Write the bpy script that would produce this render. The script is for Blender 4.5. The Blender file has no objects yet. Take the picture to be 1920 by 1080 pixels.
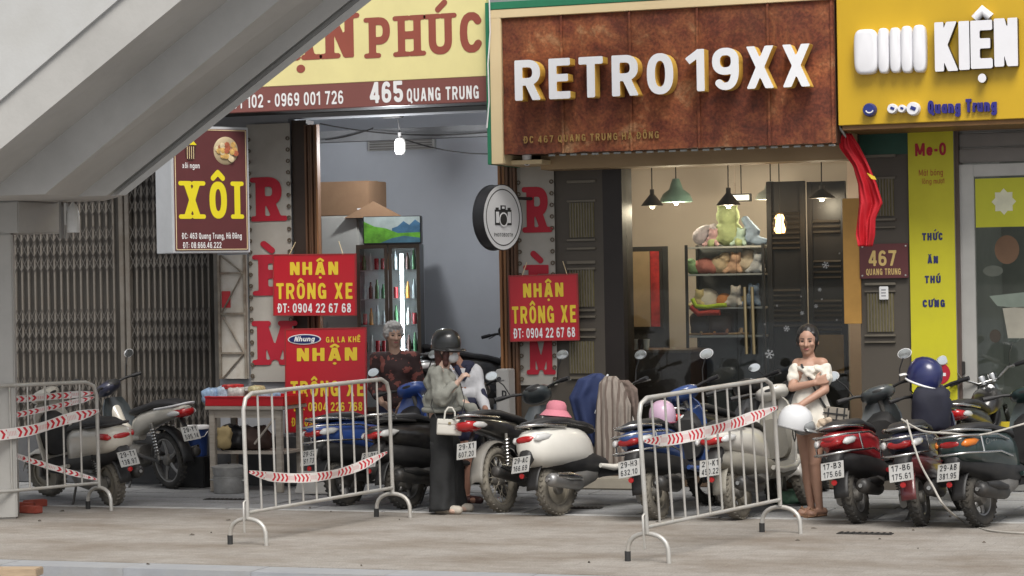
import bpy, bmesh, math, random, unicodedata
import numpy as np
from mathutils import Vector, Matrix, noise as mnoise
random.seed(7)
scene = bpy.context.scene
COL = scene.collection
R = math.radians

# ------------------------------------------------------------------ camera
FPX = 4500.0                      # focal length in pixels of a 1920 px wide frame
YAW, PITCH, ROLL = R(20.0), -20.0 / FPX, 0.018
CAM = Vector((7.9, -21.7, 2.0))
fwd = Vector((-math.sin(YAW) * math.cos(PITCH), math.cos(YAW) * math.cos(PITCH), math.sin(PITCH)))
r0 = fwd.cross(Vector((0, 0, 1))).normalized()
u0 = r0.cross(fwd).normalized()
right = (r0 * math.cos(ROLL) - u0 * math.sin(ROLL)).normalized()
up = right.cross(fwd).normalized()
cd = bpy.data.cameras.new('camera')
cam = bpy.data.objects.new('camera', cd)
COL.objects.link(cam)
cd.sensor_width = 36.0
cd.lens = FPX / 1920.0 * 36.0
cd.clip_start = 0.5
cd.clip_end = 2000.0
m3 = Matrix((right, up, -fwd)).transposed()
cam.matrix_world = Matrix.Translation(CAM) @ m3.to_4x4()
scene.camera = cam

# ------------------------------------------------------------------ daylight (overcast)
SUN_EL, SUN_AZ = R(55), R(152)     # azimuth measured clockwise from +Y
world = bpy.data.worlds.new('World')
scene.world = world
world.use_nodes = True
wn, wl = world.node_tree.nodes, world.node_tree.links
bg = wn['Background']
sky = wn.new('ShaderNodeTexSky')
sky.sky_type = 'NISHITA'
sky.sun_disc = False
sky.sun_elevation = SUN_EL
sky.sun_rotation = SUN_AZ
sky.air_density = 1.0
sky.dust_density = 4.0
sky.ozone_density = 1.0
hs = wn.new('ShaderNodeHueSaturation')
hs.inputs['Saturation'].default_value = 0.30
wl.new(sky.outputs['Color'], hs.inputs['Color'])
wl.new(hs.outputs['Color'], bg.inputs['Color'])
bg.inputs['Strength'].default_value = 0.092
sl = bpy.data.lights.new('sun', 'SUN')
sl.energy = 2.1
sl.angle = R(30)
sl.color = (1.0, 0.96, 0.9)
sun = bpy.data.objects.new('sun', sl)
COL.objects.link(sun)
sd = Vector((math.sin(SUN_AZ) * math.cos(SUN_EL), math.cos(SUN_AZ) * math.cos(SUN_EL), math.sin(SUN_EL)))
sun.rotation_euler = sd.to_track_quat('Z', 'Y').to_euler()
vs = scene.view_settings
vs.view_transform = 'Standard'
vs.look = 'None'
vs.exposure = 0.48
vs.gamma = 1.0
scene.render.engine = 'CYCLES'
scene.cycles.use_denoising = True
scene.cycles.max_bounces = 8
scene.cycles.transparent_max_bounces = 16
scene.cycles.caustics_reflective = False
scene.cycles.caustics_refractive = False
scene.cycles.sample_clamp_indirect = 6.0

# ------------------------------------------------------------------ measuring the place
def ray(px, py):
    return fwd + right * ((px - 960) / FPX) - up * ((py - 540) / FPX)
def at(px, py, Y=0.0):             # point of the vertical plane parallel to the shop fronts
    d = ray(px, py); return CAM + d * ((Y - CAM.y) / d.y)
def ground(px, py, z=0.0):
    d = ray(px, py); return CAM + d * ((z - CAM.z) / d.z)
def ppm(p):
    return FPX / (Vector(p) - CAM).dot(fwd)

# ------------------------------------------------------------------ materials
MATS = {}
def M(name, col, rough=0.6, metal=0.0, var=0.12, scale=6.0, bump=0.0, bscale=60.0, dirt=None, dscale=3.0, damt=0.4,
      coat=0.0, emit=None, estr=0.0, spec=0.5, stretch=None, trans=0.0):
    if name in MATS: return MATS[name]
    m = bpy.data.materials.new(name); m.use_nodes = True
    n, l = m.node_tree.nodes, m.node_tree.links
    b = n['Principled BSDF']
    b.inputs['Roughness'].default_value = rough
    b.inputs['Metallic'].default_value = metal
    b.inputs['Specular IOR Level'].default_value = spec
    if coat: b.inputs['Coat Weight'].default_value = coat; b.inputs['Coat Roughness'].default_value = 0.08
    if trans: b.inputs['Transmission Weight'].default_value = trans
    tc = n.new('ShaderNodeTexCoord')
    src = tc.outputs['Object']
    if stretch:
        mp = n.new('ShaderNodeMapping'); mp.inputs['Scale'].default_value = stretch
        l.new(src, mp.inputs['Vector']); src = mp.outputs['Vector']
    nz = n.new('ShaderNodeTexNoise'); nz.inputs['Scale'].default_value = scale
    nz.inputs['Detail'].default_value = 6.0; nz.inputs['Roughness'].default_value = 0.6
    l.new(src, nz.inputs['Vector'])
    rp = n.new('ShaderNodeValToRGB')
    rp.color_ramp.elements[0].position = 0.3; rp.color_ramp.elements[1].position = 0.72
    rp.color_ramp.elements[0].color = tuple(c * (1 - var) for c in col) + (1,)
    rp.color_ramp.elements[1].color = tuple(min(1, c * (1 + var)) for c in col) + (1,)
    l.new(nz.outputs['Fac'], rp.inputs['Fac'])
    out = rp.outputs['Color']
    if dirt:
        dn = n.new('ShaderNodeTexNoise'); dn.inputs['Scale'].default_value = dscale
        dn.inputs['Detail'].default_value = 8.0; dn.inputs['Roughness'].default_value = 0.65
        l.new(src, dn.inputs['Vector'])
        dr = n.new('ShaderNodeValToRGB')
        dr.color_ramp.elements[0].position = 0.42; dr.color_ramp.elements[1].position = 0.72
        dr.color_ramp.elements[1].color = (damt, damt, damt, 1)
        l.new(dn.outputs['Fac'], dr.inputs['Fac'])
        mx = n.new('ShaderNodeMix'); mx.data_type = 'RGBA'
        l.new(dr.outputs['Color'], mx.inputs['Factor'])
        l.new(out, mx.inputs['A']); mx.inputs['B'].default_value = tuple(dirt) + (1,)
        out = mx.outputs['Result']
        ro = n.new('ShaderNodeMapRange'); ro.inputs['To Min'].default_value = rough; ro.inputs['To Max'].default_value = min(1, rough + 0.35)
        l.new(dr.outputs['Color'], ro.inputs['Value']); l.new(ro.outputs['Result'], b.inputs['Roughness'])
    l.new(out, b.inputs['Base Color'])
    if bump:
        bn = n.new('ShaderNodeTexNoise'); bn.inputs['Scale'].default_value = bscale; bn.inputs['Detail'].default_value = 5.0
        l.new(src, bn.inputs['Vector'])
        bp = n.new('ShaderNodeBump'); bp.inputs['Strength'].default_value = bump; bp.inputs['Distance'].default_value = 0.01
        l.new(bn.outputs['Fac'], bp.inputs['Height']); l.new(bp.outputs['Normal'], b.inputs['Normal'])
    if emit:
        b.inputs['Emission Color'].default_value = tuple(emit) + (1,); b.inputs['Emission Strength'].default_value = estr
    MATS[name] = m
    return m

def glass_mat(name, tint=(0.9, 0.93, 0.92), gloss=0.06, rough=0.02):
    m = bpy.data.materials.new(name); m.use_nodes = True
    n, l = m.node_tree.nodes, m.node_tree.links
    n.remove(n['Principled BSDF'])
    tr = n.new('ShaderNodeBsdfTransparent'); tr.inputs['Color'].default_value = tint + (1,)
    gl = n.new('ShaderNodeBsdfGlossy'); gl.inputs['Roughness'].default_value = rough
    fr = n.new('ShaderNodeFresnel'); fr.inputs['IOR'].default_value = 1.45
    mu = n.new('ShaderNodeMath'); mu.operation = 'MULTIPLY_ADD'; mu.inputs[1].default_value = 1.0; mu.inputs[2].default_value = gloss
    l.new(fr.outputs['Fac'], mu.inputs[0])
    mx = n.new('ShaderNodeMixShader')
    l.new(mu.outputs[0], mx.inputs['Fac']); l.new(tr.outputs[0], mx.inputs[1]); l.new(gl.outputs[0], mx.inputs[2])
    l.new(mx.outputs[0], n['Material Output'].inputs['Surface'])
    return m

# ------------------------------------------------------------------ mesh building
class MB:
    def __init__(s): s.v = []; s.f = []
    def add(s, vs_, fs_):
        o = len(s.v); s.v += [Vector(p) for p in vs_]; s.f += [tuple(i + o for i in f) for f in fs_]; return s
    def box(s, c, size, rot=None, bevel=0.0):
        hx, hy, hz = [k / 2 for k in size]
        if bevel <= 0:
            vs_ = [Vector((x, y, z)) for x in (-hx, hx) for y in (-hy, hy) for z in (-hz, hz)]
            fs_ = [(0, 1, 3, 2), (4, 6, 7, 5), (0, 4, 5, 1), (2, 3, 7, 6), (0, 2, 6, 4), (1, 5, 7, 3)]
        else:
            b = min(bevel, hx * .99, hy * .99, hz * .99)
            bm = bmesh.new(); bmesh.ops.create_cube(bm, size=1.0)
            for v in bm.verts: v.co = Vector((v.co.x * size[0], v.co.y * size[1], v.co.z * size[2]))
            bmesh.ops.bevel(bm, geom=list(bm.edges), offset=b, segments=2, affect='EDGES')
            bm.verts.index_update()
            vs_ = [v.co.copy() for v in bm.verts]; fs_ = [tuple(v.index for v in f.verts) for f in bm.faces]; bm.free()
        if rot is not None: vs_ = [rot @ p for p in vs_]
        return s.add([p + Vector(c) for p in vs_], fs_)
    def span(s, a, b, bevel=0.0):      # box between two corners
        a, b = Vector(a), Vector(b)
        return s.box((a + b) / 2, [abs(b[i] - a[i]) for i in range(3)], None, bevel)
    def rings(s, rs, cap=True, close=False):
        n = len(rs[0]); o = len(s.v)
        for r in rs: s.v += [Vector(p) for p in r]
        k = len(rs)
        for i in range(k if close else k - 1):
            a, b = o + i * n, o + ((i + 1) % k) * n
            for j in range(n):
                s.f.append((a + j, a + (j + 1) % n, b + (j + 1) % n, b + j))
        if cap and not close:
            s.f.append(tuple(o + j for j in reversed(range(n)))); s.f.append(tuple(o + (k - 1) * n + j for j in range(n)))
        return s
    def tube(s, path, r, n=8, cap=True, closed=False):
        path = [Vector(p) for p in path]; k = len(path)
        rr = r if isinstance(r, (list, tuple)) else [r] * k
        tg = []
        for i in range(k):
            if closed: t = path[(i + 1) % k] - path[i - 1]
            else: t = path[min(i + 1, k - 1)] - path[max(i - 1, 0)]
            tg.append(t.normalized() if t.length > 1e-9 else Vector((0, 0, 1)))
        a = Vector((0, 0, 1)) if abs(tg[0].z) < 0.9 else Vector((1, 0, 0))
        nn = (a - tg[0] * a.dot(tg[0])).normalized(); rs = []
        for i in range(k):
            nn = (nn - tg[i] * nn.dot(tg[i]))
            if nn.length < 1e-6: nn = tg[i].orthogonal()
            nn.normalize(); bb = tg[i].cross(nn)
            rs.append([path[i] + (nn * math.cos(2 * math.pi * j / n) + bb * math.sin(2 * math.pi * j / n)) * rr[i] for j in range(n)])
        return s.rings(rs, cap, closed)
    def cyl(s, a, b, r, n=16): return s.tube([a, b], r, n)
    def lathe(s, prof, c=(0, 0, 0), axis='Z', n=24, close=False):    # prof: (radius, height)
        rs = []; c = Vector(c)
        for (r, h) in prof:
            ring = []
            for j in range(n):
                t = 2 * math.pi * j / n; x, y = r * math.cos(t), r * math.sin(t)
                ring.append(c + (Vector((x, y, h)) if axis == 'Z' else Vector((x, h, -y)) if axis == 'Y' else Vector((h, x, y))))
            rs.append(ring)
        return s.rings(rs, not close, close)
    def loft(s, secs, n=20):           # superellipse sections across x: (x, zc, half width, half height[, power])
        rs = []
        for q in secs:
            x, zc, hw, hh = q[:4]; p = q[4] if len(q) > 4 else 2.5
            yo = q[5] if len(q) > 5 else 0.0
            ring = []
            for j in range(n):
                t = 2 * math.pi * j / n; c_, s_ = math.cos(t), math.sin(t)
                ring.append((x, yo + hw * math.copysign(abs(c_) ** (2 / p), c_), zc + hh * math.copysign(abs(s_) ** (2 / p), s_)))
            rs.append(ring)
        return s.rings(rs)
    def prism(s, poly, a, b):          # polygon of (u, w) pairs in the xz plane, from y=a to y=b
        n = len(poly)
        vs_ = [(p[0], a, p[1]) for p in poly] + [(p[0], b, p[1]) for p in poly]
        fs_ = [tuple(range(n)), tuple(reversed(range(n, 2 * n)))] + [(i, i + n, (i + 1) % n + n, (i + 1) % n) for i in range(n)]
        return s.add(vs_, fs_)
    def apply(s, m, start=0):
        for i in range(start, len(s.v)): s.v[i] = m @ s.v[i]
        return s
    def build(s, name, mat, parent=None, smooth=None, world_to=None, uv=None):
        me = bpy.data.meshes.new(name)
        off = Vector(world_to) if world_to is not None else Vector((0, 0, 0))
        me.from_pydata([tuple(p - off) for p in s.v], [], s.f)
        bm = bmesh.new(); bm.from_mesh(me)
        bmesh.ops.recalc_face_normals(bm, faces=bm.faces); bm.to_mesh(me); bm.free()
        if uv:
            ul = me.uv_layers.new(name='UVMap')
            for lp in me.loops: ul.data[lp.index].uv = uv[lp.vertex_index]
        if mat: me.materials.append(mat)
        if smooth is not None:
            me.polygons.foreach_set('use_smooth', [True] * len(me.polygons))
            if smooth < 179:
                try: me.set_sharp_from_angle(angle=R(smooth))
                except Exception: pass
        o = bpy.data.objects.new(name, me); COL.objects.link(o)
        if parent is not None: o.parent = parent
        return o

def thing(name, label, cat, loc=(0, 0, 0), rot=(0, 0, 0), group=None):
    o = bpy.data.objects.new(name, None); COL.objects.link(o)
    o.empty_display_size = 0.1
    o.location = loc; o.rotation_euler = rot
    o['label'] = label; o['category'] = cat
    if group: o['group'] = group
    return o
def tag(o, label, cat, group=None):
    o['label'] = label; o['category'] = cat
    if group: o['group'] = group
    return o
def struct(o): o['kind'] = 'structure'; return o
def wpart(mb, name, mat, t, smooth=None):      # a part whose shape was measured in world space
    return mb.build(name, mat, t, smooth, world_to=t.location)

def blob(name, prims, mat, parent=None, voxel=0.01, smooth=4, fuzz=0.0, fscale=8.0):
    """several closed shapes fused to one continuous skin: ('c', p0, p1, r0, r1) or ('e', centre, radii[, rotz])"""
    mb = MB()
    for q in prims:
        if q[0] == 'c':
            a, b, ra, rb = Vector(q[1]), Vector(q[2]), q[3], q[4]
            d = (b - a); L = max(d.length, 1e-4); d = d / L
            pts, rad = [], []
            for k in range(5):
                t = math.pi / 2 * k / 4; pts.append(a - d * ra * math.cos(t)); rad.append(max(ra * math.sin(t), 1e-4))
            for k in range(5):
                t = math.pi / 2 * k / 4; pts.append(b + d * rb * math.sin(t)); rad.append(max(rb * math.cos(t), 1e-4))
            mb.tube(pts, rad, 14)
        else:
            c, rr = Vector(q[1]), q[2]; o = len(mb.v)
            prof = [(math.sin(math.pi * k / 10) + 1e-3, -math.cos(math.pi * k / 10)) for k in range(11)]
            mb.lathe(prof, (0, 0, 0), 'Z', 16)
            mt = Matrix.Translation(c) @ (q[3].to_4x4() if len(q) > 3 and q[3] is not None else Matrix.Identity(4)) @ Matrix.Diagonal((*rr, 1))
            mb.apply(mt, o)
    o = mb.build(name, None, None)
    md = o.modifiers.new('r', 'REMESH'); md.mode = 'VOXEL'; md.voxel_size = voxel; md.use_smooth_shade = True
    if smooth:
        ms = o.modifiers.new('s', 'SMOOTH'); ms.factor = 0.5; ms.iterations = smooth
    dg = bpy.context.evaluated_depsgraph_get()
    me = bpy.data.meshes.new_from_object(o.evaluated_get(dg))
    old = o.data; o.modifiers.clear(); o.data = me; bpy.data.meshes.remove(old)
    me.name = name
    if fuzz:
        me.calc_normals_split() if hasattr(me, 'calc_normals_split') else None
        co = [v.co.copy() for v in me.vertices]; no = [v.normal.copy() for v in me.vertices]
        for i, v in enumerate(me.vertices):
            v.co = co[i] + no[i] * fuzz * mnoise.noise(co[i] * fscale)
    me.polygons.foreach_set('use_smooth', [True] * len(me.polygons))
    me.materials.clear(); me.materials.append(mat)
    if parent is not None: o.parent = parent
    return o

# ------------------------------------------------------------------ lettering: a stroke font cut out as solid shapes
def _arc(cx, cy, rx, ry, a0, a1, p=2.4, n=14):
    pts = []
    for k in range(n + 1):
        t = R(a0 + (a1 - a0) * k / n); c_, s_ = math.cos(t), math.sin(t)
        pts.append((cx + rx * math.copysign(abs(c_) ** (2 / p), c_), cy + ry * math.copysign(abs(s_) ** (2 / p), s_)))
    return pts
WID = {'I': .0, '1': .42, 'M': .86, 'W': .95, ' ': .30, ':': .0, '.': .0, ',': .0, '-': .3, '/': .4, 'i': .0, 'l': .0, 'r': .36, 'm': .8, 'X': .66, 'A': .66, 'V': .66,
       'E': .5, 'L': .46, 'T': .56, 'P': .56, 't': .3}
def glyph(ch, s):
    """strokes of one letter in a box of height 1: ('b' butt | 'r' round, points), width, serif points, clip"""
    w = WID.get(ch, .6); w = max(w, 2 * s)
    if ch.islower(): w = max(2 * s, w * .92)
    a, b, m = s, w - s, w / 2
    S, F = [], []
    B = lambda *p: S.append(('b', list(p)))
    Q = lambda p: S.append(('r', p))
    clip = (0, 1)
    if ch == 'A': B((a * .9, -.1), (m, 1.12)); B((b + a * .1, -.1), (m, 1.12)); B((.2 * w, .27), (.8 * w, .27)); F = [(a, 0), (b, 0)]
    elif ch == 'B': B((a, 0), (a, 1)); B((a, 1 - s), (m, 1 - s)); B((a, s), (m, s)); B((a, .53), (m, .53)); Q(_arc(m, .765, b - m - .03, .235 - s, 90, -90)); Q(_arc(m, .28, b - m, .28 - s, 90, -90)); F = [(a, 0), (a, 1)]
    elif ch == 'C': Q(_arc(m, .5, m - s, .5 - s, 40, 320))
    elif ch == 'D': B((a, 0), (a, 1)); B((a, 1 - s), (m * .8, 1 - s)); B((a, s), (m * .8, s)); Q(_arc(m * .8, .5, b - m * .8, .5 - s, 90, -90)); F = [(a, 0), (a, 1)]
    elif ch == 'E': B((a, 0), (a, 1)); B((a, 1 - s), (w, 1 - s)); B((a, s), (w, s)); B((a, .52), (w * .9, .52)); F = [(a, 0), (a, 1)]
    elif ch == 'G': Q(_arc(m, .5, m - s, .5 - s, 40, 340)); B((b, .02), (b, .5)); B((m, .46), (b + s, .46))
    elif ch == 'H': B((a, 0), (a, 1)); B((b, 0), (b, 1)); B((a, .52), (b, .52)); F = [(a, 0), (a, 1), (b, 0), (b, 1)]
    elif ch == 'I': B((m, 0), (m, 1)); F = [(m, 0), (m, 1)]
    elif ch == 'K': B((a, 0), (a, 1)); B((a, .38), (b + s * .4, 1.1)); B((w * .36, .52), (b + s * .6, -.1)); F = [(a, 0), (a, 1), (b, 0), (b, 1)]
    elif ch == 'L': B((a, 0), (a, 1)); B((a, s), (w, s))
    elif ch == 'M': B((a, 0), (a, 1)); B((b, 0), (b, 1)); B((a, 1.05), (m, .12)); B((b, 1.05), (m, .12)); F = [(a, 0), (b, 0), (a, 1), (b, 1)]
    elif ch == 'N': B((a, 0), (a, 1)); B((b, 0), (b, 1)); B((a, 1.05), (b, -.05)); F = [(a, 0), (b, 1), (a, 1)]
    elif ch in 'OQ0':
        p = _arc(m, .5, m - s, .5 - s, 0, 360, n=26); Q(p)
        if ch == 'Q': B((m, .25), (w, -.1)); clip = (-.15, 1)
    elif ch == 'P': B((a, 0), (a, 1)); B((a, 1 - s), (m, 1 - s)); B((a, .42), (m, .42)); Q(_arc(m, .71 - s / 2, b - m, .29 - s / 2, 90, -90)); F = [(a, 0), (a, 1)]
    elif ch == 'R': B((a, 0), (a, 1)); B((a, 1 - s), (m, 1 - s)); B((a, .46), (m, .46)); Q(_arc(m, .73 - s / 2, b - m, .27 - s / 2, 90, -90)); B((m, .5), (b + s * .5, -.1)); F = [(a, 0), (a, 1), (b, 0)]
    elif ch == 'S' or ch == '$': Q(_arc(m, .74, m - s, .26 - s / 2, 30, 270)); Q(_arc(m, .26, m - s, .26 - s / 2, 90, -150))
    elif ch == 'T': B((m, 0), (m, 1)); B((0, 1 - s), (w, 1 - s)); F = [(m, 0)]
    elif ch == 'U': B((a, .35), (a, 1)); B((b, .35), (b, 1)); Q(_arc(m, .35, m - s, .35 - s, 180, 360)); F = [(a, 1), (b, 1)]
    elif ch == 'V': B((a * .8, 1.1), (m, -.12)); B((w - a * .8, 1.1), (m, -.12)); F = [(a, 1), (b, 1)]
    elif ch == 'X': B((a, -.08), (b, 1.08)); B((a, 1.08), (b, -.08)); F = [(a, 0), (b, 0), (a, 1), (b, 1)]
    elif ch == 'Y': B((a * .8, 1.1), (m, .45)); B((w - a * .8, 1.1), (m, .45)); B((m, 0), (m, .5)); F = [(m, 0)]
    elif ch == '1': B((w - 1.4 * s, 0), (w - 1.4 * s, 1)); B((0, .72), (w - 1.2 * s, .95)); F = [(w - 1.4 * s, 0)]
    elif ch == '2': Q(_arc(m, .7, m - s, .3 - s, 165, -20)); Q([(b, .62), (a, s)]); B((0, s), (w, s))
    elif ch == '3': Q(_arc(m, .74, m - s, .26 - s, 160, -90)); Q(_arc(m, .27, m - s, .27 - s, 90, -160))
    elif ch == '4': B((w * .72, 0), (w * .72, 1)); B((0, .27), (w, .27)); B((a * .6, .25), (w * .72, 1.05))
    elif ch == '5': B((a, .45), (a, 1)); B((a, 1 - s), (w * .92, 1 - s)); Q(_arc(m, .32, m - s, .32 - s, 130, -150))
    elif ch == '6': Q(_arc(m, .32, m - s, .32 - s, 0, 360, n=22)); Q(_arc(m, .5, m - s, .5 - s, 50, 190))
    elif ch == '7': B((0, 1 - s), (w, 1 - s)); B((w * .3, -.08), (b, 1.0))
    elif ch == '8': Q(_arc(m, .75, m - s - .02, .25 - s * .9, 0, 360, n=20)); Q(_arc(m, .27, m - s, .27 - s, 0, 360, n=20))
    elif ch == '9': Q(_arc(m, .68, m - s, .32 - s, 0, 360, n=22)); Q(_arc(m, .5, m - s, .5 - s, 230, 370))
    elif ch == ':': Q([(m, .2), (m, .201)]); Q([(m, .62), (m, .621)])
    elif ch == '.': Q([(m, s), (m, s + .001)])
    elif ch == ',': Q([(m, s), (m - .06, -.12)]); clip = (-.3, 1)
    elif ch == '-': B((0, .42), (w, .42))
    elif ch == '/': B((0, -.05), (w, 1.05))
    elif ch in 'oaeg':
        e = .7
        if ch == 'e': Q(_arc(m, e / 2, m - s, e / 2 - s, 0, 310, n=20)); B((a, e / 2), (b, e / 2))
        else: Q(_arc(m, e / 2, m - s, e / 2 - s, 0, 360, n=20))
        if ch == 'a': B((b, 0), (b, e))
        if ch == 'g': B((b, -.1), (b, e)); Q(_arc(m, -.08, m - s, .22 - s, 0, -150)); clip = (-.32, 1)
    elif ch in 'nhmr':
        B((a, 0), (a, 1 if ch == 'h' else .7))
        if ch == 'r': Q(_arc(w * .95, .45, w * .95 - s, .25 - s, 180, 95))
        elif ch == 'm': Q(_arc(w * .3, .42, w * .3 - s + .01, .28 - s, 180, 0)); Q(_arc(w * .74, .42, w * .26 - s, .28 - s, 180, 0)); B((w * .56, 0), (w * .56, .42)); B((b, 0), (b, .42))
        else: Q(_arc(m, .4, m - s, .3 - s, 180, 0)); B((b, 0), (b, .42))
    elif ch == 'u': B((b, 0), (b, .7)); B((a, .3), (a, .7)); Q(_arc(m, .3, m - s, .3 - s, 180, 360))
    elif ch == 'x': B((a, -.08), (b, .78)); B((a, .78), (b, -.08)); clip = (0, .7)
    elif ch == 'b': B((a, 0), (a, 1)); Q(_arc(m, .35, m - s, .35 - s, 0, 360, n=20))
    elif ch == 't': B((m, 0), (m, .95)); B((0, .66), (w, .66))
    elif ch == 'l': B((m, 0), (m, 1))
    elif ch == 'i': B((m, 0), (m, .7)); Q([(m, .9), (m, .901)])
    return S, w, F, clip
_GC = {}
def glyph_mesh(ch, s, serif, cell):
    key = (ch, s, serif, cell)
    if key in _GC: return _GC[key]
    dec = unicodedata.normalize('NFD', ch)
    base, acc = dec[0], dec[1:]
    bar = base == 'Đ'
    if bar: base = 'D'
    S, w, F, clip = glyph(base, s)
    if bar: S = S + [('b', [(-.12, .5), (.28, .5)])]
    x0, x1, y0, y1 = -.22, w + .3, -.42, 1.5
    nx, ny = int((x1 - x0) / cell) + 1, int((y1 - y0) / cell) + 1
    X, Y = np.meshgrid(x0 + cell * np.arange(nx), y0 + cell * np.arange(ny))
    D = np.full(X.shape, 9.0)
    def seg(p, q, h, butt, D):
        dx, dy = q[0] - p[0], q[1] - p[1]; L = math.hypot(dx, dy) or 1e-6; ux, uy = dx / L, dy / L
        t = (X - p[0]) * ux + (Y - p[1]) * uy; o = np.abs((X - p[0]) * -uy + (Y - p[1]) * ux)
        if butt: d = np.maximum(np.maximum(-t, t - L), o - h)
        else:
            tc = np.clip(t, 0, L); d = np.hypot(t - tc, o) - h
        return np.minimum(D, d)
    for kind, pts in S:
        for i in range(len(pts) - 1): D = seg(pts[i], pts[i + 1], s, kind == 'b', D)
    D = np.maximum(D, np.maximum(clip[0] - Y, Y - clip[1]))
    if serif:
        for (fx, fy) in F:
            yy = .055 if fy < .5 else .945
            D = seg((fx - s - .07, yy), (fx + s + .07, yy), .06, False, D)
    top = 1.0 if base.isupper() else .74
    cx = w / 2; h = min(s * .8, .075)
    for c in acc:
        o = ord(c)
        if o == 0x302: D = seg((cx - .17, top + .09), (cx, top + .24), h, False, D); D = seg((cx, top + .24), (cx + .17, top + .09), h, False, D)
        elif o == 0x300: D = seg((cx - .12, top + .27), (cx + .05, top + .11), h, False, D)
        elif o == 0x301:
            lift = .16 if len(acc) > 1 else 0
            D = seg((cx - .05, top + .11 + lift), (cx + .12, top + .27 + lift), h, False, D)
        elif o == 0x323: D = seg((cx, -.2), (cx, -.199), h * 1.25, False, D)
        elif o == 0x306:
            p = _arc(cx, top + .24, .15, .14, 200, 340, 2, 6)
            for i in range(6): D = seg(p[i], p[i + 1], h, False, D)
        elif o == 0x31b: D = seg((w - s, top - .05), (w + .12, top + .02), h, False, D); D = seg((w + .12, top + .02), (w + .14, top + .14), h, False, D)
        elif o == 0x303: D = seg((cx - .16, top + .12), (cx - .05, top + .2), h, False, D); D = seg((cx - .05, top + .2), (cx + .16, top + .18), h, False, D)
    vid, V, Fc = {}, [], []
    def vert(k, x, y):
        if k not in vid: vid[k] = len(V); V.append((x, y))
        return vid[k]
    for j in range(ny - 1):
        for i in range(nx - 1):
            cs = [(i, j), (i + 1, j), (i + 1, j + 1), (i, j + 1)]
            dv = [D[b_, a_] for a_, b_ in cs]
            if min(dv) >= 0: continue
            poly = []
            for k in range(4):
                (a0, b0), (a1, b1) = cs[k], cs[(k + 1) % 4]; d0, d1 = dv[k], dv[(k + 1) % 4]
                if d0 < 0: poly.append(vert((a0, b0), X[b0, a0], Y[b0, a0]))
                if (d0 < 0) != (d1 < 0):
                    t = d0 / (d0 - d1); kk = ('e',) + tuple(sorted(((a0, b0), (a1, b1))))
                    poly.append(vert(kk, X[b0, a0] + t * (X[b1, a1] - X[b0, a0]), Y[b0, a0] + t * (Y[b1, a1] - Y[b0, a0])))
            if len(set(poly)) >= 3: Fc.append(tuple(poly))
    _GC[key] = (V, Fc, w)
    return _GC[key]

def text_layout(txt, s=.09, gap=.16, serif=False, cell=.05):
    x = 0.0; out = []
    for ch in txt:
        if ch == ' ': x += .34 + gap * .3; continue
        V, Fc, w = glyph_mesh(ch, s, serif, cell)
        out.append((ch, [(p[0] + x, p[1]) for p in V], Fc)); x += w + gap
    return out, x - gap

def lettering(name, txt, parent, mat, O, ux, uz, nrm, width, height, s=.09, gap=.16, serif=False, depth=0.0, cell=.05,
              each=False, centre=False, side=None, off=None):
    """lay a line of text on a plane: O = left end of the baseline (or its middle)"""
    lay, W = text_layout(txt, s, gap, serif, cell)
    k = width / W
    O, ux, uz, nrm = Vector(O), Vector(ux).normalized(), Vector(uz).normalized(), Vector(nrm).normalized()
    if centre: O = O - ux * (width / 2)
    off = Vector(off) if off is not None else Vector((0, 0, 0))
    res = []; allv, allf = [], []
    for ch, V, Fc in lay:
        v = [O + ux * (p[0] * k) + uz * (p[1] * height) + nrm * depth - off for p in V]
        if each:
            vs_ = v; mb = MB(); mb.add(v, Fc)
            o = mb.build(name, mat, parent)
            if depth > 0:
                bm = bmesh.new(); bm.from_mesh(o.data)
                ed = [e for e in bm.edges if e.is_boundary]
                r = bmesh.ops.extrude_edge_only(bm, edges=ed)
                nv = [g for g in r['geom'] if isinstance(g, bmesh.types.BMVert)]
                for q in nv: q.co -= nrm * (depth - .002)
                nf = [g for g in bm.faces if any(w_ in nv for w_ in g.verts)] if len(nv) < 40 else None
                if side:
                    o.data.materials.append(side); nvs = set(nv)
                    for f in bm.faces:
                        if any(q in nvs for q in f.verts): f.material_index = 1
                bmesh.ops.recalc_face_normals(bm, faces=bm.faces)
                bm.to_mesh(o.data); bm.free()
            res.append(o)
        else:
            b0 = len(allv); allv += v; allf += [tuple(i + b0 for i in f) for f in Fc]
    if not each:
        mb = MB(); mb.add(allv, allf); res = mb.build(name, mat, parent)
    return res
# ------------------------------------------------------------------ palette
m_conc = M('concrete_stair', (0.45, 0.44, 0.415), .85, var=.07, scale=1.3, bump=.15, bscale=30, dirt=(.24, .23, .21), dscale=1.1, damt=.35)
m_conc2 = M('concrete_parapet', (0.50, 0.50, 0.485), .85, var=.05, scale=2, bump=.1, bscale=40, dirt=(.42, .41, .38), dscale=2.2, damt=.45)
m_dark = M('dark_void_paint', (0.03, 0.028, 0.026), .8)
m_gate = M('gate_steel_paint', (0.165, 0.15, 0.13), .6, .0, var=.2, scale=4, dirt=(.1, .075, .05), dscale=5, damt=.6)
m_gateback = M('gate_backing_sheet', (0.055, 0.05, 0.044), .8, var=.25, scale=2)
m_wallg = M('wall_plaster_grey', (0.33, 0.34, 0.36), .9, var=.07, scale=1.2, bump=.1, bscale=20, dirt=(.2, .2, .2), dscale=1.0, damt=.35)
m_wallb = M('wall_plaster_blue_grey', (0.52, 0.535, 0.565), .85, var=.06, scale=.8, dirt=(.40, .41, .43), dscale=.9, damt=.35)
m_beige = M('wall_plaster_beige', (0.56, 0.49, 0.43), .85, var=.06, scale=1.0, dirt=(.45, .38, .33), dscale=1.2, damt=.35)
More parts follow.
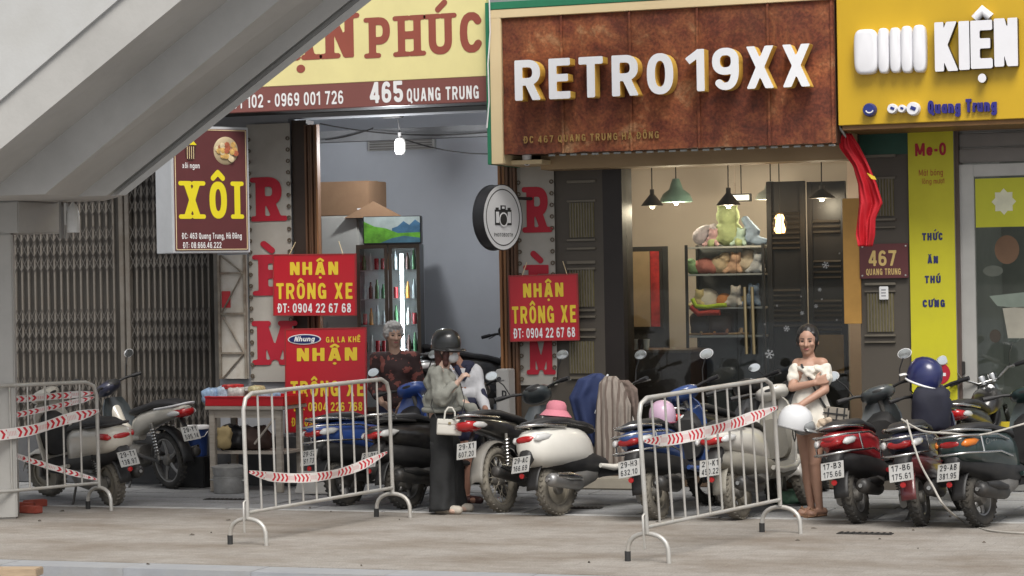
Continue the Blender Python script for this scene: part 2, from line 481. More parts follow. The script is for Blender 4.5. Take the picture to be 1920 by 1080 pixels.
m_plinth = M('plinth_dark_stone', (0.075, 0.078, 0.085), .7, var=.25, scale=3, bump=.2, bscale=25, dirt=(.2, .19, .17), dscale=2.5, damt=.35)
m_step = M('step_render_pale', (0.42, 0.38, 0.31), .9, var=.15, scale=3, bump=.2, bscale=25, dirt=(.22, .2, .17), dscale=3, damt=.6)
m_brownw = M('gate_brown_enamel', (0.13, 0.062, 0.03), .5, var=.3, scale=3, stretch=(8, 8, .6), dirt=(.05, .03, .02), dscale=2, damt=.6)
m_orangew = M('timber_orange_brown', (0.30, 0.14, 0.055), .55, var=.25, scale=4, stretch=(8, 8, .5), dirt=(.09, .05, .03), dscale=3, damt=.6)
m_pier = M('pier_brown_grey_paint', (0.088, 0.075, 0.06), .6, var=.15, scale=3, dirt=(.045, .04, .033), dscale=3, damt=.4)
m_pierhi = M('pier_moulding_highlight', (0.16, 0.14, 0.105), .45, var=.15, scale=5)  # lighter pier brown, moulding highlights put into the colour; rods share it
m_mesh = M('pier_olive_mesh', (0.17, 0.145, 0.06), .6, var=.35, scale=14, stretch=(6, 6, 1.2))
m_green = M('green_paint', (0.02, 0.20, 0.10), .5, var=.08, dirt=(.02, .1, .06), dscale=2, damt=.35)
m_dgreen = M('dark_green_paint', (0.015, 0.075, 0.05), .55, var=.12)
m_cream = M('cream_paint', (0.74, 0.60, 0.36), .55, var=.05, dirt=(.5, .36, .2), dscale=3, damt=.3)
m_alu = M('aluminium_frame', (0.50, 0.49, 0.46), .45, .35, var=.08, scale=4)
m_grey_sh = M('roller_shutter_grey', (0.23, 0.215, 0.20), .55, .2, var=.1, scale=3)
m_glass = glass_mat('shop_glass', gloss=.0)
m_glass2 = glass_mat('dim_shop_glass', (0.7, 0.73, 0.70), .01)

# ------------------------------------------------------------------ ground
def paving_mat(name, c1, c2, stain, bw=1.0, bh=.5, mortar=.006, jdark=.7, namt=.55):
    m = bpy.data.materials.new(name); m.use_nodes = True; MATS[name] = m
    n, l = m.node_tree.nodes, m.node_tree.links; b = n['Principled BSDF']
    tc = n.new('ShaderNodeTexCoord')
    br = n.new('ShaderNodeTexBrick'); br.inputs['Scale'].default_value = 1.0
    br.inputs['Brick Width'].default_value = bw; br.inputs['Row Height'].default_value = bh; br.inputs['Mortar Size'].default_value = mortar
    br.inputs['Color1'].default_value = c1 + (1,); br.inputs['Color2'].default_value = c2 + (1,)
    br.inputs['Mortar'].default_value = tuple(c * jdark for c in c1) + (1,)
    l.new(tc.outputs['Object'], br.inputs['Vector'])
    def nz(scale, stretch, lo, hi):
        mp = n.new('ShaderNodeMapping'); mp.inputs['Scale'].default_value = stretch; l.new(tc.outputs['Object'], mp.inputs['Vector'])
        t = n.new('ShaderNodeTexNoise'); t.inputs['Scale'].default_value = scale; t.inputs['Detail'].default_value = 9; t.inputs['Roughness'].default_value = .62
        l.new(mp.outputs['Vector'], t.inputs['Vector'])
        r = n.new('ShaderNodeMapRange'); r.inputs['From Min'].default_value = lo; r.inputs['From Max'].default_value = hi; l.new(t.outputs['Fac'], r.inputs['Value'])
        return r.outputs['Result'], t.outputs['Fac']
    f1, _ = nz(.9, (1, 1.7, 1), .42, .68)
    k = n.new('ShaderNodeMath'); k.operation = 'MULTIPLY'; k.inputs[1].default_value = namt; l.new(f1, k.inputs[0])
    mx = n.new('ShaderNodeMix'); mx.data_type = 'RGBA'; l.new(k.outputs[0], mx.inputs['Factor']); l.new(br.outputs['Color'], mx.inputs['A']); mx.inputs['B'].default_value = stain + (1,)
    f2, raw = nz(9, (1, 1, 1), .35, .75)
    k2 = n.new('ShaderNodeMath'); k2.operation = 'MULTIPLY'; k2.inputs[1].default_value = .3; l.new(f2, k2.inputs[0])
    mx2 = n.new('ShaderNodeMix'); mx2.data_type = 'RGBA'; l.new(k2.outputs[0], mx2.inputs['Factor']); l.new(mx.outputs['Result'], mx2.inputs['A']); mx2.inputs['B'].default_value = tuple(c * .55 for c in stain) + (1,)
    l.new(mx2.outputs['Result'], b.inputs['Base Color'])
    b.inputs['Roughness'].default_value = .85
    f3, raw3 = nz(70, (1, 1, 1), .38, .66)
    k3 = n.new('ShaderNodeMapRange'); k3.inputs['To Min'].default_value = .80; k3.inputs['To Max'].default_value = 1.16; l.new(f3, k3.inputs['Value'])
    mx3 = n.new('ShaderNodeMix'); mx3.data_type = 'RGBA'; mx3.blend_type = 'MULTIPLY'; mx3.inputs['Factor'].default_value = 1; l.new(mx2.outputs['Result'], mx3.inputs['A']); l.new(k3.outputs['Result'], mx3.inputs['B']); l.new(mx3.outputs['Result'], b.inputs['Base Color'])
    bp = n.new('ShaderNodeBump'); bp.inputs['Strength'].default_value = .25; bp.inputs['Distance'].default_value = .01; l.new(raw, bp.inputs['Height']); l.new(bp.outputs['Normal'], b.inputs['Normal'])
    return m
m_road = paving_mat('road_concrete', (.33, .35, .38), (.36, .37, .40), (.26, .255, .25), 3, 3, .004)
m_lay = paving_mat('forecourt_paving', (.335, .312, .282), (.355, .330, .298), (.175, .138, .102), .4, .2, .004, .86, .8)
m_slab = paving_mat('pavement_slab_stone', (.30, .305, .31), (.32, .325, .33), (.20, .195, .185), 9, 9, .0, 1, .6)
m_kerb = M('kerb_stone', (.30, .31, .325), .85, var=.1, scale=5, bump=.2, bscale=40, dirt=(.28, .27, .25), dscale=3, damt=.5)
m_edge = M('edging_stone', (.47, .47, .46), .8, var=.15, scale=6, dirt=(.3, .29, .27), dscale=4, damt=.6)

g = MB(); g.add([(-300, -300, -.14), (300, -300, -.14), (300, 300, -.14), (-300, 300, -.14)], [(0, 1, 2, 3)])
struct(g.build('ground', M('ground_earth', (.2, .19, .17), .95)))
g = MB(); g.add([(-300, -80, -.13), (300, -80, -.13), (300, -6.3, -.13), (-300, -6.3, -.13)], [(0, 1, 2, 3)])
struct(g.build('road', m_road))
g = MB(); g.span((-60, -6.44, -.12), (60, 8, -.012)); struct(g.build('pavement_bed', m_lay))
g = MB(); g.span((-60, -6.445, -.010), (60, -2.69, 0.0)); struct(g.build('forecourt', m_lay))
kerb = bpy.data.objects.new('kerb', None); COL.objects.link(kerb); kerb['kind'] = 'structure'
kb = MB(); kb.box((0, 0, 0), (.999, .30, .17), None, .003)
first = None
for i in range(22):
    if first is None: o = kb.build('kerb_stone', m_kerb, kerb); first = o
    else: o = first.copy(); COL.objects.link(o)
    o.location = (-7 + i * 1.0, -6.6, -.086 + random.uniform(-.0015, .0015)); o.parent = kerb
pave = bpy.data.objects.new('pavement', None); COL.objects.link(pave); pave['kind'] = 'structure'
sb = MB(); sb.box((0, 0, 0), (.992, .432, .05), None, .006); first = None
for r in range(6):
    for i in range(19):
        if first is None: o = sb.build('slab', m_slab, pave); first = o
        else: o = first.copy(); COL.objects.link(o)
        o.location = (-8.5 + i * 1.0 + (.5 if r % 2 else 0), -2.36 + r * .44, -.025 + random.uniform(-.004, .003))
        o.rotation_euler = (random.uniform(-.004, .004), random.uniform(-.003, .003), 0); o.parent = pave
eb = MB(); eb.box((0, 0, 0), (1.49, .085, .06), None, .008); first = None
for i in range(13):
    if first is None: o = eb.build('edging_stone', m_edge, pave); first = o
    else: o = first.copy(); COL.objects.link(o)
    o.location = (-8.5 + i * 1.5, -2.64, -.026 + random.uniform(-.002, .002)); o.parent = pave

# ------------------------------------------------------------------ shop fronts
def RX(px0, py0, px1, py1, Y):
    my, mx = (py0 + py1) / 2, (px0 + px1) / 2
    return at(px0, my, Y).x, at(mx, py1, Y).z, at(px1, my, Y).x, at(mx, py0, Y).z
TOPZ = 7.5
xg0, xg1 = at(-40, 600).x, at(410, 600).x            # folding gate
xp = at(545, 500).x                                   # pier with left curtain banner ends
xo0, xo1 = at(549, 500).x, at(968, 500).x             # shop 465 between the piers
xr0, xr1 = at(1132, 500).x, at(1612, 500).x           # shop 467
xq0, xq1 = at(1706, 400).x, at(1792, 500).x
xe = at(2100, 500).x
PZ = .48

# --- shop 463 with the folding gate
b1 = thing('shop_house', 'narrow shop house closed by a grey steel folding gate beside the sticky rice sign', 'building', (xg0, 0, 0))
w = MB(); w.span((xg0 - 3, 0, 0), (xg0, .3, TOPZ)); w.span((xg0, 0.0, 3.3), (xg1, .3, TOPZ)); w.span((xg1, 0, 0), (xp, .3, TOPZ))
wpart(w, 'wall', m_wallg, b1)
w = MB(); w.span((xg0 - 3, -.42, 0), (xp + .3, 0, PZ), .01); wpart(w, 'plinth', m_plinth, b1)
w = MB(); w.span((xg0, .13, PZ), (xg1, .16, 3.3)); wpart(w, 'gate_backing', m_gateback, b1)
def gate_panel(x0, x1, n):
    f = MB()
    f.span((x0, .02, PZ), (x0 + .05, .09, 3.3), .004); f.span((x1 - .05, .02, PZ), (x1, .09, 3.3), .004)
    f.span((x0 + .05, .03, PZ), (x1 - .05, .08, PZ + .05)); f.span((x0 + .05, .03, 3.24), (x1 - .05, .08, 3.3))
    fr = wpart(f, 'gate_leaf', m_gate, b1)
    st = (x1 - x0 - .1) / n; base = None
    for i in range(1, n):
        x = x0 + .05 + st * i
        if base is None:
            bb = MB(); bb.box((0, 0, 0), (.020, .022, 3.24 - PZ - .05))
            base = bb.build('gate_bar', m_gate, fr); o = base
        else: o = base.copy(); COL.objects.link(o); o.parent = fr
        o.location = Vector((x, .055, (3.24 + PZ + .05) / 2)) - Vector(b1.location)
    lt = MB()
    for i in range(0, n - 1, 1):
        xa, xb = x0 + .05 + st * i, x0 + .05 + st * (i + 1.0)
        for band in (PZ + .12, 1.30, 2.15, 2.72):
            for k in range(3):
                za, zb = band + k * .15, band + (k + 1) * .15
                for (z0, z1, yy) in ((za, zb, .036), (zb, za, .040)):
                    d = Vector((xb - xa, 0, z1 - z0)); an = math.atan2(d.z, d.x)
                    lt.box(((xa + xb) / 2, yy, (z0 + z1) / 2), (d.length + .006, .003, .008), Matrix.Rotation(-an, 3, 'Y'))
    o = lt.build('lattice', M('lattice_steel', (.10, .09, .08), .6, var=.2), fr, world_to=b1.location)
    o['kind'] = 'stuff'
    return fr
gm = at(233, 600).x
gate_panel(xg0 + .3, gm - .01, 17); gate_panel(gm + .01, xg1 - .01, 14)

# white painted steel panel between the gate and the banner pier
x0, z0, x1, z1 = RX(412, 478, 464, 710, -.05)
pn = thing('sign_frame_panel', 'narrow white sheet panel with a zigzag steel frame beside the folding gate', 'panel', (x0, -.05, z0))
w = MB(); w.span((x0, -.06, z0), (x1, -.03, z1)); wpart(w, 'sheet', M('white_sheet_worn', (.62, .59, .53), .6, var=.08, scale=4, dirt=(.32, .25, .17), dscale=4, damt=.6), pn)
m_angle = M('angle_iron_rusty', (.30, .27, .22), .7, .2, var=.3, scale=10, dirt=(.16, .08, .04), dscale=8, damt=.6)
for xx in (x0 + .012, x1 - .012):
    w = MB(); w.box((xx, -.075, (z0 + z1) / 2), (.024, .024, z1 - z0)); wpart(w, 'upright', m_angle, pn)
zz = [at(438, y, -.05).z for y in (512, 588, 662)]
for z in zz:
    w = MB(); w.box(((x0 + x1) / 2, -.075, z), (x1 - x0 - .05, .02, .02)); wpart(w, 'rung', m_angle, pn)
zl = [z1] + zz + [z0]
for i in range(4):
    a, b = Vector((x0 + .03, -.076, zl[i])), Vector((x1 - .03, -.076, zl[i + 1]))
    if i % 2 == 0: pass
    else: a.x, b.x = b.x, a.x
    w = MB(); w.tube([a, b], .009, 4); wpart(w, 'brace', m_angle, pn)
sx, sz, sx1, sz1 = RX(416, 546, 432, 577, -.064)
w = MB(); w.span((sx, -.067, sz), (sx1, -.0625, sz1)); wpart(w, 'sticker', M('sticker_red', (.55, .03, .04), .5), pn)

# --- shop 465, open fronted
b2 = thing('shop_house', 'open fronted shop house with bare blue grey walls behind the folded brown gates', 'building', (xo0, 0, 0))
IX0, IX1, IY, IZ = xo0 - 1.3, xo1 - .02, 2.5, 4.25
w = MB(); w.span((IX0, IY, 0), (IX1, IY + .15, IZ)); wpart(w, 'back_wall', m_wallb, b2)
w = MB(); w.span((IX0 - .15, .31, 0), (IX0, IY + .15, IZ)); wpart(w, 'side_wall', m_wallb, b2)
w = MB(); w.span((IX1, .31, 0), (IX1 + .06, IY + .15, IZ)); wpart(w, 'side_wall', m_wallb, b2)
w = MB(); w.span((IX0 - .15, .31, IZ), (IX1 + .12, IY + .15, IZ + .2)); wpart(w, 'ceiling', M('ceiling_white', (.6, .6, .6), .9), b2)
w = MB(); w.span((IX0, .0, 0.02), (IX1, IY, PZ - .03)); wpart(w, 'floor', M('tile_floor_grey', (.25, .24, .23), .5, var=.1), b2)
w = MB(); w.span((xp, .0, 3.62), (xo1 + .3, .3, TOPZ)); wpart(w, 'wall', m_wallg, b2)
zb = at(750, 262, 1.9).z
w = MB(); w.span((IX0, 1.85, zb), (IX1 - .002, 2.0, zb + .12)); wpart(w, 'beam', M('beam_stained', (.2, .2, .2), .9), b2)
for (pa, pb, yy, sag) in (((600, 232), (940, 245), 1.7, .08), ((760, 262), (940, 288), 1.6, .05), ((610, 262), (700, 240), 1.8, .02)):
    a, b = at(*pa, yy), at(*pb, yy); w = MB()
    w.tube([a.lerp(b, k / 12) - Vector((0, 0, sag * 4 * (k / 12) * (1 - k / 12))) for k in range(13)], .008, 5); wpart(w, 'cable', m_dark, b2)
# folded gates at both jambs: each bar on its own
def folded(px0, px1, py0, Y, nb, orange):
    xa, xb = at(px0, 500, Y).x, at(px1, 500, Y).x; base = None
    st = (xb - xa) / nb
    for i in range(nb):
        mt = m_orangew if i in orange else m_brownw
        w = MB(); w.box((0, 0, 0), (st * .62, .07 + .02 * (i % 2), 3.55 - PZ)); o = w.build('folded_bar', mt, b2)
        o.location = Vector((xa + st * (i + .5), Y + (.03 if i % 2 else 0), (3.55 + PZ) / 2)) - Vector(b2.location)
folded(576, 602, 220, .02, 5, (4,))
folded(937, 972, 220, -.06, 5, (0, 1))
w = MB(); w.span((at(550, 500).x, .02, PZ), (at(577, 500).x, .2, 3.6)); wpart(w, 'jamb', M('jamb_dark_brown', (.045, .03, .022), .6), b2)
w = MB(); w.span((at(944, 500).x + .15, .02, PZ), (xo1, .2, 3.6)); wpart(w, 'jamb', MATS['jamb_dark_brown'], b2)
gx, gz, gx1, gz1 = RX(690, 262, 815, 281, IY - .05)
w = MB(); w.span((gx, IY - .06, gz), (gx1, IY - .002, gz1)); vg = wpart(w, 'vent_frame', m_alu, b2)
for k in range(4):
    w = MB(); z = gz + (gz1 - gz) * (k + .5) / 4; w.box(((gx + gx1) / 2, IY - .07, z), (gx1 - gx - .06, .02, .016)); wpart(w, 'vent_slat', m_grey_sh, b2)

# --- shop 467
b3 = thing('shop_house', 'brown panelled shop with glass front and hanging lamps under the rusty sign', 'building', (xr0, 0, 0))
xl0, xl1 = at(1040, 500).x, at(1132, 500).x
w = MB(); w.span((xo1, 0, 0), (xl0, .3, 3.8)); w.span((xl0, .0, 0), (xl1, .3, 3.8)); wpart(w, 'pier', m_pier, b3)
w = MB(); w.span((xr1, .0, 0), (xq0, .3, 3.85)); wpart(w, 'pier', m_pier, b3)
w = MB(); w.span((xo1 + .3, 0, 3.8), (xq0 + .3, .3, TOPZ)); wpart(w, 'wall', m_wallg, b3)
def mould(px0, px1, ys, meshes, Y=0.0):
    for (y, h) in ys:
        a, b, c, d = RX(px0, y, px1, y + h, Y)
        w = MB(); w.span((a, -.028, b), (c, -.0, d), .004); wpart(w, 'moulding', m_pierhi, b3)
    for (ya, yb) in meshes:
        a, b, c, d = RX(px0 + 4, ya, px1 - 4, yb, Y)
        w = MB(); w.span((a, -.008, b), (c, .0, d)); mo = wpart(w, 'mesh_panel', m_mesh, b3)
        nb = 9; base = None
        for i in range(nb):
            q = MB(); q.box((a + (c - a) * (i + .5) / nb, -.014, (b + d) / 2), (.012, .012, d - b)); o = q.build('mesh_rod', m_pierhi, mo, world_to=b3.location)
mould(1064, 1118, [(338, 5), (375, 4), (448, 4), (464, 4), (489, 6), (502, 4), (580, 4), (592, 4), (616, 5), (630, 4), (706, 5)], [(380, 445), (506, 575), (640, 700)])
mould(1622, 1680, [(290, 5), (332, 4), (410, 4), (425, 3), (530, 5), (545, 3), (627, 4), (640, 3)], [(336, 405), (550, 622)])
a, b, c, d = RX(1612, 232, 1706, 290, -.01)
w = MB(); w.span((a, -.02, b), (c, -.001, 3.9)); wpart(w, 'fascia', m_dgreen, b3)
# beam over the glass
a, b, c, d = RX(1040, 268, 1612, 318, .1)
w = MB(); w.span((xl0, -.35, b + .03), (xr1, .02, d + .12)); wpart(w, 'lintel', M('lintel_tan', (.40, .28, .15), .6, var=.08, dirt=(.2, .13, .07), dscale=3, damt=.4), b3)
LZ = b + .03
RY, RF = 2.6, .16
XL = xo1 + .06
w = MB(); w.span((XL, RY, 0), (xr1 + 0.1, RY + .15, 4)); wpart(w, 'back_wall', m_beige, b3)
w = MB(); w.span((XL, .32, 0), (XL + .1, RY - .002, 3.94)); wpart(w, 'side_wall', m_beige, b3)
w = MB(); w.span((xr1 + .05, .32, 0), (xr1 + .2, RY - .002, 3.94)); wpart(w, 'side_wall', m_beige, b3)
w = MB(); w.span((XL, .32, 3.95), (xr1 + .2, RY + .1, 4.1)); wpart(w, 'ceiling', MATS['ceiling_white'], b3)
w = MB(); w.span((XL + .1, .0, .01), (xr1 + .05, RY, RF)); wpart(w, 'floor', M('floor_dark_wood', (.10, .065, .04), .5), b3)
w = MB(); w.span((at(1090, 915, -.3).x, -.34, 0), (at(1235, 915, -.3).x, -.005, at(1130, 897, -.3).z), .012); wpart(w, 'doorstep', m_step, b3)
w = MB(); w.span((xl1, .0, RF), (at(1174, 500, .1).x, .32, LZ + .02)); wpart(w, 'dark_jamb', M('jamb_black_brown', (.018, .013, .011), .5), b3)
# glass panes with their frames
gx0, gx1 = at(1174, 500, .12).x, xr1
pane_x = [gx0, at(1380, 500, .12).x, at(1592, 500, .12).x]
for i in range(2):
    w = MB(); w.span((pane_x[i] + .004, .115, RF), (pane_x[i + 1] - .004, .127, LZ)); pn_ = wpart(w, 'glass_pane', m_glass, b3)
hm = M('handle_brass', (.45, .36, .2), .3, .9)
for px in (1396, 1410):
    h = MB(); a, b = at(px, 538, .07), at(px + 4, 664, .07); h.tube([a, b], .016, 10); h.cyl(a - Vector((0, -.05, .06)), a - Vector((0, 0, .06)), .008, 6); h.cyl(b + Vector((0, .05, .06)), b + Vector((0, 0, .06)), .008, 6)
    wpart(h, 'door_handle', hm, b3, 40)
a, b, c, d = RX(1582, 372, 1614, 607, -.01)
w = MB(); w.span((a, -.03, b), (c, -.004, d), .003); wpart(w, 'jamb_panel', M('ochre_panel', (.48, .26, .06), .55, var=.1), b3)
a, b, c, d = RX(1520, 628, 1582, 700, .3)
w = MB(); w.span((a, .29, b), (c, .31, d)); wpart(w, 'ochre_board', M('ochre_board_dull', (.33, .17, .05), .6, var=.1), b3)
# snowflake stickers on the glass
m_flake = M('sticker_white', (.40, .41, .42), .7)
def flake(px, py, r, Y=.112):
    c = at(px, py, Y); w = MB()
    for k in range(3):
        w.box((0, -.0006 * k, 0), (2 * r, .001, r * .16), Matrix.Rotation(k * math.pi / 3 + .2, 3, 'Y'))
    for k in range(6):
        t = k * math.pi / 3 + .2
        for s_ in (-1, 1):
            q = Matrix.Rotation(t + s_ * .8, 3, 'Y'); w.box(Matrix.Rotation(t, 3, 'Y') @ Vector((r * .6, 0, 0)) + q @ Vector((r * .17, 0, 0)) + Vector((0, -.002, 0)), (r * .36, .001, r * .12), q)
    w.apply(Matrix.Translation(c)); wpart(w, 'snowflake_sticker', m_flake, b3)
for (px, py, r) in ((1548, 497, .045), (1537, 543, .024), (1541, 561, .012), (1530, 574, .026), (1504, 587, .026), (1475, 616, .04), (1457, 573, .015), (1569, 600, .015), (1574, 475, .012), (1443, 664, .06), (1502, 556, .012), (1434, 608, .015)):
    flake(px, py, r * .75)

# --- shop 469, pet food
b4 = thing('shop_house', 'pet food shop front with aluminium glass door under the yellow sign', 'building', (xq0, 0, 0))
w = MB(); w.span((xq0 + .3, 0, 3.62), (xe, .3, TOPZ)); wpart(w, 'wall', m_wallg, b4)
w = MB(); w.span((xq0, .0, 0), (xq1 - .0, .3, 3.9)); wpart(w, 'pier', M('pier_grey_plaster', (.3, .29, .27), .8), b4)
xs0 = at(1797, 400).x
w = MB(); w.span((xq1, .03, 0), (xs0, .2, 3.62)); wpart(w, 'shutter_channel', M('channel_dark', (.10, .07, .06), .5), b4)
zs0, zs1 = at(1860, 305, .1).z, at(1860, 232, .1).z
ns = 4
for i in range(ns):
    w = MB(); za = zs0 + (zs1 + .2 - zs0) * i / ns; zb_ = zs0 + (zs1 + .2 - zs0) * (i + 1) / ns
    w.span((xs0, .06 + .01 * i, za + .006), (xe, .16, zb_ - .002), .012); wpart(w, 'shutter_slat', m_grey_sh, b4)
xd0 = at(1800, 400, .12).x; xd1 = at(1828, 400, .12).x
w = MB(); w.span((xd0, .08, .12), (xd1, .18, zs0 - .01), .005); w.span((xd1, .081, at(1870, 330, .12).z), (xe, .179, zs0 - .012), .004); wpart(w, 'door_frame', m_alu, b4)
w = MB(); w.span((xd1 + .002, .12, .5), (xe, .13, at(1870, 331, .12).z)); wpart(w, 'glass_pane', m_glass2, b4)
w = MB(); w.span((xd1 + .003, .10, .12), (xe, .16, .62), .004); wpart(w, 'kick_panel', M('kick_panel_yellow', (.60, .47, .03), .5, var=.06, dirt=(.3, .24, .05), dscale=3, damt=.5), b4)
px0, pz0, px1, pz1 = RX(1829, 332, 2050, 424, .11)
w = MB(); w.span((px0, .108, pz0), (px1, .118, pz1)); po = wpart(w, 'poster', M('poster_yellow_green', (.62, .62, .03), .5, var=.08, scale=2), b4)
c = at(1882, 378, .1); w = MB(); w.prism([(c.x + .11 * (1 if k % 2 == 0 else .75) * math.cos(k * math.pi / 8), c.z + .12 * (1 if k % 2 == 0 else .75) * math.sin(k * math.pi / 8)) for k in range(16)], .103, .1075)
w.build('poster_star', M('poster_pale_yellow', (.85, .84, .62), .6), po, world_to=b4.location)
w = MB(); w.span((xd0, 2.6, 0), (xe, 2.7, 3.9)); wpart(w, 'back_wall', M('wall_dim_grey', (.26, .27, .25), .9, var=.1), b4)
w = MB(); w.span((xd0 - .1, .31, 0), (xd0, 2.6, 3.9)); wpart(w, 'side_wall', MATS['wall_dim_grey'], b4)
w = MB(); w.span((xd0, .0, .01), (xe, 2.6, .12)); wpart(w, 'floor', M('floor_grey', (.2, .2, .19), .6), b4)
w = MB(); w.span((xd0, .31, 3.9), (xe, 2.7, 4.0)); wpart(w, 'ceiling', MATS['ceiling_white'], b4)
# things showing behind that glass
for (pxa, pya, ra, rb, colr, nm) in ((1888, 468, .11, .13, (.16, .09, .05), 'decal_pouch'), (1862, 508, .09, .05, (.10, .11, .09), 'decal_bowl'), (1866, 630, .05, .06, (.05, .04, .03), 'decal_paw')):
    c = at(pxa, pya, .11); w = MB(); w.lathe([(.001, -.003), (1, -.003), (1, .003), (.001, .003)], (0, 0, 0), 'Y', 20)
    w.apply(Matrix.Translation(c) @ Matrix.Diagonal((ra, 1, rb, 1))); wpart(w, nm, M(nm, colr, .7), b4)
w = MB()
w.add([at(1855, 555, .112), at(1920, 548, .112), at(1960, 560, .112), at(1925, 578, .112), at(1870, 574, .112)], [(0, 1, 2, 3, 4)])
wpart(w, 'decal_shade', M('decal_pale_green', (.20, .24, .20), .6), b4)
w = MB(); w.add([at(1880, 578, .112), at(1960, 572, .112), at(1960, 634, .112), at(1890, 634, .112)], [(0, 1, 2, 3)])
wpart(w, 'decal_panel', M('decal_beige', (.36, .34, .28), .6), b4)
w = MB(); c = at(1806, 690, .06); w.box(c, (.035, .03, .12), None, .006); wpart(w, 'door_lock', m_dark, b4)

# ------------------------------------------------------------------ concrete footbridge stair
DY = -4.0
lines = [  # picture line of each profile corner and how far back it lies
    ((0, 192), (225, 0), -1.55), ((0, 280), (340, 0), -1.54), ((0, 345), (428, 0), -.90), ((80, 367), (524, 0), -.89),
    ((148, 367), (609, 0), -.25), ((200, 367), (656, 0), -.24), ((207, 367), (662, 0), -.15), ((216, 367), (673, 0), -.15), ((217, 367), (675, 0), -.24), ((233, 368), (697, 0), -.235)]
A_, B_ = [], []
for (p, q, dy) in lines:
    p, q = Vector(p), Vector(q); d = (q - p)
    a = p - d * 1.0; b = q + d * 1.3
    A_.append(at(a.x, a.y, DY + dy)); B_.append(at(b.x, b.y, DY + dy))
dirv = sum(((b - a) for a, b in zip(A_, B_)), Vector()) / len(A_)
Z0 = at(110, 368, DY - .4).z
n_ = len(A_)
topA = [A_[0] + Vector((0, -.03, 0)), A_[0] + Vector((0, -.03, 1.15)), A_[0] + Vector((0, .17, 1.15)), A_[0] + Vector((0, .17, .3)), A_[-1] + Vector((0, 1.1, 1.6)), A_[-1] + Vector((0, 1.1, .55))]
topB = [p + (B_[0] - A_[0]) for p in topA[:4]] + [p + (B_[-1] - A_[-1]) for p in topA[4:]]
st = thing('footbridge_stair', 'pale concrete footbridge stair flight with stepped underside slanting above the pavement', 'stair', (A_[0].x, DY, 0))
def stair_piece(ra, rb, name, mat):
    w = MB(); w.rings([ra, rb]); o = w.build(name, mat, None)
    bm = bmesh.new(); bm.from_mesh(o.data)
    r = bmesh.ops.bisect_plane(bm, geom=bm.verts[:] + bm.edges[:] + bm.faces[:], plane_co=(0, 0, Z0), plane_no=(0, 0, 1), clear_inner=True)
    ed = [e for e in r['geom_cut'] if isinstance(e, bmesh.types.BMEdge)]
    try: bmesh.ops.contextual_create(bm, geom=ed)
    except Exception: pass
    bmesh.ops.recalc_face_normals(bm, faces=bm.faces)
    for v in bm.verts: v.co -= Vector(st.location)
    bm.to_mesh(o.data); bm.free(); o.parent = st; return o
stair_piece([A_[0]] + A_[1:] + topA[4:][::-1] + [topA[3] + Vector((0, 0, -.02))], [B_[0]] + B_[1:] + topB[4:][::-1] + [topB[3] + Vector((0, 0, -.02))], 'flight', m_conc)
stair_piece(topA[:4] + [A_[0] + Vector((0, .17, .003))], topB[:4] + [B_[0] + Vector((0, .17, .003))], 'parapet', m_conc2)
pcx = ground(30, 973)
cap = MB(); cz = at(60, 436, pcx.y).z
xa, xb = at(-260, 400, pcx.y).x, at(116, 400, pcx.y + .7).x
cap.span((xa, pcx.y - .02, cz), (xb, pcx.y + .7, Z0 - .003), .012); wpart(cap, 'cap_beam', m_conc, st)
cap = MB(); ce = ground(33, 973); q3 = Matrix.Rotation(R(30), 3, 'Z'); cap.box(ce + q3 @ Vector((-.45, .32, cz / 2 + .001)), (.9, .6, cz + .001), q3, .015); wpart(cap, 'column', m_conc, st)
cap = MB(); a = at(105, 372, pcx.y + .3); cap.box((a.x + .05, pcx.y + .3, Z0 - .17), (.025, .05, .32), None, .004); cap.box((a.x + .095, pcx.y + .3, Z0 - .17), (.02, .05, .32), None, .004); wpart(cap, 'drain_pipe', M('pipe_grey', (.3, .29, .27), .6), st)
lamp = thing('wall_lamp', 'small white rounded lamp housing fixed under the footbridge cap beam', 'lamp', at(138, 436, pcx.y + .1))
w = MB(); c = at(138, 436, pcx.y + .1); hh = at(138, 378, pcx.y + .1).z - c.z
w.lathe([(.001, 0), (.052, 0), (.055, .02), (.052, hh * .6), (.036, hh * .85), (.004, hh)], c, 'Z', 20); wpart(w, 'cover', M('lamp_white_plastic', (.62, .62, .60), .4), lamp, 50)
w = MB(); w.box(c + Vector((-.06, .0, hh * .6)), (.02, .06, hh * .7)); wpart(w, 'bracket', m_alu, lamp)
# ------------------------------------------------------------------ signs
X_, Z_, NY = Vector((1, 0, 0)), Vector((0, 0, 1)), Vector((0, -1, 0))
m_white = M('sign_white', (.80, .80, .80), .45, var=.02)
m_yel = M('print_yellow', (.78, .57, .04), .5, var=.04)
m_red = M('board_red', (.50, .012, .025), .4, var=.10, scale=3, dirt=(.33, .015, .02), dscale=3, damt=.5, coat=.2)
m_maroon = M('print_maroon', (.115, .03, .032), .45, var=.06)

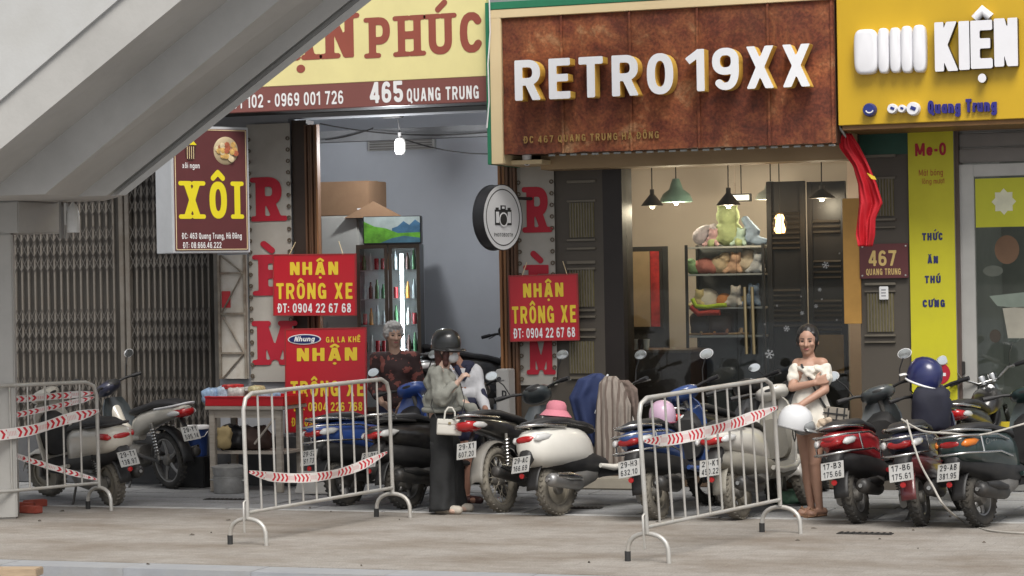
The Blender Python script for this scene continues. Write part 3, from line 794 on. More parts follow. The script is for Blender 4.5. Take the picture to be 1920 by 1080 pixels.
# curtain shop header sign
Y1 = -.75
xa, xb = at(200, 100, Y1).x, at(913, 100, Y1).x
zl = at(700, 200, Y1).z; zm = at(700, 153, Y1).z
hd = thing('header_sign', 'cream and maroon curtain shop signboard reading van phuc 465 quang trung', 'sign', (xa, Y1, zl))
w = MB(); w.span((xa, Y1, zm), (xb, Y1 + .08, zm + 1.5), .004); wpart(w, 'upper_panel', M('sign_pale_yellow', (.80, .72, .34), .5, var=.04, scale=2, dirt=(.62, .54, .26), dscale=1.5, damt=.4), hd)
w = MB(); w.span((xa, Y1 - .003, zl), (xb, Y1 + .08, zm - .002), .004); wpart(w, 'lower_band', M('sign_maroon_band', (.21, .075, .065), .5, var=.05, scale=2), hd)
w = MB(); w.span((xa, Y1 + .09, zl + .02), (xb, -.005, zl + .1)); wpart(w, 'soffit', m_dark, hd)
m_vp = M('print_brown', (.30, .075, .05), .5, var=.05)
def on(txt, name, t, mat, pl, pr, pyl, h_px, Y, **k):
    """text from picture column pl to pr with its baseline at row pyl (left end)"""
    a = at(pl, pyl, Y); b = at(pr, pyl, Y); q = ppm(a.lerp(b, .5))
    return lettering(name, txt, t, mat, a, X_, Z_, NY, b.x - a.x, h_px / q, off=t.location, **k)
on('VẠN', 'lettering', hd, m_vp, 460, 664, 118, 82, Y1 - .003, s=.095, serif=True, cell=.035, gap=.2)
on('PHÚC', 'lettering', hd, m_vp, 692, 907, 109, 76, Y1 - .003, s=.095, serif=True, cell=.035, gap=.2)
on('465', 'lettering', hd, m_white, 694, 756, 194, 40, Y1 - .006, s=.1, gap=.14)
on('QUANG TRUNG', 'lettering', hd, m_white, 763, 898, 191, 25, Y1 - .006, s=.09, gap=.18)
on('01 102 - 0969 001 726', 'lettering', hd, m_white, 436, 644, 204, 25, Y1 - .006, s=.085, gap=.16)

# rusty shop sign
Y2 = -.8
xa, xb = at(943, 150, Y2).x, at(1566, 150, Y2).x
zb_ = at(1255, 279, Y2).z; zt = at(1255, 17, Y2).z
rs = thing('rusty_signboard', 'rusty sheet metal signboard reading retro 19xx in white raised letters', 'sign', (xa, Y2, zb_))
def rust_mat():
    m = bpy.data.materials.new('rusted_sheet'); m.use_nodes = True
    n, l = m.node_tree.nodes, m.node_tree.links; b = n['Principled BSDF']; tc = n.new('ShaderNodeTexCoord')
    t1 = n.new('ShaderNodeTexNoise'); t1.inputs['Scale'].default_value = 2.6; t1.inputs['Detail'].default_value = 10; t1.inputs['Roughness'].default_value = .68; t1.inputs['Distortion'].default_value = .6
    l.new(tc.outputs['Object'], t1.inputs['Vector'])
    r = n.new('ShaderNodeValToRGB'); e = r.color_ramp.elements
    e[0].position = .28; e[0].color = (.05, .015, .009, 1); e[1].position = .74; e[1].color = (.44, .26, .13, 1)
    q = r.color_ramp.elements.new(.45); q.color = (.16, .038, .017, 1); q = r.color_ramp.elements.new(.58); q.color = (.27, .085, .032, 1)
    l.new(t1.outputs['Fac'], r.inputs['Fac'])
    t2 = n.new('ShaderNodeTexNoise'); t2.inputs['Scale'].default_value = 38; t2.inputs['Detail'].default_value = 6; l.new(tc.outputs['Object'], t2.inputs['Vector'])
    mr = n.new('ShaderNodeMapRange'); mr.inputs['From Min'].default_value = .35; mr.inputs['From Max'].default_value = .7; mr.inputs['To Min'].default_value = .65; mr.inputs['To Max'].default_value = 1.25; l.new(t2.outputs['Fac'], mr.inputs['Value'])
    mx = n.new('ShaderNodeMix'); mx.data_type = 'RGBA'; mx.blend_type = 'MULTIPLY'; mx.inputs['Factor'].default_value = 1
    l.new(r.outputs['Color'], mx.inputs['A']); l.new(mr.outputs['Result'], mx.inputs['B']); t3 = n.new('ShaderNodeTexNoise'); t3.inputs['Scale'].default_value = 1.1; t3.inputs['Detail'].default_value = 4; l.new(tc.outputs['Object'], t3.inputs['Vector'])
    m3_ = n.new('ShaderNodeMapRange'); m3_.inputs['From Min'].default_value = .35; m3_.inputs['From Max'].default_value = .65; m3_.inputs['To Min'].default_value = .72; m3_.inputs['To Max'].default_value = 1.2; l.new(t3.outputs['Fac'], m3_.inputs['Value'])
    mx3 = n.new('ShaderNodeMix'); mx3.data_type = 'RGBA'; mx3.blend_type = 'MULTIPLY'; mx3.inputs['Factor'].default_value = 1; l.new(mx.outputs['Result'], mx3.inputs['A']); l.new(m3_.outputs['Result'], mx3.inputs['B']); l.new(mx3.outputs['Result'], b.inputs['Base Color'])
    b.inputs['Roughness'].default_value = .68; b.inputs['Metallic'].default_value = .15
    bp = n.new('ShaderNodeBump'); bp.inputs['Strength'].default_value = .5; bp.inputs['Distance'].default_value = .012; l.new(t1.outputs['Fac'], bp.inputs['Height']); l.new(bp.outputs['Normal'], b.inputs['Normal'])
    return m
m_rust = rust_mat()
seam = [943, 1055, 1183, 1310, 1442, 1566]
for i in range(5):
    a = at(seam[i], 150, Y2).x; b = at(seam[i + 1], 150, Y2).x; w = MB()
    nx, nz = 10, 8; vs_ = []
    for j in range(nz + 1):
        for k in range(nx + 1):
            u, v = k / nx, j / nz
            y = Y2 - .012 * math.sin(math.pi * u) * math.sin(math.pi * v) + .012 * mnoise.noise(Vector((u * 3 + i * 7, v * 3, 2)))
            z = zb_ + (zt - zb_) * v + (.012 * mnoise.noise(Vector((u * 5 + i * 3, 1, 4))) if j == 0 else 0)
            vs_.append((a + .002 + (b - a - .004) * u, y, z))
    w.add(vs_, [(j * (nx + 1) + k, j * (nx + 1) + k + 1, (j + 1) * (nx + 1) + k + 1, (j + 1) * (nx + 1) + k) for j in range(nz) for k in range(nx)])
    o = wpart(w, 'rust_panel', m_rust, rs, 60)
    w = MB(); w.box((b if i < 4 else b - .02, Y2 - .016, (zb_ + zt) / 2), (.022, .012, zt - zb_ + .01)); wpart(w, 'seam_strip', m_rust, rs)
w = MB(); w.span((xa, Y2 + .03, zb_ + .004), (xb, -.01, zt)); wpart(w, 'casing', M('casing_brown', (.12, .06, .035), .7), rs)
xc = at(921, 150, Y2).x; zc = at(1255, 4, Y2).z; zbot = at(930, 308, Y2).z
w = MB(); w.span((xc, Y2 - .03, zbot), (xa - .003, -.02, zc), .004); wpart(w, 'side_frame', m_cream, rs)
w = MB(); w.span((xc, Y2 - .032, zt + .002), (xb, -.02, zc + .02), .004); wpart(w, 'top_frame', m_cream, rs)
xg = at(914, 150, Y2).x
w = MB(); w.span((xg, Y2 - .034, zbot - .003), (xc - .001, -.02, zc + .09), .003); wpart(w, 'side_trim', m_green, rs)
w = MB(); w.span((xc, Y2 - .036, zc + .022), (xb, -.02, zc + .09), .003); wpart(w, 'top_trim', m_green, rs)
w = MB(); w.span((xc, Y2 + .2, zbot + .002), (at(1000, 150, Y2).x, -.03, zbot + .04)); wpart(w, 'under_board', m_cream, rs)
# dashed light strip under the sign
for k in range(26):
    w = MB(); w.box((xa + .45 + k * .105, Y2 + .05, zb_ - .018), (.06, .02, .016)); wpart(w, 'strip_light', M('strip_diode_grey', (.35, .37, .36), .5), rs)
# raised letters
m_lw = M('letter_white_acrylic', (.86, .87, .90), .35, var=.015, coat=.3)
m_gold = M('letter_gold_glow_return', (.80, .52, .10), .45, .0, var=.08)  # gold sides, with a back-lit glow put into the bright colour
on('RETRO', 'letter', rs, m_lw, 976, 1272, 191, 76, Y2 - .04, s=.092, gap=.2, each=True, depth=.15, side=m_gold, cell=.03)
on('19XX', 'letter', rs, m_lw, 1298, 1529, 174, 79, Y2 - .04, s=.088, gap=.14, each=True, depth=.15, side=m_gold, cell=.03)
m_brass = M('letter_brass', (.36, .22, .07), .5, .3, var=.25, scale=12)
on('ĐC 467 QUANG TRUNG HÀ ĐÔNG', 'address_letter', rs, m_brass, 983, 1236, 269, 13.5, Y2 - .012, s=.085, gap=.3, cell=.06, each=True, depth=.012)

# yellow accessories sign
Y3 = -.85
xa, xb = at(1570, 120, Y3).x, at(2080, 120, Y3).x
zb_ = at(1745, 229, Y3).z
ys = thing('yellow_signboard', 'big golden yellow signboard with puffy white letters kien and blue quang trung', 'sign', (xa, Y3, zb_))
w = MB(); w.span((xa, Y3, zb_), (xb, -.02, zb_ + 2.2), .006); wpart(w, 'board', M('sign_golden_yellow', (.60, .375, .012), .4, var=.06, scale=1.5, coat=.2), ys)
w = MB(); w.span((xa + .03, Y3 + .03, zb_ - .04), (xb, -.06, zb_ - .002)); wpart(w, 'base_trim', M('trim_brown', (.2, .1, .03), .5), ys)
m_puff = M('puffy_white', (.80, .80, .83), .4, var=.02, coat=.2)
m_edgeb = M('letter_dark_return', (.06, .05, .045), .5)
def puff(pl, pr, pt, pb, mat=None, name='letter', r=.45):
    """rounded block letter standing off the board"""
    a = at(pl, pb, Y3); b = at(pr, pt, Y3); wd, ht = b.x - a.x, at((pl + pr) / 2, pt, Y3).z - at((pl + pr) / 2, pb, Y3).z
    c = Vector(((a.x + b.x) / 2, Y3 - .06, at((pl + pr) / 2, (pt + pb) / 2, Y3).z))
    w = MB(); rs_ = []
    for (yy, k) in ((.058, .96), (.0, 1.0), (-.03, .97), (-.045, .85), (-.05, .6)):
        ring = []
        for j in range(28):
            t = 2 * math.pi * j / 28; p = 4.0; c_, s_ = math.cos(t), math.sin(t)
            ring.append(c + Vector((wd / 2 * k * math.copysign(abs(c_) ** (2 / p), c_), yy, (ht / 2 - (1 - k) * wd / 3) * math.copysign(abs(s_) ** (2 / p), s_))))
        rs_.append(ring)
    w.rings(rs_); return wpart(w, name, mat or m_puff, ys, 60)
for (pl, pr, pt, pb) in ((1605, 1649, 56, 141), (1650, 1670, 54, 139), (1672, 1692, 53, 138), (1693, 1714, 50, 138), (1715, 1739, 48, 137)): puff(pl, pr, pt, pb)
on('K', 'letter', ys, m_puff, 1757, 1798, 136, 92, Y3, s=.125, each=True, depth=.10, side=m_edgeb, cell=.03)
on('I', 'letter', ys, m_puff, 1802, 1822, 133, 91, Y3, s=.12, each=True, depth=.10, side=m_edgeb, cell=.03)
on('Ẹ', 'letter', ys, m_puff, 1824, 1865, 131, 90, Y3, s=.105, each=True, depth=.10, side=m_edgeb, cell=.03)
on('N', 'letter', ys, m_puff, 1868, 1912, 127, 90, Y3, s=.125, each=True, depth=.10, side=m_edgeb, cell=.03)
w = MB(); a, b, c = at(1828, 36, Y3 - .05), at(1842, 20, Y3 - .05), at(1857, 33, Y3 - .05); w.tube([a, b, c], [.042, .05, .042], 10); wpart(w, 'accent', m_puff, ys, 60)
w = MB(); w.lathe([(.001, -.03), (.05, -.03), (.06, 0), (.06, .05), (.001, .05)], at(1630, 206, Y3 - .05), 'Y', 20); bd = wpart(w, 'round_badge', M('badge_blue', (.02, .035, .20), .4), ys, 40)
w = MB(); c = at(1630, 206, Y3 - .084); w.tube([c + Vector((.03 * math.cos(t), 0, -.004 - .022 * math.sin(t))) for t in [k * math.pi / 8 for k in range(9)]], .006, 6); w.build('smile_mark', m_white, bd, world_to=ys.location)
for (px, r_) in ((1673, .045), (1691, .036), (1712, .06)):
    w = MB(); w.lathe([(.001, -.03), (r_ * .85, -.03), (r_, -.005), (r_, .05), (.001, .05)], at(px, 204, Y3 - .05), 'Y', 20); q = wpart(w, 'round_badge', m_puff, ys, 40)
    w = MB(); w.box(at(px, 203, Y3 - .083), (r_ * .8, .006, r_ * .5), Matrix.Rotation(.4, 3, 'Y'), .002); w.build('badge_mark', MATS['badge_blue'], q, world_to=ys.location)
on('Quang', 'small_letter', ys, M('letter_blue', (.025, .022, .20), .4), 1741, 1802, 214, 25, Y3, s=.12, gap=.12, each=True, depth=.04)
on('Trung', 'small_letter', ys, MATS['letter_blue'], 1812, 1870, 211, 25, Y3, s=.12, gap=.12, each=True, depth=.04)

# projecting light box for sticky rice
th = R(57); cb = at(380, 357, -.75); q = ppm(cb)
BW, BH, BT = .86, 236 / q, .32
bx = thing('light_box_sign', 'projecting maroon light box with yellow word xoi and a bowl of rice', 'sign', cb, (0, 0, th))
w = MB(); w.box((0, 0, 0), (BW, BT, BH), None, .006); w.build('casing', M('casing_alu_pale', (.56, .58, .60), .45, .2, var=.06), bx)
w = MB(); w.box((0, -BT / 2 - .003, 0), (BW - .05, .008, BH - .05)); w.build('front_face', m_maroon, bx)
fy = -BT / 2 - .009
m_yel2 = M('print_bright_yellow', (.80, .68, .02), .5, var=.03)
def loc(txt, name, t, mat, xm, zb, wd, ht, y, **k): return lettering(name, txt, t, mat, (xm, y, zb), X_, Z_, NY, wd, ht, centre=True, **k)
for (sx, sz, wdt) in ((0, BH / 2 - .035, BW - .08), (0, -BH / 2 + .035, BW - .08)):
    w = MB(); w.box((sx, fy, sz), (wdt, .002, .008)); w.build('border_line', m_cream, bx)
for sx in (-BW / 2 + .038, BW / 2 - .038):
    w = MB(); w.box((sx, fy, 0), (.008, .002, BH - .07)); w.build('border_line', m_cream, bx)
loc('XÔI', 'lettering', bx, m_yel2, .0, -.28, .64, .36, fy, s=.10, serif=True, gap=.26, cell=.03)
loc('ĐC: 463 Quang Trung, Hà Đông', 'lettering', bx, m_white, .0, -.475, .66, .058, fy, s=.085, gap=.16)
loc('ĐT: 08.666.46.222', 'lettering', bx, m_white, -.11, -.565, .42, .058, fy, s=.085, gap=.16)
w = MB(); w.lathe([(.001, -.006), (.125, -.006), (.14, .004), (.001, .004)], (.17, fy, .38), 'Y', 28); pl_ = w.build('plate_picture', M('dish_rim', (.50, .40, .25), .5, var=.2), bx, 40)
for k in range(26):
    t, r_ = random.uniform(0, 6.28), .105 * math.sqrt(random.random())
    w = MB(); w.lathe([(.001, -.006), (.03, -.004), (.001, .004)], (.17 + r_ * math.cos(t), fy - .009 - .0004 * k, .38 + r_ * math.sin(t)), 'Y', 7)
    w.build('rice_piece', [M('food_gold', (.62, .38, .12), .6, var=.4, scale=30), M('food_red', (.42, .12, .06), .6, var=.4, scale=30), M('food_cream', (.66, .55, .35), .6, var=.3, scale=30)][k % 3], pl_)
w = MB(); w.prism([(-.29, .43), (-.275, .31), (-.25, .28), (-.2, .28), (-.175, .31), (-.16, .43)], fy - .003, fy); cu = w.build('cup_picture', M('print_dark_brown', (.06, .02, .015), .6), bx)
for k in range(4):
    w = MB(); w.box((-.26 + k * .023, fy - .0045, .355), (.006, .002, .12)); w.build('cup_stripe', m_cream, cu)
w = MB(); w.prism([(-.295, .43), (-.25, .49), (-.2, .48), (-.155, .43)], fy - .0035, fy - .0005); w.build('cup_rice', m_yel2, cu)
loc('xôi ngon', 'lettering', bx, m_white, -.22, .205, .19, .055, fy, s=.08, gap=.14)
w = MB()
for z in (.35, -.3): w.cyl((.25, BT / 2 - .02, z), Vector((.25, BT / 2 - .02, z)) + Matrix.Rotation(-th, 3, 'Z') @ Vector((.12, .75 - .1, 0)), .018, 8)
w.build('bracket', m_angle, bx)

# curtain banners on the piers
m_ban = M('banner_cloth', (.42, .40, .36), .85, var=.06, scale=3, dirt=(.28, .25, .21), dscale=2.5, damt=.4)
m_redl = M('print_crimson', (.42, .012, .03), .6, var=.06)
m_eye = M('eyelet_brown', (.12, .09, .06), .6)
def curtain_banner(px0, px1, py0, py1, letters, label, Y=-.03):
    a, b, c, d = RX(px0, py0, px1, py1, Y)
    t = thing('curtain_banner', label, 'banner', ((a + c) / 2, Y, b))
    w = MB(); n = 14; vs_ = []
    for j in range(n + 1):
        for k in range(5): vs_.append((a + (c - a) * k / 4, Y - .006 + .004 * math.sin(j * 1.7 + k), b + (d - b) * j / n))
    w.add(vs_, [(j * 5 + k, j * 5 + k + 1, j * 5 + k + 6, j * 5 + k + 5) for j in range(n) for k in range(4)]); wpart(w, 'cloth', m_ban, t, 180)
    ne = int((d - b) / .115)
    for k in range(ne):
        for x in (a + .022, c - .022):
            w = MB(); w.lathe([(.012, -.004), (.022, -.004), (.022, .004), (.012, .004)], (x, Y - .017, b + .06 + (d - b - .1) * k / ne), 'Y', 8, close=True); wpart(w, 'eyelet', m_eye, t)
    for (ch, l, r, bot, h) in letters: on(ch, 'lettering', t, m_redl, l, r, bot, h, Y - .016, s=.108, serif=True, cell=.035)
    return t
curtain_banner(467, 548, 232, 716, (('R', 480, 529, 415, 82), ('È', 485, 528, 554, 76), ('M', 483, 549, 684, 82)), 'tall grey curtain banner lettered rem beside the light box sign')
curtain_banner(972, 1042, 312, 722, (('R', 988, 1028, 436, 85), ('È', 992, 1030, 575, 78), ('M', 994, 1036, 702, 74)), 'tall grey curtain banner lettered rem behind the round camera sign')

# parking boards
def board(name, label, cx, cy, wpx, hpx, Y, rows, tilt=0.0, rz=0.0, lean=0.0, hanger=False):
    c = at(cx, cy, Y); q = ppm(c); view = (CAM - c); view.z = 0; view.normalize()
    nrm = Vector((math.sin(rz), -math.cos(rz), 0)); wd, ht = wpx / q / max(.3, nrm.dot(view)), hpx / q
    t = thing(name, label, 'sign', c, (lean, tilt, rz))
    w = MB(); w.box((0, 0, 0), (wd, .02, ht), None, .003); w.build('panel', m_red, t)
    for (sx, sz, sw, sh) in ((0, ht / 2 - .006, wd, .012), (0, -ht / 2 + .006, wd, .012), (-wd / 2 + .006, 0, .012, ht - .026), (wd / 2 - .006, 0, .012, ht - .026)):
        w = MB(); w.box((sx, -.012, sz), (sw, .004, sh)); w.build('rim', M('rim_rusty_red', (.30, .03, .03), .5), t)
    for (txt, fx, fz, fw, fh, mt, s_) in rows:
        loc(txt, 'lettering', t, mt, fx * wd, fz * ht, fw * wd, fh * ht, -.0135, s=s_, gap=.17)
    if hanger:
        for sx in (-.3, .35):
            w = MB(); w.tube([(sx * wd, -.012, ht / 2 - .01), (sx * wd * .8, .03, ht / 2 + .12)], .004, 5); w.build('tie_wire', m_cream, t)
    return t, wd, ht
r_small = [('NHẬN', .0, .16, .58, .21, m_yel, .105), ('TRÔNG XE', .0, -.23, .92, .26, m_yel, .095), ('ĐT: 0904 22 67 68', .0, -.45, .88, .15, m_white, .09)]
board('parking_board', 'red hanging parking board above the larger red board, phone number in white', 590, 534, 155, 116, -.12, r_small, R(.6), 0, 0, True)
board('parking_board', 'red parking board hung in front of the curtain banner below the round sign', 1020, 577, 130, 125, -.14, r_small, R(-.6), R(6), 0, True)
t, wd, ht = board('parking_board', 'large red parking board with blue oval logo standing on the dark plinth', 611, 713, 152, 196, -.36,
      [('GA LA KHÊ', .22, .36, .42, .055, m_yel, .09), ('NHẬN', .02, .185, .74, .125, m_yel, .105), ('TRÔNG XE', .02, -.155, .90, .15, m_yel, .095), ('ĐT: 0904 226 768', .03, -.295, .84, .085, m_yel, .09), ('ĐT: 0904 226', -.14, -.44, .55, .085, m_yel, .09)], R(-.4), R(2), R(-3))
w = MB(); w.lathe([(.001, -.002), (1, -.002), (1, .002), (.001, .002)], (0, 0, 0), 'Y', 32); w.apply(Matrix.Translation((-.255 * wd, -.015, .395 * ht)) @ Matrix.Diagonal((.205 * wd, 1, .05 * ht, 1))); w.build('logo_rim', m_white, t)
w = MB(); w.lathe([(.001, -.002), (1, -.002), (1, .002), (.001, .002)], (0, 0, 0), 'Y', 32); w.apply(Matrix.Translation((-.255 * wd, -.018, .395 * ht)) @ Matrix.Diagonal((.19 * wd, 1, .041 * ht, 1))); w.build('logo_oval', M('logo_navy', (.012, .02, .12), .4), t)
lettering('logo_lettering', 'Nhung', t, m_white, (-.255 * wd, -.0215, .375 * ht), X_, (.25, 0, 1), NY, .25 * wd, .05 * ht, centre=True, s=.1, gap=.1)

# round projecting sign with a camera emblem
cr = at(933, 408, -.6); q = ppm(cr); rad = 62 / q
rd = thing('round_projecting_sign', 'round white projecting sign with a black camera emblem and dark rim', 'sign', cr, (0, 0, R(74)))
w = MB(); w.lathe([(.001, -.058), (rad * .93, -.058), (rad, -.064), (rad, -.05), (rad * .985, -.048), (rad * .985, .048), (rad, .05), (rad, .064), (rad * .93, .058), (.001, .058)], (0, 0, 0), 'Y', 48); w.build('drum', M('rim_dark', (.03, .03, .033), .4), rd, 35)
w = MB(); w.lathe([(.001, -.062), (rad * .985, -.062), (rad * .99, -.059), (.001, -.059)], (0, 0, 0), 'Y', 48); w.build('face', m_white, rd)
w = MB(); w.lathe([(rad * .83, -.064), (rad * .86, -.064), (rad * .86, -.061), (rad * .83, -.061)], (0, 0, 0), 'Y', 48, close=True); w.build('ring_line', m_dark, rd)
w = MB(); w.lathe([(.001, .062), (rad * .985, .062), (rad * .99, .059), (.001, .059)], (0, 0, 0), 'Y', 48); w.build('face', m_white, rd)
cam_ = MB(); k = rad * .42
E_ = [((0, -.066, 0), (2 * k, .003, 1.1 * k)), ((0, -.066, .68 * k), (.62 * k, .003, .36 * k)), ((-.72 * k, -.066, .62 * k), (.34 * k, .003, .16 * k)), ((.72 * k, -.066, .62 * k), (.34 * k, .003, .16 * k))]
for c_, s_ in E_: cam_.box(c_, s_)
em = cam_.build('camera_emblem', m_dark, rd)
for (c_, s_) in (((-.72 * k, -.069, .05), (.36 * k, .002, .8 * k)), ((.72 * k, -.069, .05), (.36 * k, .002, .8 * k)), ((0, -.069, .70 * k), (.3 * k, .002, .16 * k))):
    w = MB(); w.box((c_[0], c_[1], 0 if abs(c_[0]) > 0 else c_[2]), s_); w.build('emblem_detail', m_white, em)
w = MB(); w.lathe([(.42 * k, -.072), (.52 * k, -.072), (.52 * k, -.069), (.42 * k, -.069)], (0, 0, -.02), 'Y', 24, close=True); w.build('emblem_lens', m_white, em)
w = MB(); w.lathe([(.001, -.0705), (.46 * k, -.0705), (.46 * k, -.0695), (.001, -.0695)], (0, 0, -.02), 'Y', 24); w.build('emblem_lens', m_dark, em)
lettering('lettering', 'PHOTOBOOTH', rd, m_dark, (0, -.065, -rad * .58), X_, Z_, NY, rad * .95, rad * .11, centre=True, s=.07, gap=.2)
w = MB(); w.tube([(0.25, 0, rad * .6), (.55, .0, rad * .6)], .015, 8); w.build('bracket', m_dark, rd)

# number plate of the house, banner of the pet shop, intercom
a, b, c, d = RX(1612, 457, 1703, 522, -.035)
np_ = thing('house_number_plate', 'maroon house number plate 467 quang trung screwed to the brown pier', 'sign', ((a + c) / 2, -.035, (b + d) / 2))
w = MB(); w.span((a, -.045, b), (c, -.03, d), .003); wpart(w, 'plate', m_maroon, np_)
m_goldp = M('print_gold', (.66, .48, .18), .4, .2)
on('467', 'lettering', np_, m_goldp, 1629, 1681, 499, 29, -.047, s=.09, gap=.14)
on('QUANG TRUNG', 'lettering', np_, m_goldp, 1624, 1689, 516, 12, -.047, s=.09, gap=.16, cell=.06)
for (px, py) in ((1617, 463), (1698, 461), (1617, 517), (1698, 516)):
    w = MB(); w.lathe([(.001, -.006), (.008, -.004), (.008, .003), (.001, .003)], at(px, py, -.047), 'Y', 10); wpart(w, 'screw', m_alu, np_)
a, b, c, d = RX(1649, 537, 1666, 562, -.03)
ic = thing('door_intercom', 'small white intercom box under the house number plate', 'intercom', ((a + c) / 2, -.03, (b + d) / 2))
w = MB(); w.span((a, -.05, b), (c, -.028, d), .005); wpart(w, 'case', m_white, ic)
for k in range(3):
    w = MB(); w.box(((a + c) / 2, -.0505, b + (d - b) * (.3 + .22 * k)), ((c - a) * .5, .002, .012)); wpart(w, 'label_strip', M('grey_print', (.3, .3, .32), .5), ic)
a, b, c, d = RX(1706, 236, 1791, 775, -.03)
mb_ = thing('vertical_banner', 'tall lemon yellow pet food banner with red and blue words', 'banner', ((a + c) / 2, -.03, b))
w = MB(); w.span((a, -.03, b), (c, -.012, d), .002); wpart(w, 'sheet', M('banner_lemon', (.60, .56, .018), .5, var=.05, scale=1.5, dirt=(.47, .42, .03), dscale=2, damt=.4), mb_)
on('Me-O', 'lettering', mb_, m_redl, 1716, 1774, 293, 24, -.034, s=.105, gap=.14)
on('Mát bóng', 'lettering', mb_, M('print_orange_red', (.45, .10, .02), .6), 1723, 1768, 330, 12, -.034, s=.06, gap=.16)
on('lông mượt', 'lettering', mb_, MATS['print_orange_red'], 1729, 1771, 345, 10, -.034, s=.06, gap=.16)
m_navy = M('print_navy', (.02, .025, .12), .5)
for (tx, l, r, bl) in (('THỨC', 1729, 1768, 451), ('ĂN', 1739, 1759, 494), ('THÚ', 1734, 1764, 531), ('CƯNG', 1730, 1772, 576)):
    on(tx, 'lettering', mb_, m_navy, l, r, bl, 14, -.034, s=.12, gap=.16)
w = MB(); cc = at(1761, 700, -.034); w.lathe([(.001, -.002), (.10, -.002), (.10, .002), (.001, .002)], cc, 'Y', 24); wpart(w, 'round_logo', m_redl, mb_)
w = MB(); w.box(cc + Vector((0, -.003, -.01)), (.12, .002, .028)); wpart(w, 'logo_bar', m_white, mb_)
a, b, c, d = RX(1705, 233, 1757, 243, -.12)
w = MB(); w.span((a, -.16, b), (c, -.05, d), .01); tag(w.build('tube_lamp', M('lamp_dull_white', (.6, .6, .57), .5)), 'dull white tube lamp housing over the lemon yellow banner', 'lamp')

# red flag hanging in folds from a short pole
fl = thing('flag', 'red flag with a folded yellow star hanging limp beside the yellow signboard', 'flag', at(1580, 250, -.62))
P0 = at(1578, 245, -.62)
prof = [(250, 1580, 1596), (275, 1573, 1612), (310, 1598, 1630), (345, 1607, 1645), (380, 1609, 1656), (410, 1607, 1642), (440, 1605, 1640), (462, 1610, 1634)]
w = MB(); vs_ = []; nk = 26
rows_ = 40
for j in range(rows_ + 1):
    f = j / rows_ * (len(prof) - 1); i = min(int(f), len(prof) - 2); t_ = f - i
    py = prof[i][0] * (1 - t_) + prof[i + 1][0] * t_; l = prof[i][1] * (1 - t_) + prof[i + 1][1] * t_; r_ = prof[i][2] * (1 - t_) + prof[i + 1][2] * t_
    for k in range(nk + 1):
        u = k / nk; p = at(l + (r_ - l) * u, py, -.62)
        p.y += .028 * math.sin(u * 10 + j * .10) * (.3 + .7 * min(1, j / 8)) + .012 * math.sin(u * 23 - j * .2)
        vs_.append(p)
w.add(vs_, [(j * (nk + 1) + k, j * (nk + 1) + k + 1, (j + 1) * (nk + 1) + k + 1, (j + 1) * (nk + 1) + k) for j in range(rows_) for k in range(nk)])
fc = wpart(w, 'cloth', M('flag_red', (.50, .008, .018), .7, var=.08, scale=5), fl, 180)
sm = fc.modifiers.new('thickness', 'SOLIDIFY'); sm.thickness = .004
w = MB(); c = at(1636, 330, -.70); w.prism([(c.x - .05, c.z + .03), (c.x + .02, c.z - .005), (c.x + .035, c.z - .035), (c.x - .01, c.z - .025), (c.x - .03, c.z)], c.y - .003, c.y); wpart(w, 'star_fold', m_yel, fl)
w = MB(); w.tube([at(1572, 236, -.66), at(1590, 262, -.60), Vector((at(1600, 280, -.5).x, -.03, at(1600, 290, -.5).z))], .012, 8); wpart(w, 'pole', m_alu, fl)

# security camera under the rusty sign
sc_ = thing('security_camera', 'small white dome security camera under the corner of the rusty sign', 'camera', at(988, 300, -.55))
c = at(988, 300, -.55)
w = MB(); w.lathe([(.001, .075), (.045, .075), (.045, .0), (.04, -.02), (.001, -.02)], c, 'Z', 20); wpart(w, 'housing', m_white, sc_, 40)
w = MB(); w.lathe([(.001, -.055), (.02, -.05), (.034, -.035), (.038, -.018), (.001, -.018)], c, 'Z', 20); wpart(w, 'dome', m_white, sc_, 60)
w = MB(); w.lathe([(.001, -.004), (.017, -.002), (.017, .01), (.001, .01)], c + Vector((.01, -.036, -.03)), 'Y', 12); wpart(w, 'lens', m_dark, sc_)
# ------------------------------------------------------------------ motorbikes
m_tyre = M('tyre_rubber', (.035, .034, .032), .85, var=.2, scale=8, bump=.25, bscale=60, dirt=(.17, .15, .12), dscale=5, damt=.5)
m_tyre_d = M('tyre_rubber_dusty', (.14, .128, .108), .9, var=.2, scale=8, bump=.25, bscale=60, dirt=(.33, .30, .24), dscale=4, damt=.8)
m_alloy = M('alloy_grey', (.30, .30, .30), .4, .7, var=.1, dirt=(.22, .2, .17), dscale=6, damt=.6)
m_rimd = M('rim_dusty', (.38, .35, .29), .6, .3, var=.12, dirt=(.28, .24, .18), dscale=6, damt=.7)
m_chrome = M('chrome', (.62, .62, .61), .22, 1.0, var=.08, dirt=(.25, .22, .18), dscale=8, damt=.35)
m_blackp = M('black_plastic', (.018, .018, .019), .5, var=.15, scale=10, dirt=(.07, .066, .058), dscale=5, damt=.3)
m_seat = M('seat_vinyl', (.02, .02, .022), .55, var=.15, scale=10, bump=.15, bscale=120, dirt=(.08, .075, .07), dscale=4, damt=.3)
m_engine = M('engine_alloy', (.20, .195, .185), .5, .5, var=.15, scale=12, dirt=(.16, .14, .11), dscale=8, damt=.7)
m_exh = M('exhaust_black', (.05, .05, .05), .45, .5, var=.15, dirt=(.14, .12, .1), dscale=6, damt=.5)
m_tail = M('tail_lens_red', (.42, .01, .012), .15, var=.08, coat=.6)
m_amber = M('lens_amber', (.62, .17, .015), .2, var=.05, coat=.5)
m_clear = M('lens_clear', (.58, .58, .57), .15, var=.05, coat=.5)
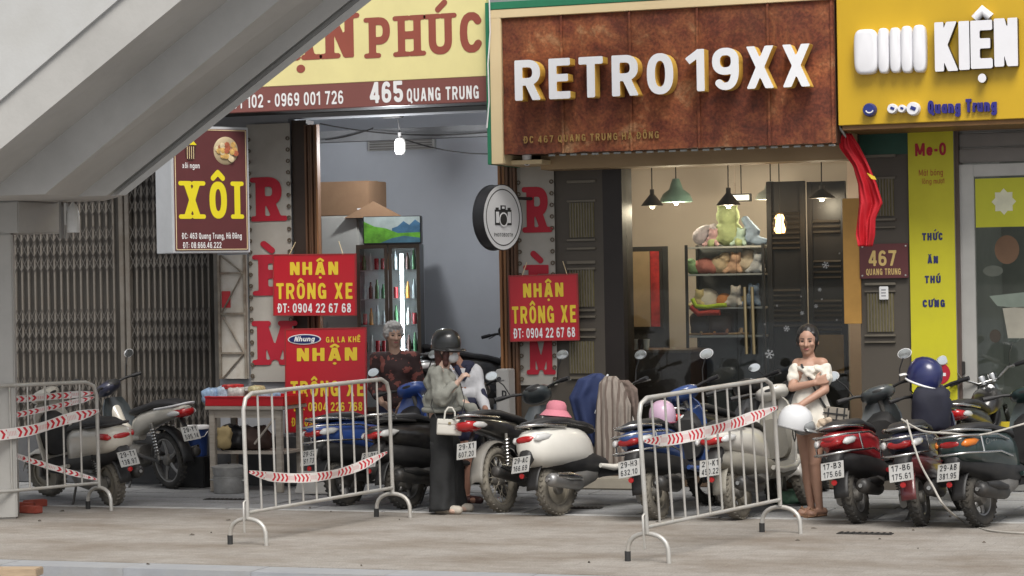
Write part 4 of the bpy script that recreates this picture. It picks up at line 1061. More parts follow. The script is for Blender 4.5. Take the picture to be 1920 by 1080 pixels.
m_plate = M('plate_white', (.43, .43, .415), .5, var=.08, dirt=(.34, .32, .28), dscale=9, damt=.7)
m_ink = M('plate_black', (.02, .02, .022), .5)
m_mirr = M('mirror_face', (.62, .65, .66), .08, .9, var=.02)
def paint(name, c, dusty=.25, flake=.0):
    return M('paint_' + name, c, .28, flake, var=.06, scale=3, dirt=tuple(.5 * (x + y) for x, y in zip(c, (.30, .27, .22))), dscale=3.5, damt=dusty, coat=.7)

def wheel(t, name, c, r, tw, kind, dusty=False, mtx=None, rim_mat=None):
    """tyre as the part, rim, hub and spokes as its pieces; c is the hub centre"""
    mtx = mtx or Matrix.Identity(4); rt = tw * .5
    w = MB(); prof = []
    for k in range(12):
        a = 2 * math.pi * k / 12
        prof.append((r - rt * .95 + rt * .95 * math.cos(a), rt * 1.0 * math.sin(a)))
    w.lathe(prof, c, 'Y', 36, close=True)
    o0 = len(w.v)
    for k in range(30):                       # tread lugs
        a = 2 * math.pi * k / 30
        for s_ in (-1, 1):
            w.box((0, 0, 0), (.012, tw * .34, .022), None); q = len(w.v) - 8
            w.apply(Matrix.Translation(c) @ Matrix.Rotation(a + (.1 if s_ > 0 else 0), 4, 'Y') @ Matrix.Translation((r - .006, s_ * tw * .2, 0)) @ Matrix.Rotation(-s_ * .25, 4, 'Y') @ Matrix.Rotation(s_ * .5, 4, 'X'), q)
    w.apply(mtx); ty = w.build(name, m_tyre_d if dusty else m_tyre, t, 50)
    rm = rim_mat or (m_rimd if dusty else m_alloy)
    ri = r - tw * .82
    w = MB(); w.lathe([(ri + .018, -tw * .36), (ri - .012, -tw * .30), (ri - .016, 0), (ri - .012, tw * .30), (ri + .018, tw * .36), (ri + .004, 0)], c, 'Y', 36, close=True); w.apply(mtx); w.build('rim', rm, ty, 40)
    w = MB(); w.lathe([(.001, -tw * .55), (.035, -tw * .55), (.05, -tw * .45), (.06 if kind == 'alloy' else .055, 0), (.05, tw * .45), (.035, tw * .55), (.001, tw * .55)], c, 'Y', 20); w.apply(mtx); w.build('hub', m_engine, ty, 40)
    if kind == 'alloy':
        for k in range(5):
            w = MB(); w.tube([(.03, 0, 0), (ri * .6, 0, .014), (ri + .0, 0, 0)], [.024, .017, .02], 6); w.apply(mtx @ Matrix.Translation(c) @ Matrix.Rotation(2 * math.pi * k / 5, 4, 'Y') @ Matrix.Diagonal((1, .8, 1, 1))); w.build('spoke', rm, ty, 60)
    elif kind == 'disc':
        w = MB(); w.lathe([(.04, -.02), (ri, -.012), (ri, .012), (.04, .02)], c, 'Y', 30, close=True); w.apply(mtx); w.build('wheel_disc', rm, ty, 40)
    else:
        w = MB()
        for k in range(28):
            a = 2 * math.pi * k / 28; b = a + (.55 if k % 2 else -.55); s_ = 1 if k % 4 < 2 else -1
            w.tube([Vector(c) + Vector((.045 * math.cos(a), s_ * tw * .4, .045 * math.sin(a))), Vector(c) + Vector((ri * math.cos(b), 0, ri * math.sin(b)))], .0032, 4)
        w.apply(mtx); o = w.build('wire_spokes', m_chrome if not dusty else rm, ty); o['kind'] = 'stuff'
    return ty

def plate(t, c, rot, l1, l2):
    w = MB(); w.box((0, 0, 0), (.19, .004, .142), None, .0015); mt = Matrix.Translation(c) @ rot.to_4x4()
    w.apply(mt); p = w.build('number_plate', m_plate, t)
    for (tx, z) in ((l1, .012), (l2, -.056)):
        lay = lettering('plate_number', tx, p, m_ink, (0, -.0035, z), X_, Z_, NY, .148 if len(tx) > 4 else .12, .048, centre=True, s=.085, gap=.2, cell=.07)
        for v in lay.data.vertices: v.co = mt @ v.co
    return p

def mirrors(t, base, sides, col, h=.2, out=.10, mtx=None, tilt=0.0, back=.04):
    for s_ in sides:
        b = Vector(base); b.y *= s_
        tip = b + Vector((-back * .2, out * s_, h)); w = MB()
        w.tube([b, b + Vector((0, out * .35 * s_, h * .55)), tip], .006, 6)
        if mtx: w.apply(mtx)
        st_ = w.build('mirror_stem', m_blackp if col is not m_chrome else m_chrome, t, 60)
        w = MB(); o = 0; w.lathe([(.001, -.022), (.035, -.018), (.055, -.006), (.058, .004), (.001, .006)], (0, 0, 0), 'X', 18)
        mt = Matrix.Translation(tip + Vector((0, .015 * s_, .02))) @ Matrix.Rotation(math.pi, 4, 'Z') @ Matrix.Rotation(.15 * s_, 4, 'Z') @ Matrix.Diagonal((1, 1.05, .72, 1))
        w.apply((mtx or Matrix.Identity(4)) @ mt); w.build('mirror_back', col, st_, 50)
        w = MB(); w.lathe([(.001, .010), (.05, .009), (.053, .005), (.001, .005)], (0, 0, 0), 'X', 18); w.apply((mtx or Matrix.Identity(4)) @ mt); w.build('mirror_glass', m_mirr, st_, 50)

def handlebar(t, c, mtx, half=.33, mat=None, rise=.02):
    mat = mat or m_blackp; c = Vector(c)
    w = MB(); w.tube([c + Vector((-.10, half, rise)), c + Vector((-.03, half * .6, rise)), c + Vector((.02, .09, 0)), c + Vector((.02, -.09, 0)), c + Vector((-.03, -half * .6, rise)), c + Vector((-.10, -half, rise))], .013, 8); w.apply(mtx); hb = w.build('handlebar', mat, t, 60)
    for s_ in (-1, 1):
        w = MB(); w.tube([c + Vector((-.115, s_ * (half + .01), rise)), c + Vector((-.065, s_ * half * .78, rise))], .019, 10); w.apply(mtx); w.build('grip', m_seat, hb, 60)
        w = MB(); w.tube([c + Vector((-.02, s_ * half * .62, rise - .005)), c + Vector((-.035, s_ * (half + .01), rise - .015))], [.007, .006], 6); w.apply(mtx); w.build('brake_lever', m_alloy, hb, 60)

def scooter(label, pos, head, col, accent=None, tail='sport', lean=-8, steer=25, plates=('29-X1', '595.14'), guard=False, kind='alloy', dusty=False, mir=(-1, 1), mircol=None, seatcol=None, rack=False, panel=None, front=None, dz=0.0, light=None, group=None, muffler=None, script=None, ind=None):
    accent = accent or m_blackp
    t = thing('motor_scooter', label, 'scooter', (pos[0], pos[1], dz), (R(lean), 0, R(head)), group)
    r, tw, wb = .222, .105, 1.27
    wheel(t, 'rear_wheel', (0, 0, r), r, tw, kind, dusty)
    T = {'sport': [(-.36, .70, .035, .022, 2.2), (-.31, .69, .085, .05), (-.2, .665, .125, .085), (-.05, .645, .15, .11), (.12, .62, .162, .135), (.3, .59, .158, .16), (.44, .545, .14, .185), (.54, .49, .11, .19), (.60, .43, .07, .14)],
         'round': [(-.365, .60, .05, .055, 2.2), (-.345, .592, .115, .11, 2.3), (-.28, .582, .165, .15, 2.4), (-.17, .572, .20, .172), (0, .565, .215, .182), (.17, .56, .212, .18), (.32, .55, .19, .175), (.43, .53, .155, .165), (.51, .50, .115, .15), (.56, .47, .07, .11)],
         'boxy': [(-.34, .64, .06, .06, 3), (-.31, .635, .12, .10, 3), (-.2, .62, .15, .125, 3), (0, .60, .17, .14, 3), (.2, .58, .175, .15, 3), (.38, .55, .16, .17, 3), (.5, .5, .13, .18, 3), (.58, .44, .08, .14, 3)]}[tail]
    if tail == 'round': T = [(q[0] * .9, q[1], q[2] * .86) + tuple(q[3:]) for q in T]
    w = MB(); w.loft(T, 28); body = w.build('rear_body', col, t, 60)
    hi = {'sport': .785, 'round': .765, 'boxy': .765}[tail]
    # lower trim and inner skirts
    w = MB(); w.loft([(-.30, .52, .06, .05), (-.16, .49, .115, .09), (.1, .45, .145, .11), (.4, .40, .15, .12), (.62, .36, .12, .09)], 16); w.build('lower_trim', accent, t, 60)
    # seat
    zs = hi
    sc0 = [(-.24, zs - .012, .06, .018), (-.2, zs, .10, .03), (-.05, zs + .008, .128, .04), (.14, zs + .0, .135, .045), (.24, zs - .025, .13, .04), (.42, zs - .05, .115, .04), (.55, zs - .08, .085, .04), (.60, zs - .10, .05, .025)]
    if tail == 'round': sc0 = [(a - .03, b + .012, c * 1.08, d) for a, b, c, d in sc0]
    w = MB(); w.loft(sc0, 20); seat = w.build('seat', seatcol or m_seat, t, 60)
    w = MB(); w.tube([(q[0], q[2] * .99, q[1] - q[3] * .35) for q in sc0] + [(q[0], -q[2] * .99, q[1] - q[3] * .35) for q in reversed(sc0)], .006, 5, closed=True); w.build('seat_piping', m_chrome if tail == 'round' else m_blackp, seat, 60)
    # grab rail
    gz = zs - .005
    w = MB(); pts = [(.08, .145, gz - .03), (-.12, .15, gz - .01), (-.27, .115, gz + .005), (-.335, .05, gz + .01), (-.335, -.05, gz + .01), (-.27, -.115, gz + .005), (-.12, -.15, gz - .01), (.08, -.145, gz - .03)]
    w.tube(pts, .011, 8); w.build('grab_rail', m_chrome if tail == 'round' or guard else m_blackp, t, 60)
    # tail light, indicators
    lz = {'sport': .665, 'round': .655, 'boxy': .66}[tail]; lx = {'sport': -.335, 'round': -.315, 'boxy': -.325}[tail]
    w = MB(); w.loft([(lx - .022, lz, .05, .014, 2.4), (lx - .012, lz, .08, .028, 2.4), (lx + .03, lz, .1, .036, 2.4), (lx + .08, lz, .11, .036, 2.4)], 18)
    w.build('tail_light', light or m_tail, t, 60)
    for s_ in (-1, 1):
        w = MB(); w.loft([(lx + .0, lz - .005, .012, .012, 2, s_ * .115), (lx + .03, lz - .0, .024, .03, 2.2, s_ * .125), (lx + .13, lz + .005, .02, .03, 2.2, s_ * .142), (lx + .19, lz + .012, .006, .006, 2, s_ * .15)], 12); w.build('indicator', ind or (m_clear if tail != 'boxy' else m_amber), t, 60)
    # rear fender and plate
    w = MB(); n = 9
    for s0 in (0,):
        rows = []
        for k in range(n):
            a = R(100 + 78 * k / (n - 1)); rr = r + .055 + .03 * (k / n); rows.append([(rr * math.cos(a), yy, r + rr * math.sin(a) + (.02 if abs(yy) < .03 else 0)) for yy in (-.06, -.03, .03, .06)])
        o = len(w.v)
        for q in rows: w.v += [Vector(p) for p in q]
        for k in range(n - 1):
            for j in range(3): w.f.append((o + k * 4 + j, o + k * 4 + j + 1, o + (k + 1) * 4 + j + 1, o + (k + 1) * 4 + j))
    fe = w.build('rear_fender', accent if not dusty else (panel or accent), t, 60); sm = fe.modifiers.new('thickness', 'SOLIDIFY'); sm.thickness = .006
    w = MB(); w.loft([(-.375, .44, .05, .05, 3), (-.33, .50, .065, .07, 3), (-.24, .56, .07, .06, 3)], 14); w.build('plate_holder', m_blackp, t, 60)
    pr = Matrix.Rotation(-math.pi / 2, 3, 'Z') @ Matrix.Rotation(R(-22), 3, 'X')
    plate(t, (-.40, 0, .455), pr, *plates)
    w = MB(); w.lathe([(.001, -.012), (.022, -.01), (.024, 0), (.001, .0)], (-.405, 0, .36), 'X', 12); w.build('reflector', m_tail, t, 50)
    # swing arm case, shock, muffler
    w = MB(); w.loft([(-.08, .215, .03, .05, 3, .10), (.0, .225, .045, .075, 3, .105), (.2, .235, .05, .08, 3, .105), (.4, .26, .055, .085, 3, .095), (.5, .28, .04, .06, 3, .08)], 14); w.build('drive_case', m_engine, t, 50)
    w = MB(); w.loft([(.14, .28, .10, .07, 3), (.3, .30, .13, .10, 3), (.46, .33, .12, .09, 3)], 12); w.build('engine', m_engine, t, 50)
    w = MB(); pa, pb = Vector((-.03, .125, .25)), Vector((.03, .115, .52)); w.cyl(pa, pb, .014, 10); sh = w.build('shock_absorber', m_alloy, t, 60)
    w = MB(); w.tube([pa.lerp(pb, .2 + .7 * k / 60) + Vector((math.cos(k * .9) * .028, math.sin(k * .9) * .028, 0)) for k in range(61)], .006, 5); w.build('spring', m_chrome if tail == 'round' else m_exh, sh, 60)
    w = MB(); w.tube([(-.27, -.165, .30), (-.255, -.165, .298), (-.22, -.165, .295), (.0, -.16, .265), (.14, -.15, .245), (.2, -.13, .24)], [.03, .052, .06, .062, .055, .02], 16); mu = w.build('muffler', muffler or m_exh, t, 50)
    w = MB(); w.tube([(-.20, -.205, .33), (-.05, -.215, .31), (.1, -.21, .285)], [.02, .038, .02], 8); w.build('heat_shield', m_blackp if tail != 'round' else m_chrome, mu, 60)
    w = MB(); w.cyl((-.295, -.165, .302), (-.265, -.165, .30), .016, 12); w.build('tail_pipe', m_chrome, mu, 60)
    # side stand and centre stand
    w = MB(); w.tube([(.42, .10, .26), (.38, .19, .06), (.36, .225, .01)], .011, 6); w.tube([(.36, .225, .012), (.31, .235, .012)], .012, 6); w.build('side_stand', m_exh, t, 60)
    # floor board
    w = MB(); w.loft([(.48, .33, .13, .045, 4), (.6, .315, .165, .04, 4), (.8, .315, .175, .04, 4), (.93, .35, .16, .06, 4)], 16); w.build('floor_board', accent, t, 50)
    for s_ in (-1, 1):
        w = MB(); w.tube([(.45, s_ * .16, .37), (.6, s_ * .178, .34), (.82, s_ * .185, .345), (.93, s_ * .19, .39)], [.02, .028, .028, .02], 8); w.build('sill_trim', col, t, 60)
    # front shield
    w = MB(); sh_ = [(.93, .36, .17), (.955, .5, .185), (.985, .65, .19), (1.02, .80, .175), (1.045, .90, .13), (1.05, .95, .08)]
    rs_ = []
    for (x, z, hw) in sh_:
        ring = []
        for k in range(11):
            u = -1 + 2 * k / 10; ring.append((x + .06 * (1 - u * u) - .01, u * hw, z))
        for k in range(11):
            u = 1 - 2 * k / 10; ring.append((x + .06 * (1 - u * u) - .035, u * hw * .97, z))
        rs_.append(ring)
    w.rings(rs_); sd_ = w.build('front_shield', front or col, t, 50)
    w = MB(); w.loft([(.90, .60, .13, .17, 3), (.96, .62, .15, .20, 3), (1.0, .64, .12, .20, 3)], 16); w.build('inner_shield', accent, t, 50)
    # steered front: headset, bars, fork, wheel, fender
    pv = Vector((1.06, 0, .9)); ax = Vector((-.42, 0, 1)).normalized()
    mt = Matrix.Translation(pv) @ Matrix.Rotation(R(steer), 4, ax) @ Matrix.Translation(-pv)
    w = MB(); w.loft([(.93, 1.005, .05, .02), (.96, 1.0, .11, .05), (1.03, .99, .15, .065), (1.10, .975, .13, .06), (1.15, .96, .07, .035)], 20); w.apply(mt); hs_ = w.build('headset', front or col, t, 60)
    w = MB(); w.loft([(.928, 1.01, .04, .012), (.95, 1.02, .08, .02), (.99, 1.035, .06, .018)], 12); w.apply(mt); w.build('instrument_panel', m_blackp, hs_, 60)
    handlebar(t, (1.03, 0, 1.0), mt)
    mirrors(t, (1.0, .20, 1.02), mir, mircol or m_blackp, mtx=mt)
    w = MB()
    for s_ in (-1, 1): w.tube([(1.12, s_ * .075, .62), (wb, s_ * .08, r + .0)], [.02, .022], 8)
    w.tube([(1.04, 0, .95), (1.13, 0, .58)], .022, 8); w.apply(mt); w.build('fork', m_engine, t, 60)
    wheel(t, 'front_wheel', (wb, 0, r), r, tw * .9, kind, dusty, mt)
    w = MB(); rows = []; n = 12
    for k in range(n):
        a = R(20 + 150 * k / (n - 1)); rr = r + .03; rows.append([(wb + rr * math.cos(a) * (1 - .05 * abs(u)), .075 * u, r + rr * math.sin(a) - .03 * u * u) for u in (-1, -.6, 0, .6, 1)])
    o = len(w.v)
    for q in rows: w.v += [Vector(p) for p in q]
    for k in range(n - 1):
        for j in range(4): w.f.append((o + k * 5 + j, o + k * 5 + j + 1, o + (k + 1) * 5 + j + 1, o + (k + 1) * 5 + j))
    w.apply(mt); ff = w.build('front_fender', front or col, t, 60); sm = ff.modifiers.new('thickness', 'SOLIDIFY'); sm.thickness = .005
    w = MB(); w.loft([(1.10, .70, .05, .03, 2.3), (1.13, .72, .08, .06, 2.3), (1.10, .74, .1, .08, 2.3)], 14); w.build('headlight', m_clear, t, 60)
    if guard:
        w = MB()
        for z, k in ((.565, 1.0), (.70, .93)):
            w.tube([(.30, .185 * k, z - .05), (.1, .20 * k, z), (-.15, .195 * k, z + .01), (-.32, .15 * k, z + .02), (-.40, .07 * k, z + .02), (-.40, -.07 * k, z + .02), (-.32, -.15 * k, z + .02), (-.15, -.195 * k, z + .01), (.1, -.20 * k, z), (.30, -.185 * k, z - .05)], .009, 7)
        for s_ in (-1, 1): w.tube([(-.15, s_ * .195, .575), (-.15, s_ * .183, .71)], .008, 6)
        w.build('guard_rail', m_chrome, t, 60)
    if rack:
        w = MB()
        for yy in (-.09, 0, .09): w.tube([(-.14, yy, gz + .05), (-.42, yy, gz + .055)], .008, 6)
        w.tube([(-.12, .11, gz), (-.14, .12, gz + .05), (-.42, .11, gz + .055), (-.42, -.11, gz + .055), (-.14, -.12, gz + .05), (-.12, -.11, gz)], .009, 6); w.build('luggage_rack', m_chrome, t, 60)
    if script:
        for s_ in (-1,):
            lay = lettering('side_lettering', script, t, m_chrome, (0, 0, 0), X_, (.25, 0, 1), NY, .17, .05, centre=True, s=.06, gap=.12, cell=.06)
            for v in lay.data.vertices: v.co = Vector((.02 + v.co.x, -.163 - .005, .63 + v.co.z))
    return t

def underbone(label, pos, head, col, tailcol=None, lean=-8, steer=25, plates=('29-X1', '595.14'), dusty=False, mir=(-1, 1), mircol=None, carrier=None, cowl=None, chrome_bars=False, kind='wire', dz=0.0, guard=False, naked=False):
    t = thing('motorbike', label, 'motorbike', (pos[0], pos[1], dz), (R(lean), 0, R(head)))
    r, tw, wb = .282, .082, 1.22
    wheel(t, 'rear_wheel', (0, 0, r), r, tw, kind, dusty)
    w = MB(); w.loft([(-.46, .80, .03, .02, 2.2), (-.41, .79, .07, .045), (-.28, .775, .095, .06), (-.1, .75, .11, .075), (.1, .71, .118, .09), (.3, .66, .115, .10), (.46, .60, .09, .10), (.55, .55, .05, .06)], 24); w.build('rear_body', tailcol or col, t, 60)
    sc0 = [(-.38, .845, .06, .015), (-.33, .855, .095, .028), (-.15, .855, .115, .036), (.05, .835, .12, .042), (.2, .80, .12, .042), (.4, .765, .105, .04), (.53, .74, .075, .035), (.58, .725, .04, .02)]
    w = MB(); w.loft(sc0, 18); w.build('seat', m_seat, t, 60)
    w = MB(); w.tube([(-.05, .13, .80), (-.3, .125, .83), (-.43, .09, .85), (-.47, .03, .86), (-.47, -.03, .86), (-.43, -.09, .85), (-.3, -.125, .83), (-.05, -.13, .80)], .011, 8); w.build('grab_rail', carrier or m_chrome, t, 60)
    w = MB(); w.loft([(-.465, .78, .04, .022, 2.3), (-.445, .775, .08, .042, 2.3), (-.38, .765, .10, .05, 2.3), (-.3, .76, .105, .045, 2.3)], 16); w.build('tail_light', m_tail, t, 60)
    for s_ in (-1, 1):
        w = MB(); w.loft([(-.43, .77, .008, .012, 2, s_ * .095), (-.39, .768, .018, .026, 2.2, s_ * .105), (-.30, .76, .014, .026, 2.2, s_ * .112), (-.25, .755, .004, .008, 2, s_ * .115)], 12); w.build('indicator', m_clear, t, 60)
    # long rear fender carrying the plate
    w = MB(); rows = []; n = 12
    for k in range(n):
        a = R(60 + 118 * k / (n - 1)); rr = r + .05 + .05 * k / n; rows.append([(rr * math.cos(a), .062 * u, r + rr * math.sin(a) - .03 * u * u) for u in (-1, -.6, 0, .6, 1)])
    for q in rows: w.v += [Vector(p) for p in q]
    for k in range(n - 1):
        for j in range(4): w.f.append((k * 5 + j, k * 5 + j + 1, (k + 1) * 5 + j + 1, (k + 1) * 5 + j))
    fe = w.build('rear_fender', M('fender_grey_plastic', (.22, .21, .19), .6, var=.1, dirt=(.3, .27, .22), dscale=4, damt=.5) if dusty else m_blackp, t, 60); sm = fe.modifiers.new('thickness', 'SOLIDIFY'); sm.thickness = .006
    pr = Matrix.Rotation(-math.pi / 2, 3, 'Z') @ Matrix.Rotation(R(-20), 3, 'X')
    w = MB(); w.tube([(-.3, .0, .70), (-.40, 0, .60), (-.435, 0, .53)], .02, 6); w.build('plate_bracket', m_blackp, t, 60)
    plate(t, (-.455, 0, .565), pr, *plates)
    for s_ in (-1, 1):
        pa, pb = Vector((-.02, s_ * .115, r + .02)), Vector((.06, s_ * .11, .66)); w = MB(); w.cyl(pa, pb, .015, 10); sh = w.build('shock_absorber', m_engine, t, 60)
        w = MB(); w.tube([pa.lerp(pb, .15 + .75 * k / 72) + Vector((math.cos(k * .8) * .026, math.sin(k * .8) * .026, 0)) for k in range(73)], .0065, 5); w.build('spring', m_chrome, sh, 60)
        w = MB(); w.tube([(-.02, s_ * .1, r), (.25, s_ * .1, r + .03), (.46, s_ * .08, r + .06)], [.02, .022, .026], 8); w.build('swing_arm', m_exh, t, 60)
    w = MB(); w.tube([(-.30, -.15, .36), (-.285, -.15, .357), (-.2, -.15, .34), (.12, -.14, .27), (.2, -.13, .255), (.35, -.12, .22), (.6, -.10, .2)], [.03, .048, .05, .048, .025, .018, .018], 14); mu = w.build('muffler', m_exh, t, 50)
    w = MB(); w.tube([(-.26, -.19, .40), (-.1, -.195, .36), (.1, -.185, .32)], [.015, .03, .015], 8); w.build('heat_shield', m_chrome, mu, 60)
    w = MB(); w.loft([(.38, .33, .10, .09, 3), (.5, .30, .13, .12, 3), (.66, .32, .12, .11, 3), (.82, .36, .07, .06, 3)], 14); w.build('engine', m_engine, t, 50)
    w = MB(); w.tube([(.5, .08, .22), (.44, .20, .05), (.43, .23, .01)], .011, 6); w.build('side_stand', m_exh, t, 60)
    w = MB(); w.loft([(.44, .53, .05, .07), (.6, .50, .045, .06), (.78, .56, .05, .09), (.88, .68, .06, .12)], 14); w.build('centre_tunnel', tailcol or col, t, 60)
    for s_ in (-1, 1):
        w = MB(); w.tube([(.46, s_ * .04, .24), (.46, s_ * .24, .24)], .014, 8); w.build('foot_peg', m_seat, t, 60)
    pv = Vector((.93, 0, .85)); ax = Vector((-.45, 0, 1)).normalized(); mt = Matrix.Translation(pv) @ Matrix.Rotation(R(steer), 4, ax) @ Matrix.Translation(-pv)
    if naked:
        w = MB(); w.loft([(.45, .74, .05, .04), (.55, .80, .12, .10), (.7, .83, .14, .12), (.85, .84, .11, .09), (.93, .83, .05, .04)], 20); w.build('fuel_tank', col, t, 60)
        w = MB(); w.lathe([(.001, .02), (.085, .02), (.095, 0), (.08, -.08), (.03, -.12), (.001, -.12)], (1.05, 0, .92), 'X', 20); w.apply(mt); w.build('headlight', m_chrome, t, 50)
        for yy in (-.05, .05):
            w = MB(); w.lathe([(.001, .03), (.042, .03), (.045, .02), (.042, -.05), (.001, -.05)], (.97, yy, 1.03), 'Z', 18); w.apply(mt); w.build('gauge', m_chrome, t, 50)
    else:
        w = MB(); sh_ = [(.80, .36, .14), (.84, .5, .17), (.88, .65, .18), (.92, .78, .15), (.95, .87, .10)]; rs_ = []
        for (x, z, hw) in sh_:
            ring = [(x + .08 * (1 - u * u) - .02, u * hw, z) for u in [-1 + 2 * k / 10 for k in range(11)]] + [(x + .08 * (1 - u * u) - .035, u * hw * .97, z) for u in [1 - 2 * k / 10 for k in range(11)]]
            rs_.append(ring)
        w.rings(rs_); w.build('leg_shield', col, t, 50)
        w = MB(); w.loft([(.84, 1.01, .05, .02), (.87, 1.0, .10, .05), (.95, .975, .14, .075), (1.03, .95, .12, .065), (1.08, .93, .05, .03)], 20); w.apply(mt); hs_ = w.build('headset', cowl or col, t, 60)
        w = MB(); w.loft([(.835, 1.012, .04, .012), (.86, 1.03, .075, .022), (.9, 1.045, .06, .014)], 12); w.apply(mt); w.build('instrument_panel', m_blackp, hs_, 60)
    handlebar(t, (.92, 0, 1.0 if not naked else 1.0), mt, .34, m_chrome if chrome_bars else m_blackp, .02 if not chrome_bars else .07)
    mirrors(t, (.90, .22, 1.02 + (.06 if chrome_bars else 0)), mir, mircol or m_blackp, mtx=mt)
    w = MB()
    for s_ in (-1, 1): w.tube([(.98, s_ * .08, .75), (wb, s_ * .085, r)], [.022, .024], 10)
    w.apply(mt); w.build('fork', m_engine, t, 60)
    wheel(t, 'front_wheel', (wb, 0, r), r, tw * .9, kind, dusty, mt)
    w = MB(); rows = []
    for k in range(12):
        a = R(15 + 150 * k / 11); rr = r + .03; rows.append([(wb + rr * math.cos(a), .06 * u, r + rr * math.sin(a) - .025 * u * u) for u in (-1, -.6, 0, .6, 1)])
    for q in rows: w.v += [Vector(p) for p in q]
    for k in range(11):
        for j in range(4): w.f.append((k * 5 + j, k * 5 + j + 1, (k + 1) * 5 + j + 1, (k + 1) * 5 + j))
    w.apply(mt); ff = w.build('front_fender', col, t, 60); sm = ff.modifiers.new('thickness', 'SOLIDIFY'); sm.thickness = .005
    return t

def gp(px, py): return ground(px, py)
# heading: degrees counter-clockwise from +X; +Y (towards the shops) is 90
VIEW = 110.0          # the direction the camera looks in
p_wht = paint('pearl_white', (.62, .60, .55), .35); p_vespa = paint('cream_white', (.74, .72, .66), .15); p_blue = paint('royal_blue', (.03, .085, .33), .2)
p_black = paint('gloss_black', (.012, .012, .014), .35); p_red = paint('wine_red', (.36, .010, .018), .2); p_navy = paint('navy', (.018, .022, .055), .3)
p_marn = paint('maroon', (.12, .012, .018), .3); p_dgrn = paint('petrol_green', (.008, .028, .028), .25); p_gteal = paint('graphite_teal', (.05, .062, .068), .35)
p_champ = paint('champagne', (.58, .545, .47), .3); p_lblue = paint('mid_blue', (.03, .075, .24), .25)

S1 = scooter('champagne white scooter with round red tail lamp parked behind the taped barrier by the column', gp(212, 948), VIEW + 38, p_champ, tail='boxy', lean=-7, steer=20, plates=('29-T1', '138.97'), dusty=True, mir=(), kind='disc', ind=m_tail)
S2 = underbone('white motorbike with navy handlebar cowl and high red tail beside the folding gate', gp(322, 916), VIEW + 40, p_gteal, p_champ, -6, 20, ('29-Y1', '595.14'), mir=(-1,), mircol=m_white, carrier=M('rail_white', (.62, .62, .63), .4), cowl=p_navy, kind='alloy')
S3 = scooter('royal blue scooter with chrome guard bars next to the large red parking board', gp(650, 948), VIEW - 40, p_blue, tail='sport', steer=20, plates=('29-S2', '161.73'), guard=True, mir=(-1, 1), mircol=m_blackp)
S4 = scooter('big black scooter with luggage rack and alloy wheel beside the woman in grey jacket', gp(764, 954), VIEW - 42, p_black, tail='sport', steer=15, plates=('29-D1', '520.41'), rack=True, mir=(), kind='alloy')
S5 = underbone('dusty dark motorbike with red tail and wire wheels left of the cream scooter', gp(944, 961), VIEW - 29, p_gteal, p_black, -9, 18, ('29-X1', '607.20'), dusty=True, mir=(-1, 1), mircol=m_alloy, cowl=p_gteal)
S6 = scooter('cream white rounded scooter with pink hat on its black seat', gp(1048, 966), VIEW - 40, p_vespa, tail='round', steer=20, lean=-9, plates=('29-AC', '166.69'), kind='disc', dusty=True, mir=(-1,), mircol=m_alloy, muffler=m_alloy)
S7 = scooter('mid blue scooter with chrome guard bars under the pale pink helmet', gp(1236, 974), VIEW - 26, p_lblue, tail='sport', steer=25, lean=-11, plates=('29-H3', '632.10'), guard=True, dusty=True, mir=(-1,), mircol=m_white, seatcol=m_seat)
S8 = scooter('pale grey and white dusty scooter behind the girl in the white dress', gp(1388, 974), VIEW - 30, p_wht, M('trim_grey_dusty', (.24, .23, .2), .6, var=.1, dirt=(.32, .29, .23), dscale=4, damt=.6), 'sport', -9, 15, ('29-K1', '450.22'), dusty=True, mir=())
S9 = scooter('wine red scooter with white mirror and chrome guard next to the girl', gp(1612, 981), VIEW - 27, p_red, tail='sport', steer=20, lean=-10, plates=('17-B3', '175.66'), guard=True, mir=(-1, 1), mircol=m_white, front=p_gteal)
S10 = scooter('maroon and navy scooter with chrome rails between the red and petrol green scooters', gp(1730, 986), VIEW - 22, p_navy, p_marn, tail='sport', steer=20, lean=-9, plates=('17-B6', '175.61'), guard=True, mir=(), light=m_tail)
S11 = scooter('petrol green rounded scooter with chrome script on its flank by the rope', gp(1842, 988), VIEW - 40, p_dgrn, tail='boxy', steer=15, lean=-8, plates=('29-AB', '381.95'), guard=True, mir=(), script='Cuxi')
S12 = underbone('black motorcycle with chrome handlebars and twin gauges in front of the pet shop door', gp(1836, 938), VIEW - 26, p_black, p_black, -7, 25, ('29-F4', '712.08'), mir=(-1, 1), mircol=m_chrome, chrome_bars=True, naked=True)
S13 = underbone('black motorbike with alloy wheels standing between the blue and the pale scooters', gp(1330, 945), VIEW - 36, p_black, p_black, -8, 25, ('29-M5', '308.16'), mir=(), kind='alloy')
S16 = scooter('plain black scooter squeezed in behind the girl in the white dress', gp(1458, 944), VIEW - 24, p_black, tail='sport', steer=20, plates=('29-N6', '240.73'), mir=(1,))
S14 = scooter('black scooter parked in the dark inside the open fronted shop', (at(850, 700, .9).x, .75), 38, p_black, tail='sport', steer=20, plates=('29-E2', '114.50'), mir=(1,), dz=PZ - .03)
S15 = underbone('black motorbike parked behind another one inside the open fronted shop', (at(790, 700, 1.3).x, 1.35), 30, p_black, p_black, -8, 20, ('29-P3', '881.27'), mir=(), dz=PZ - .03)
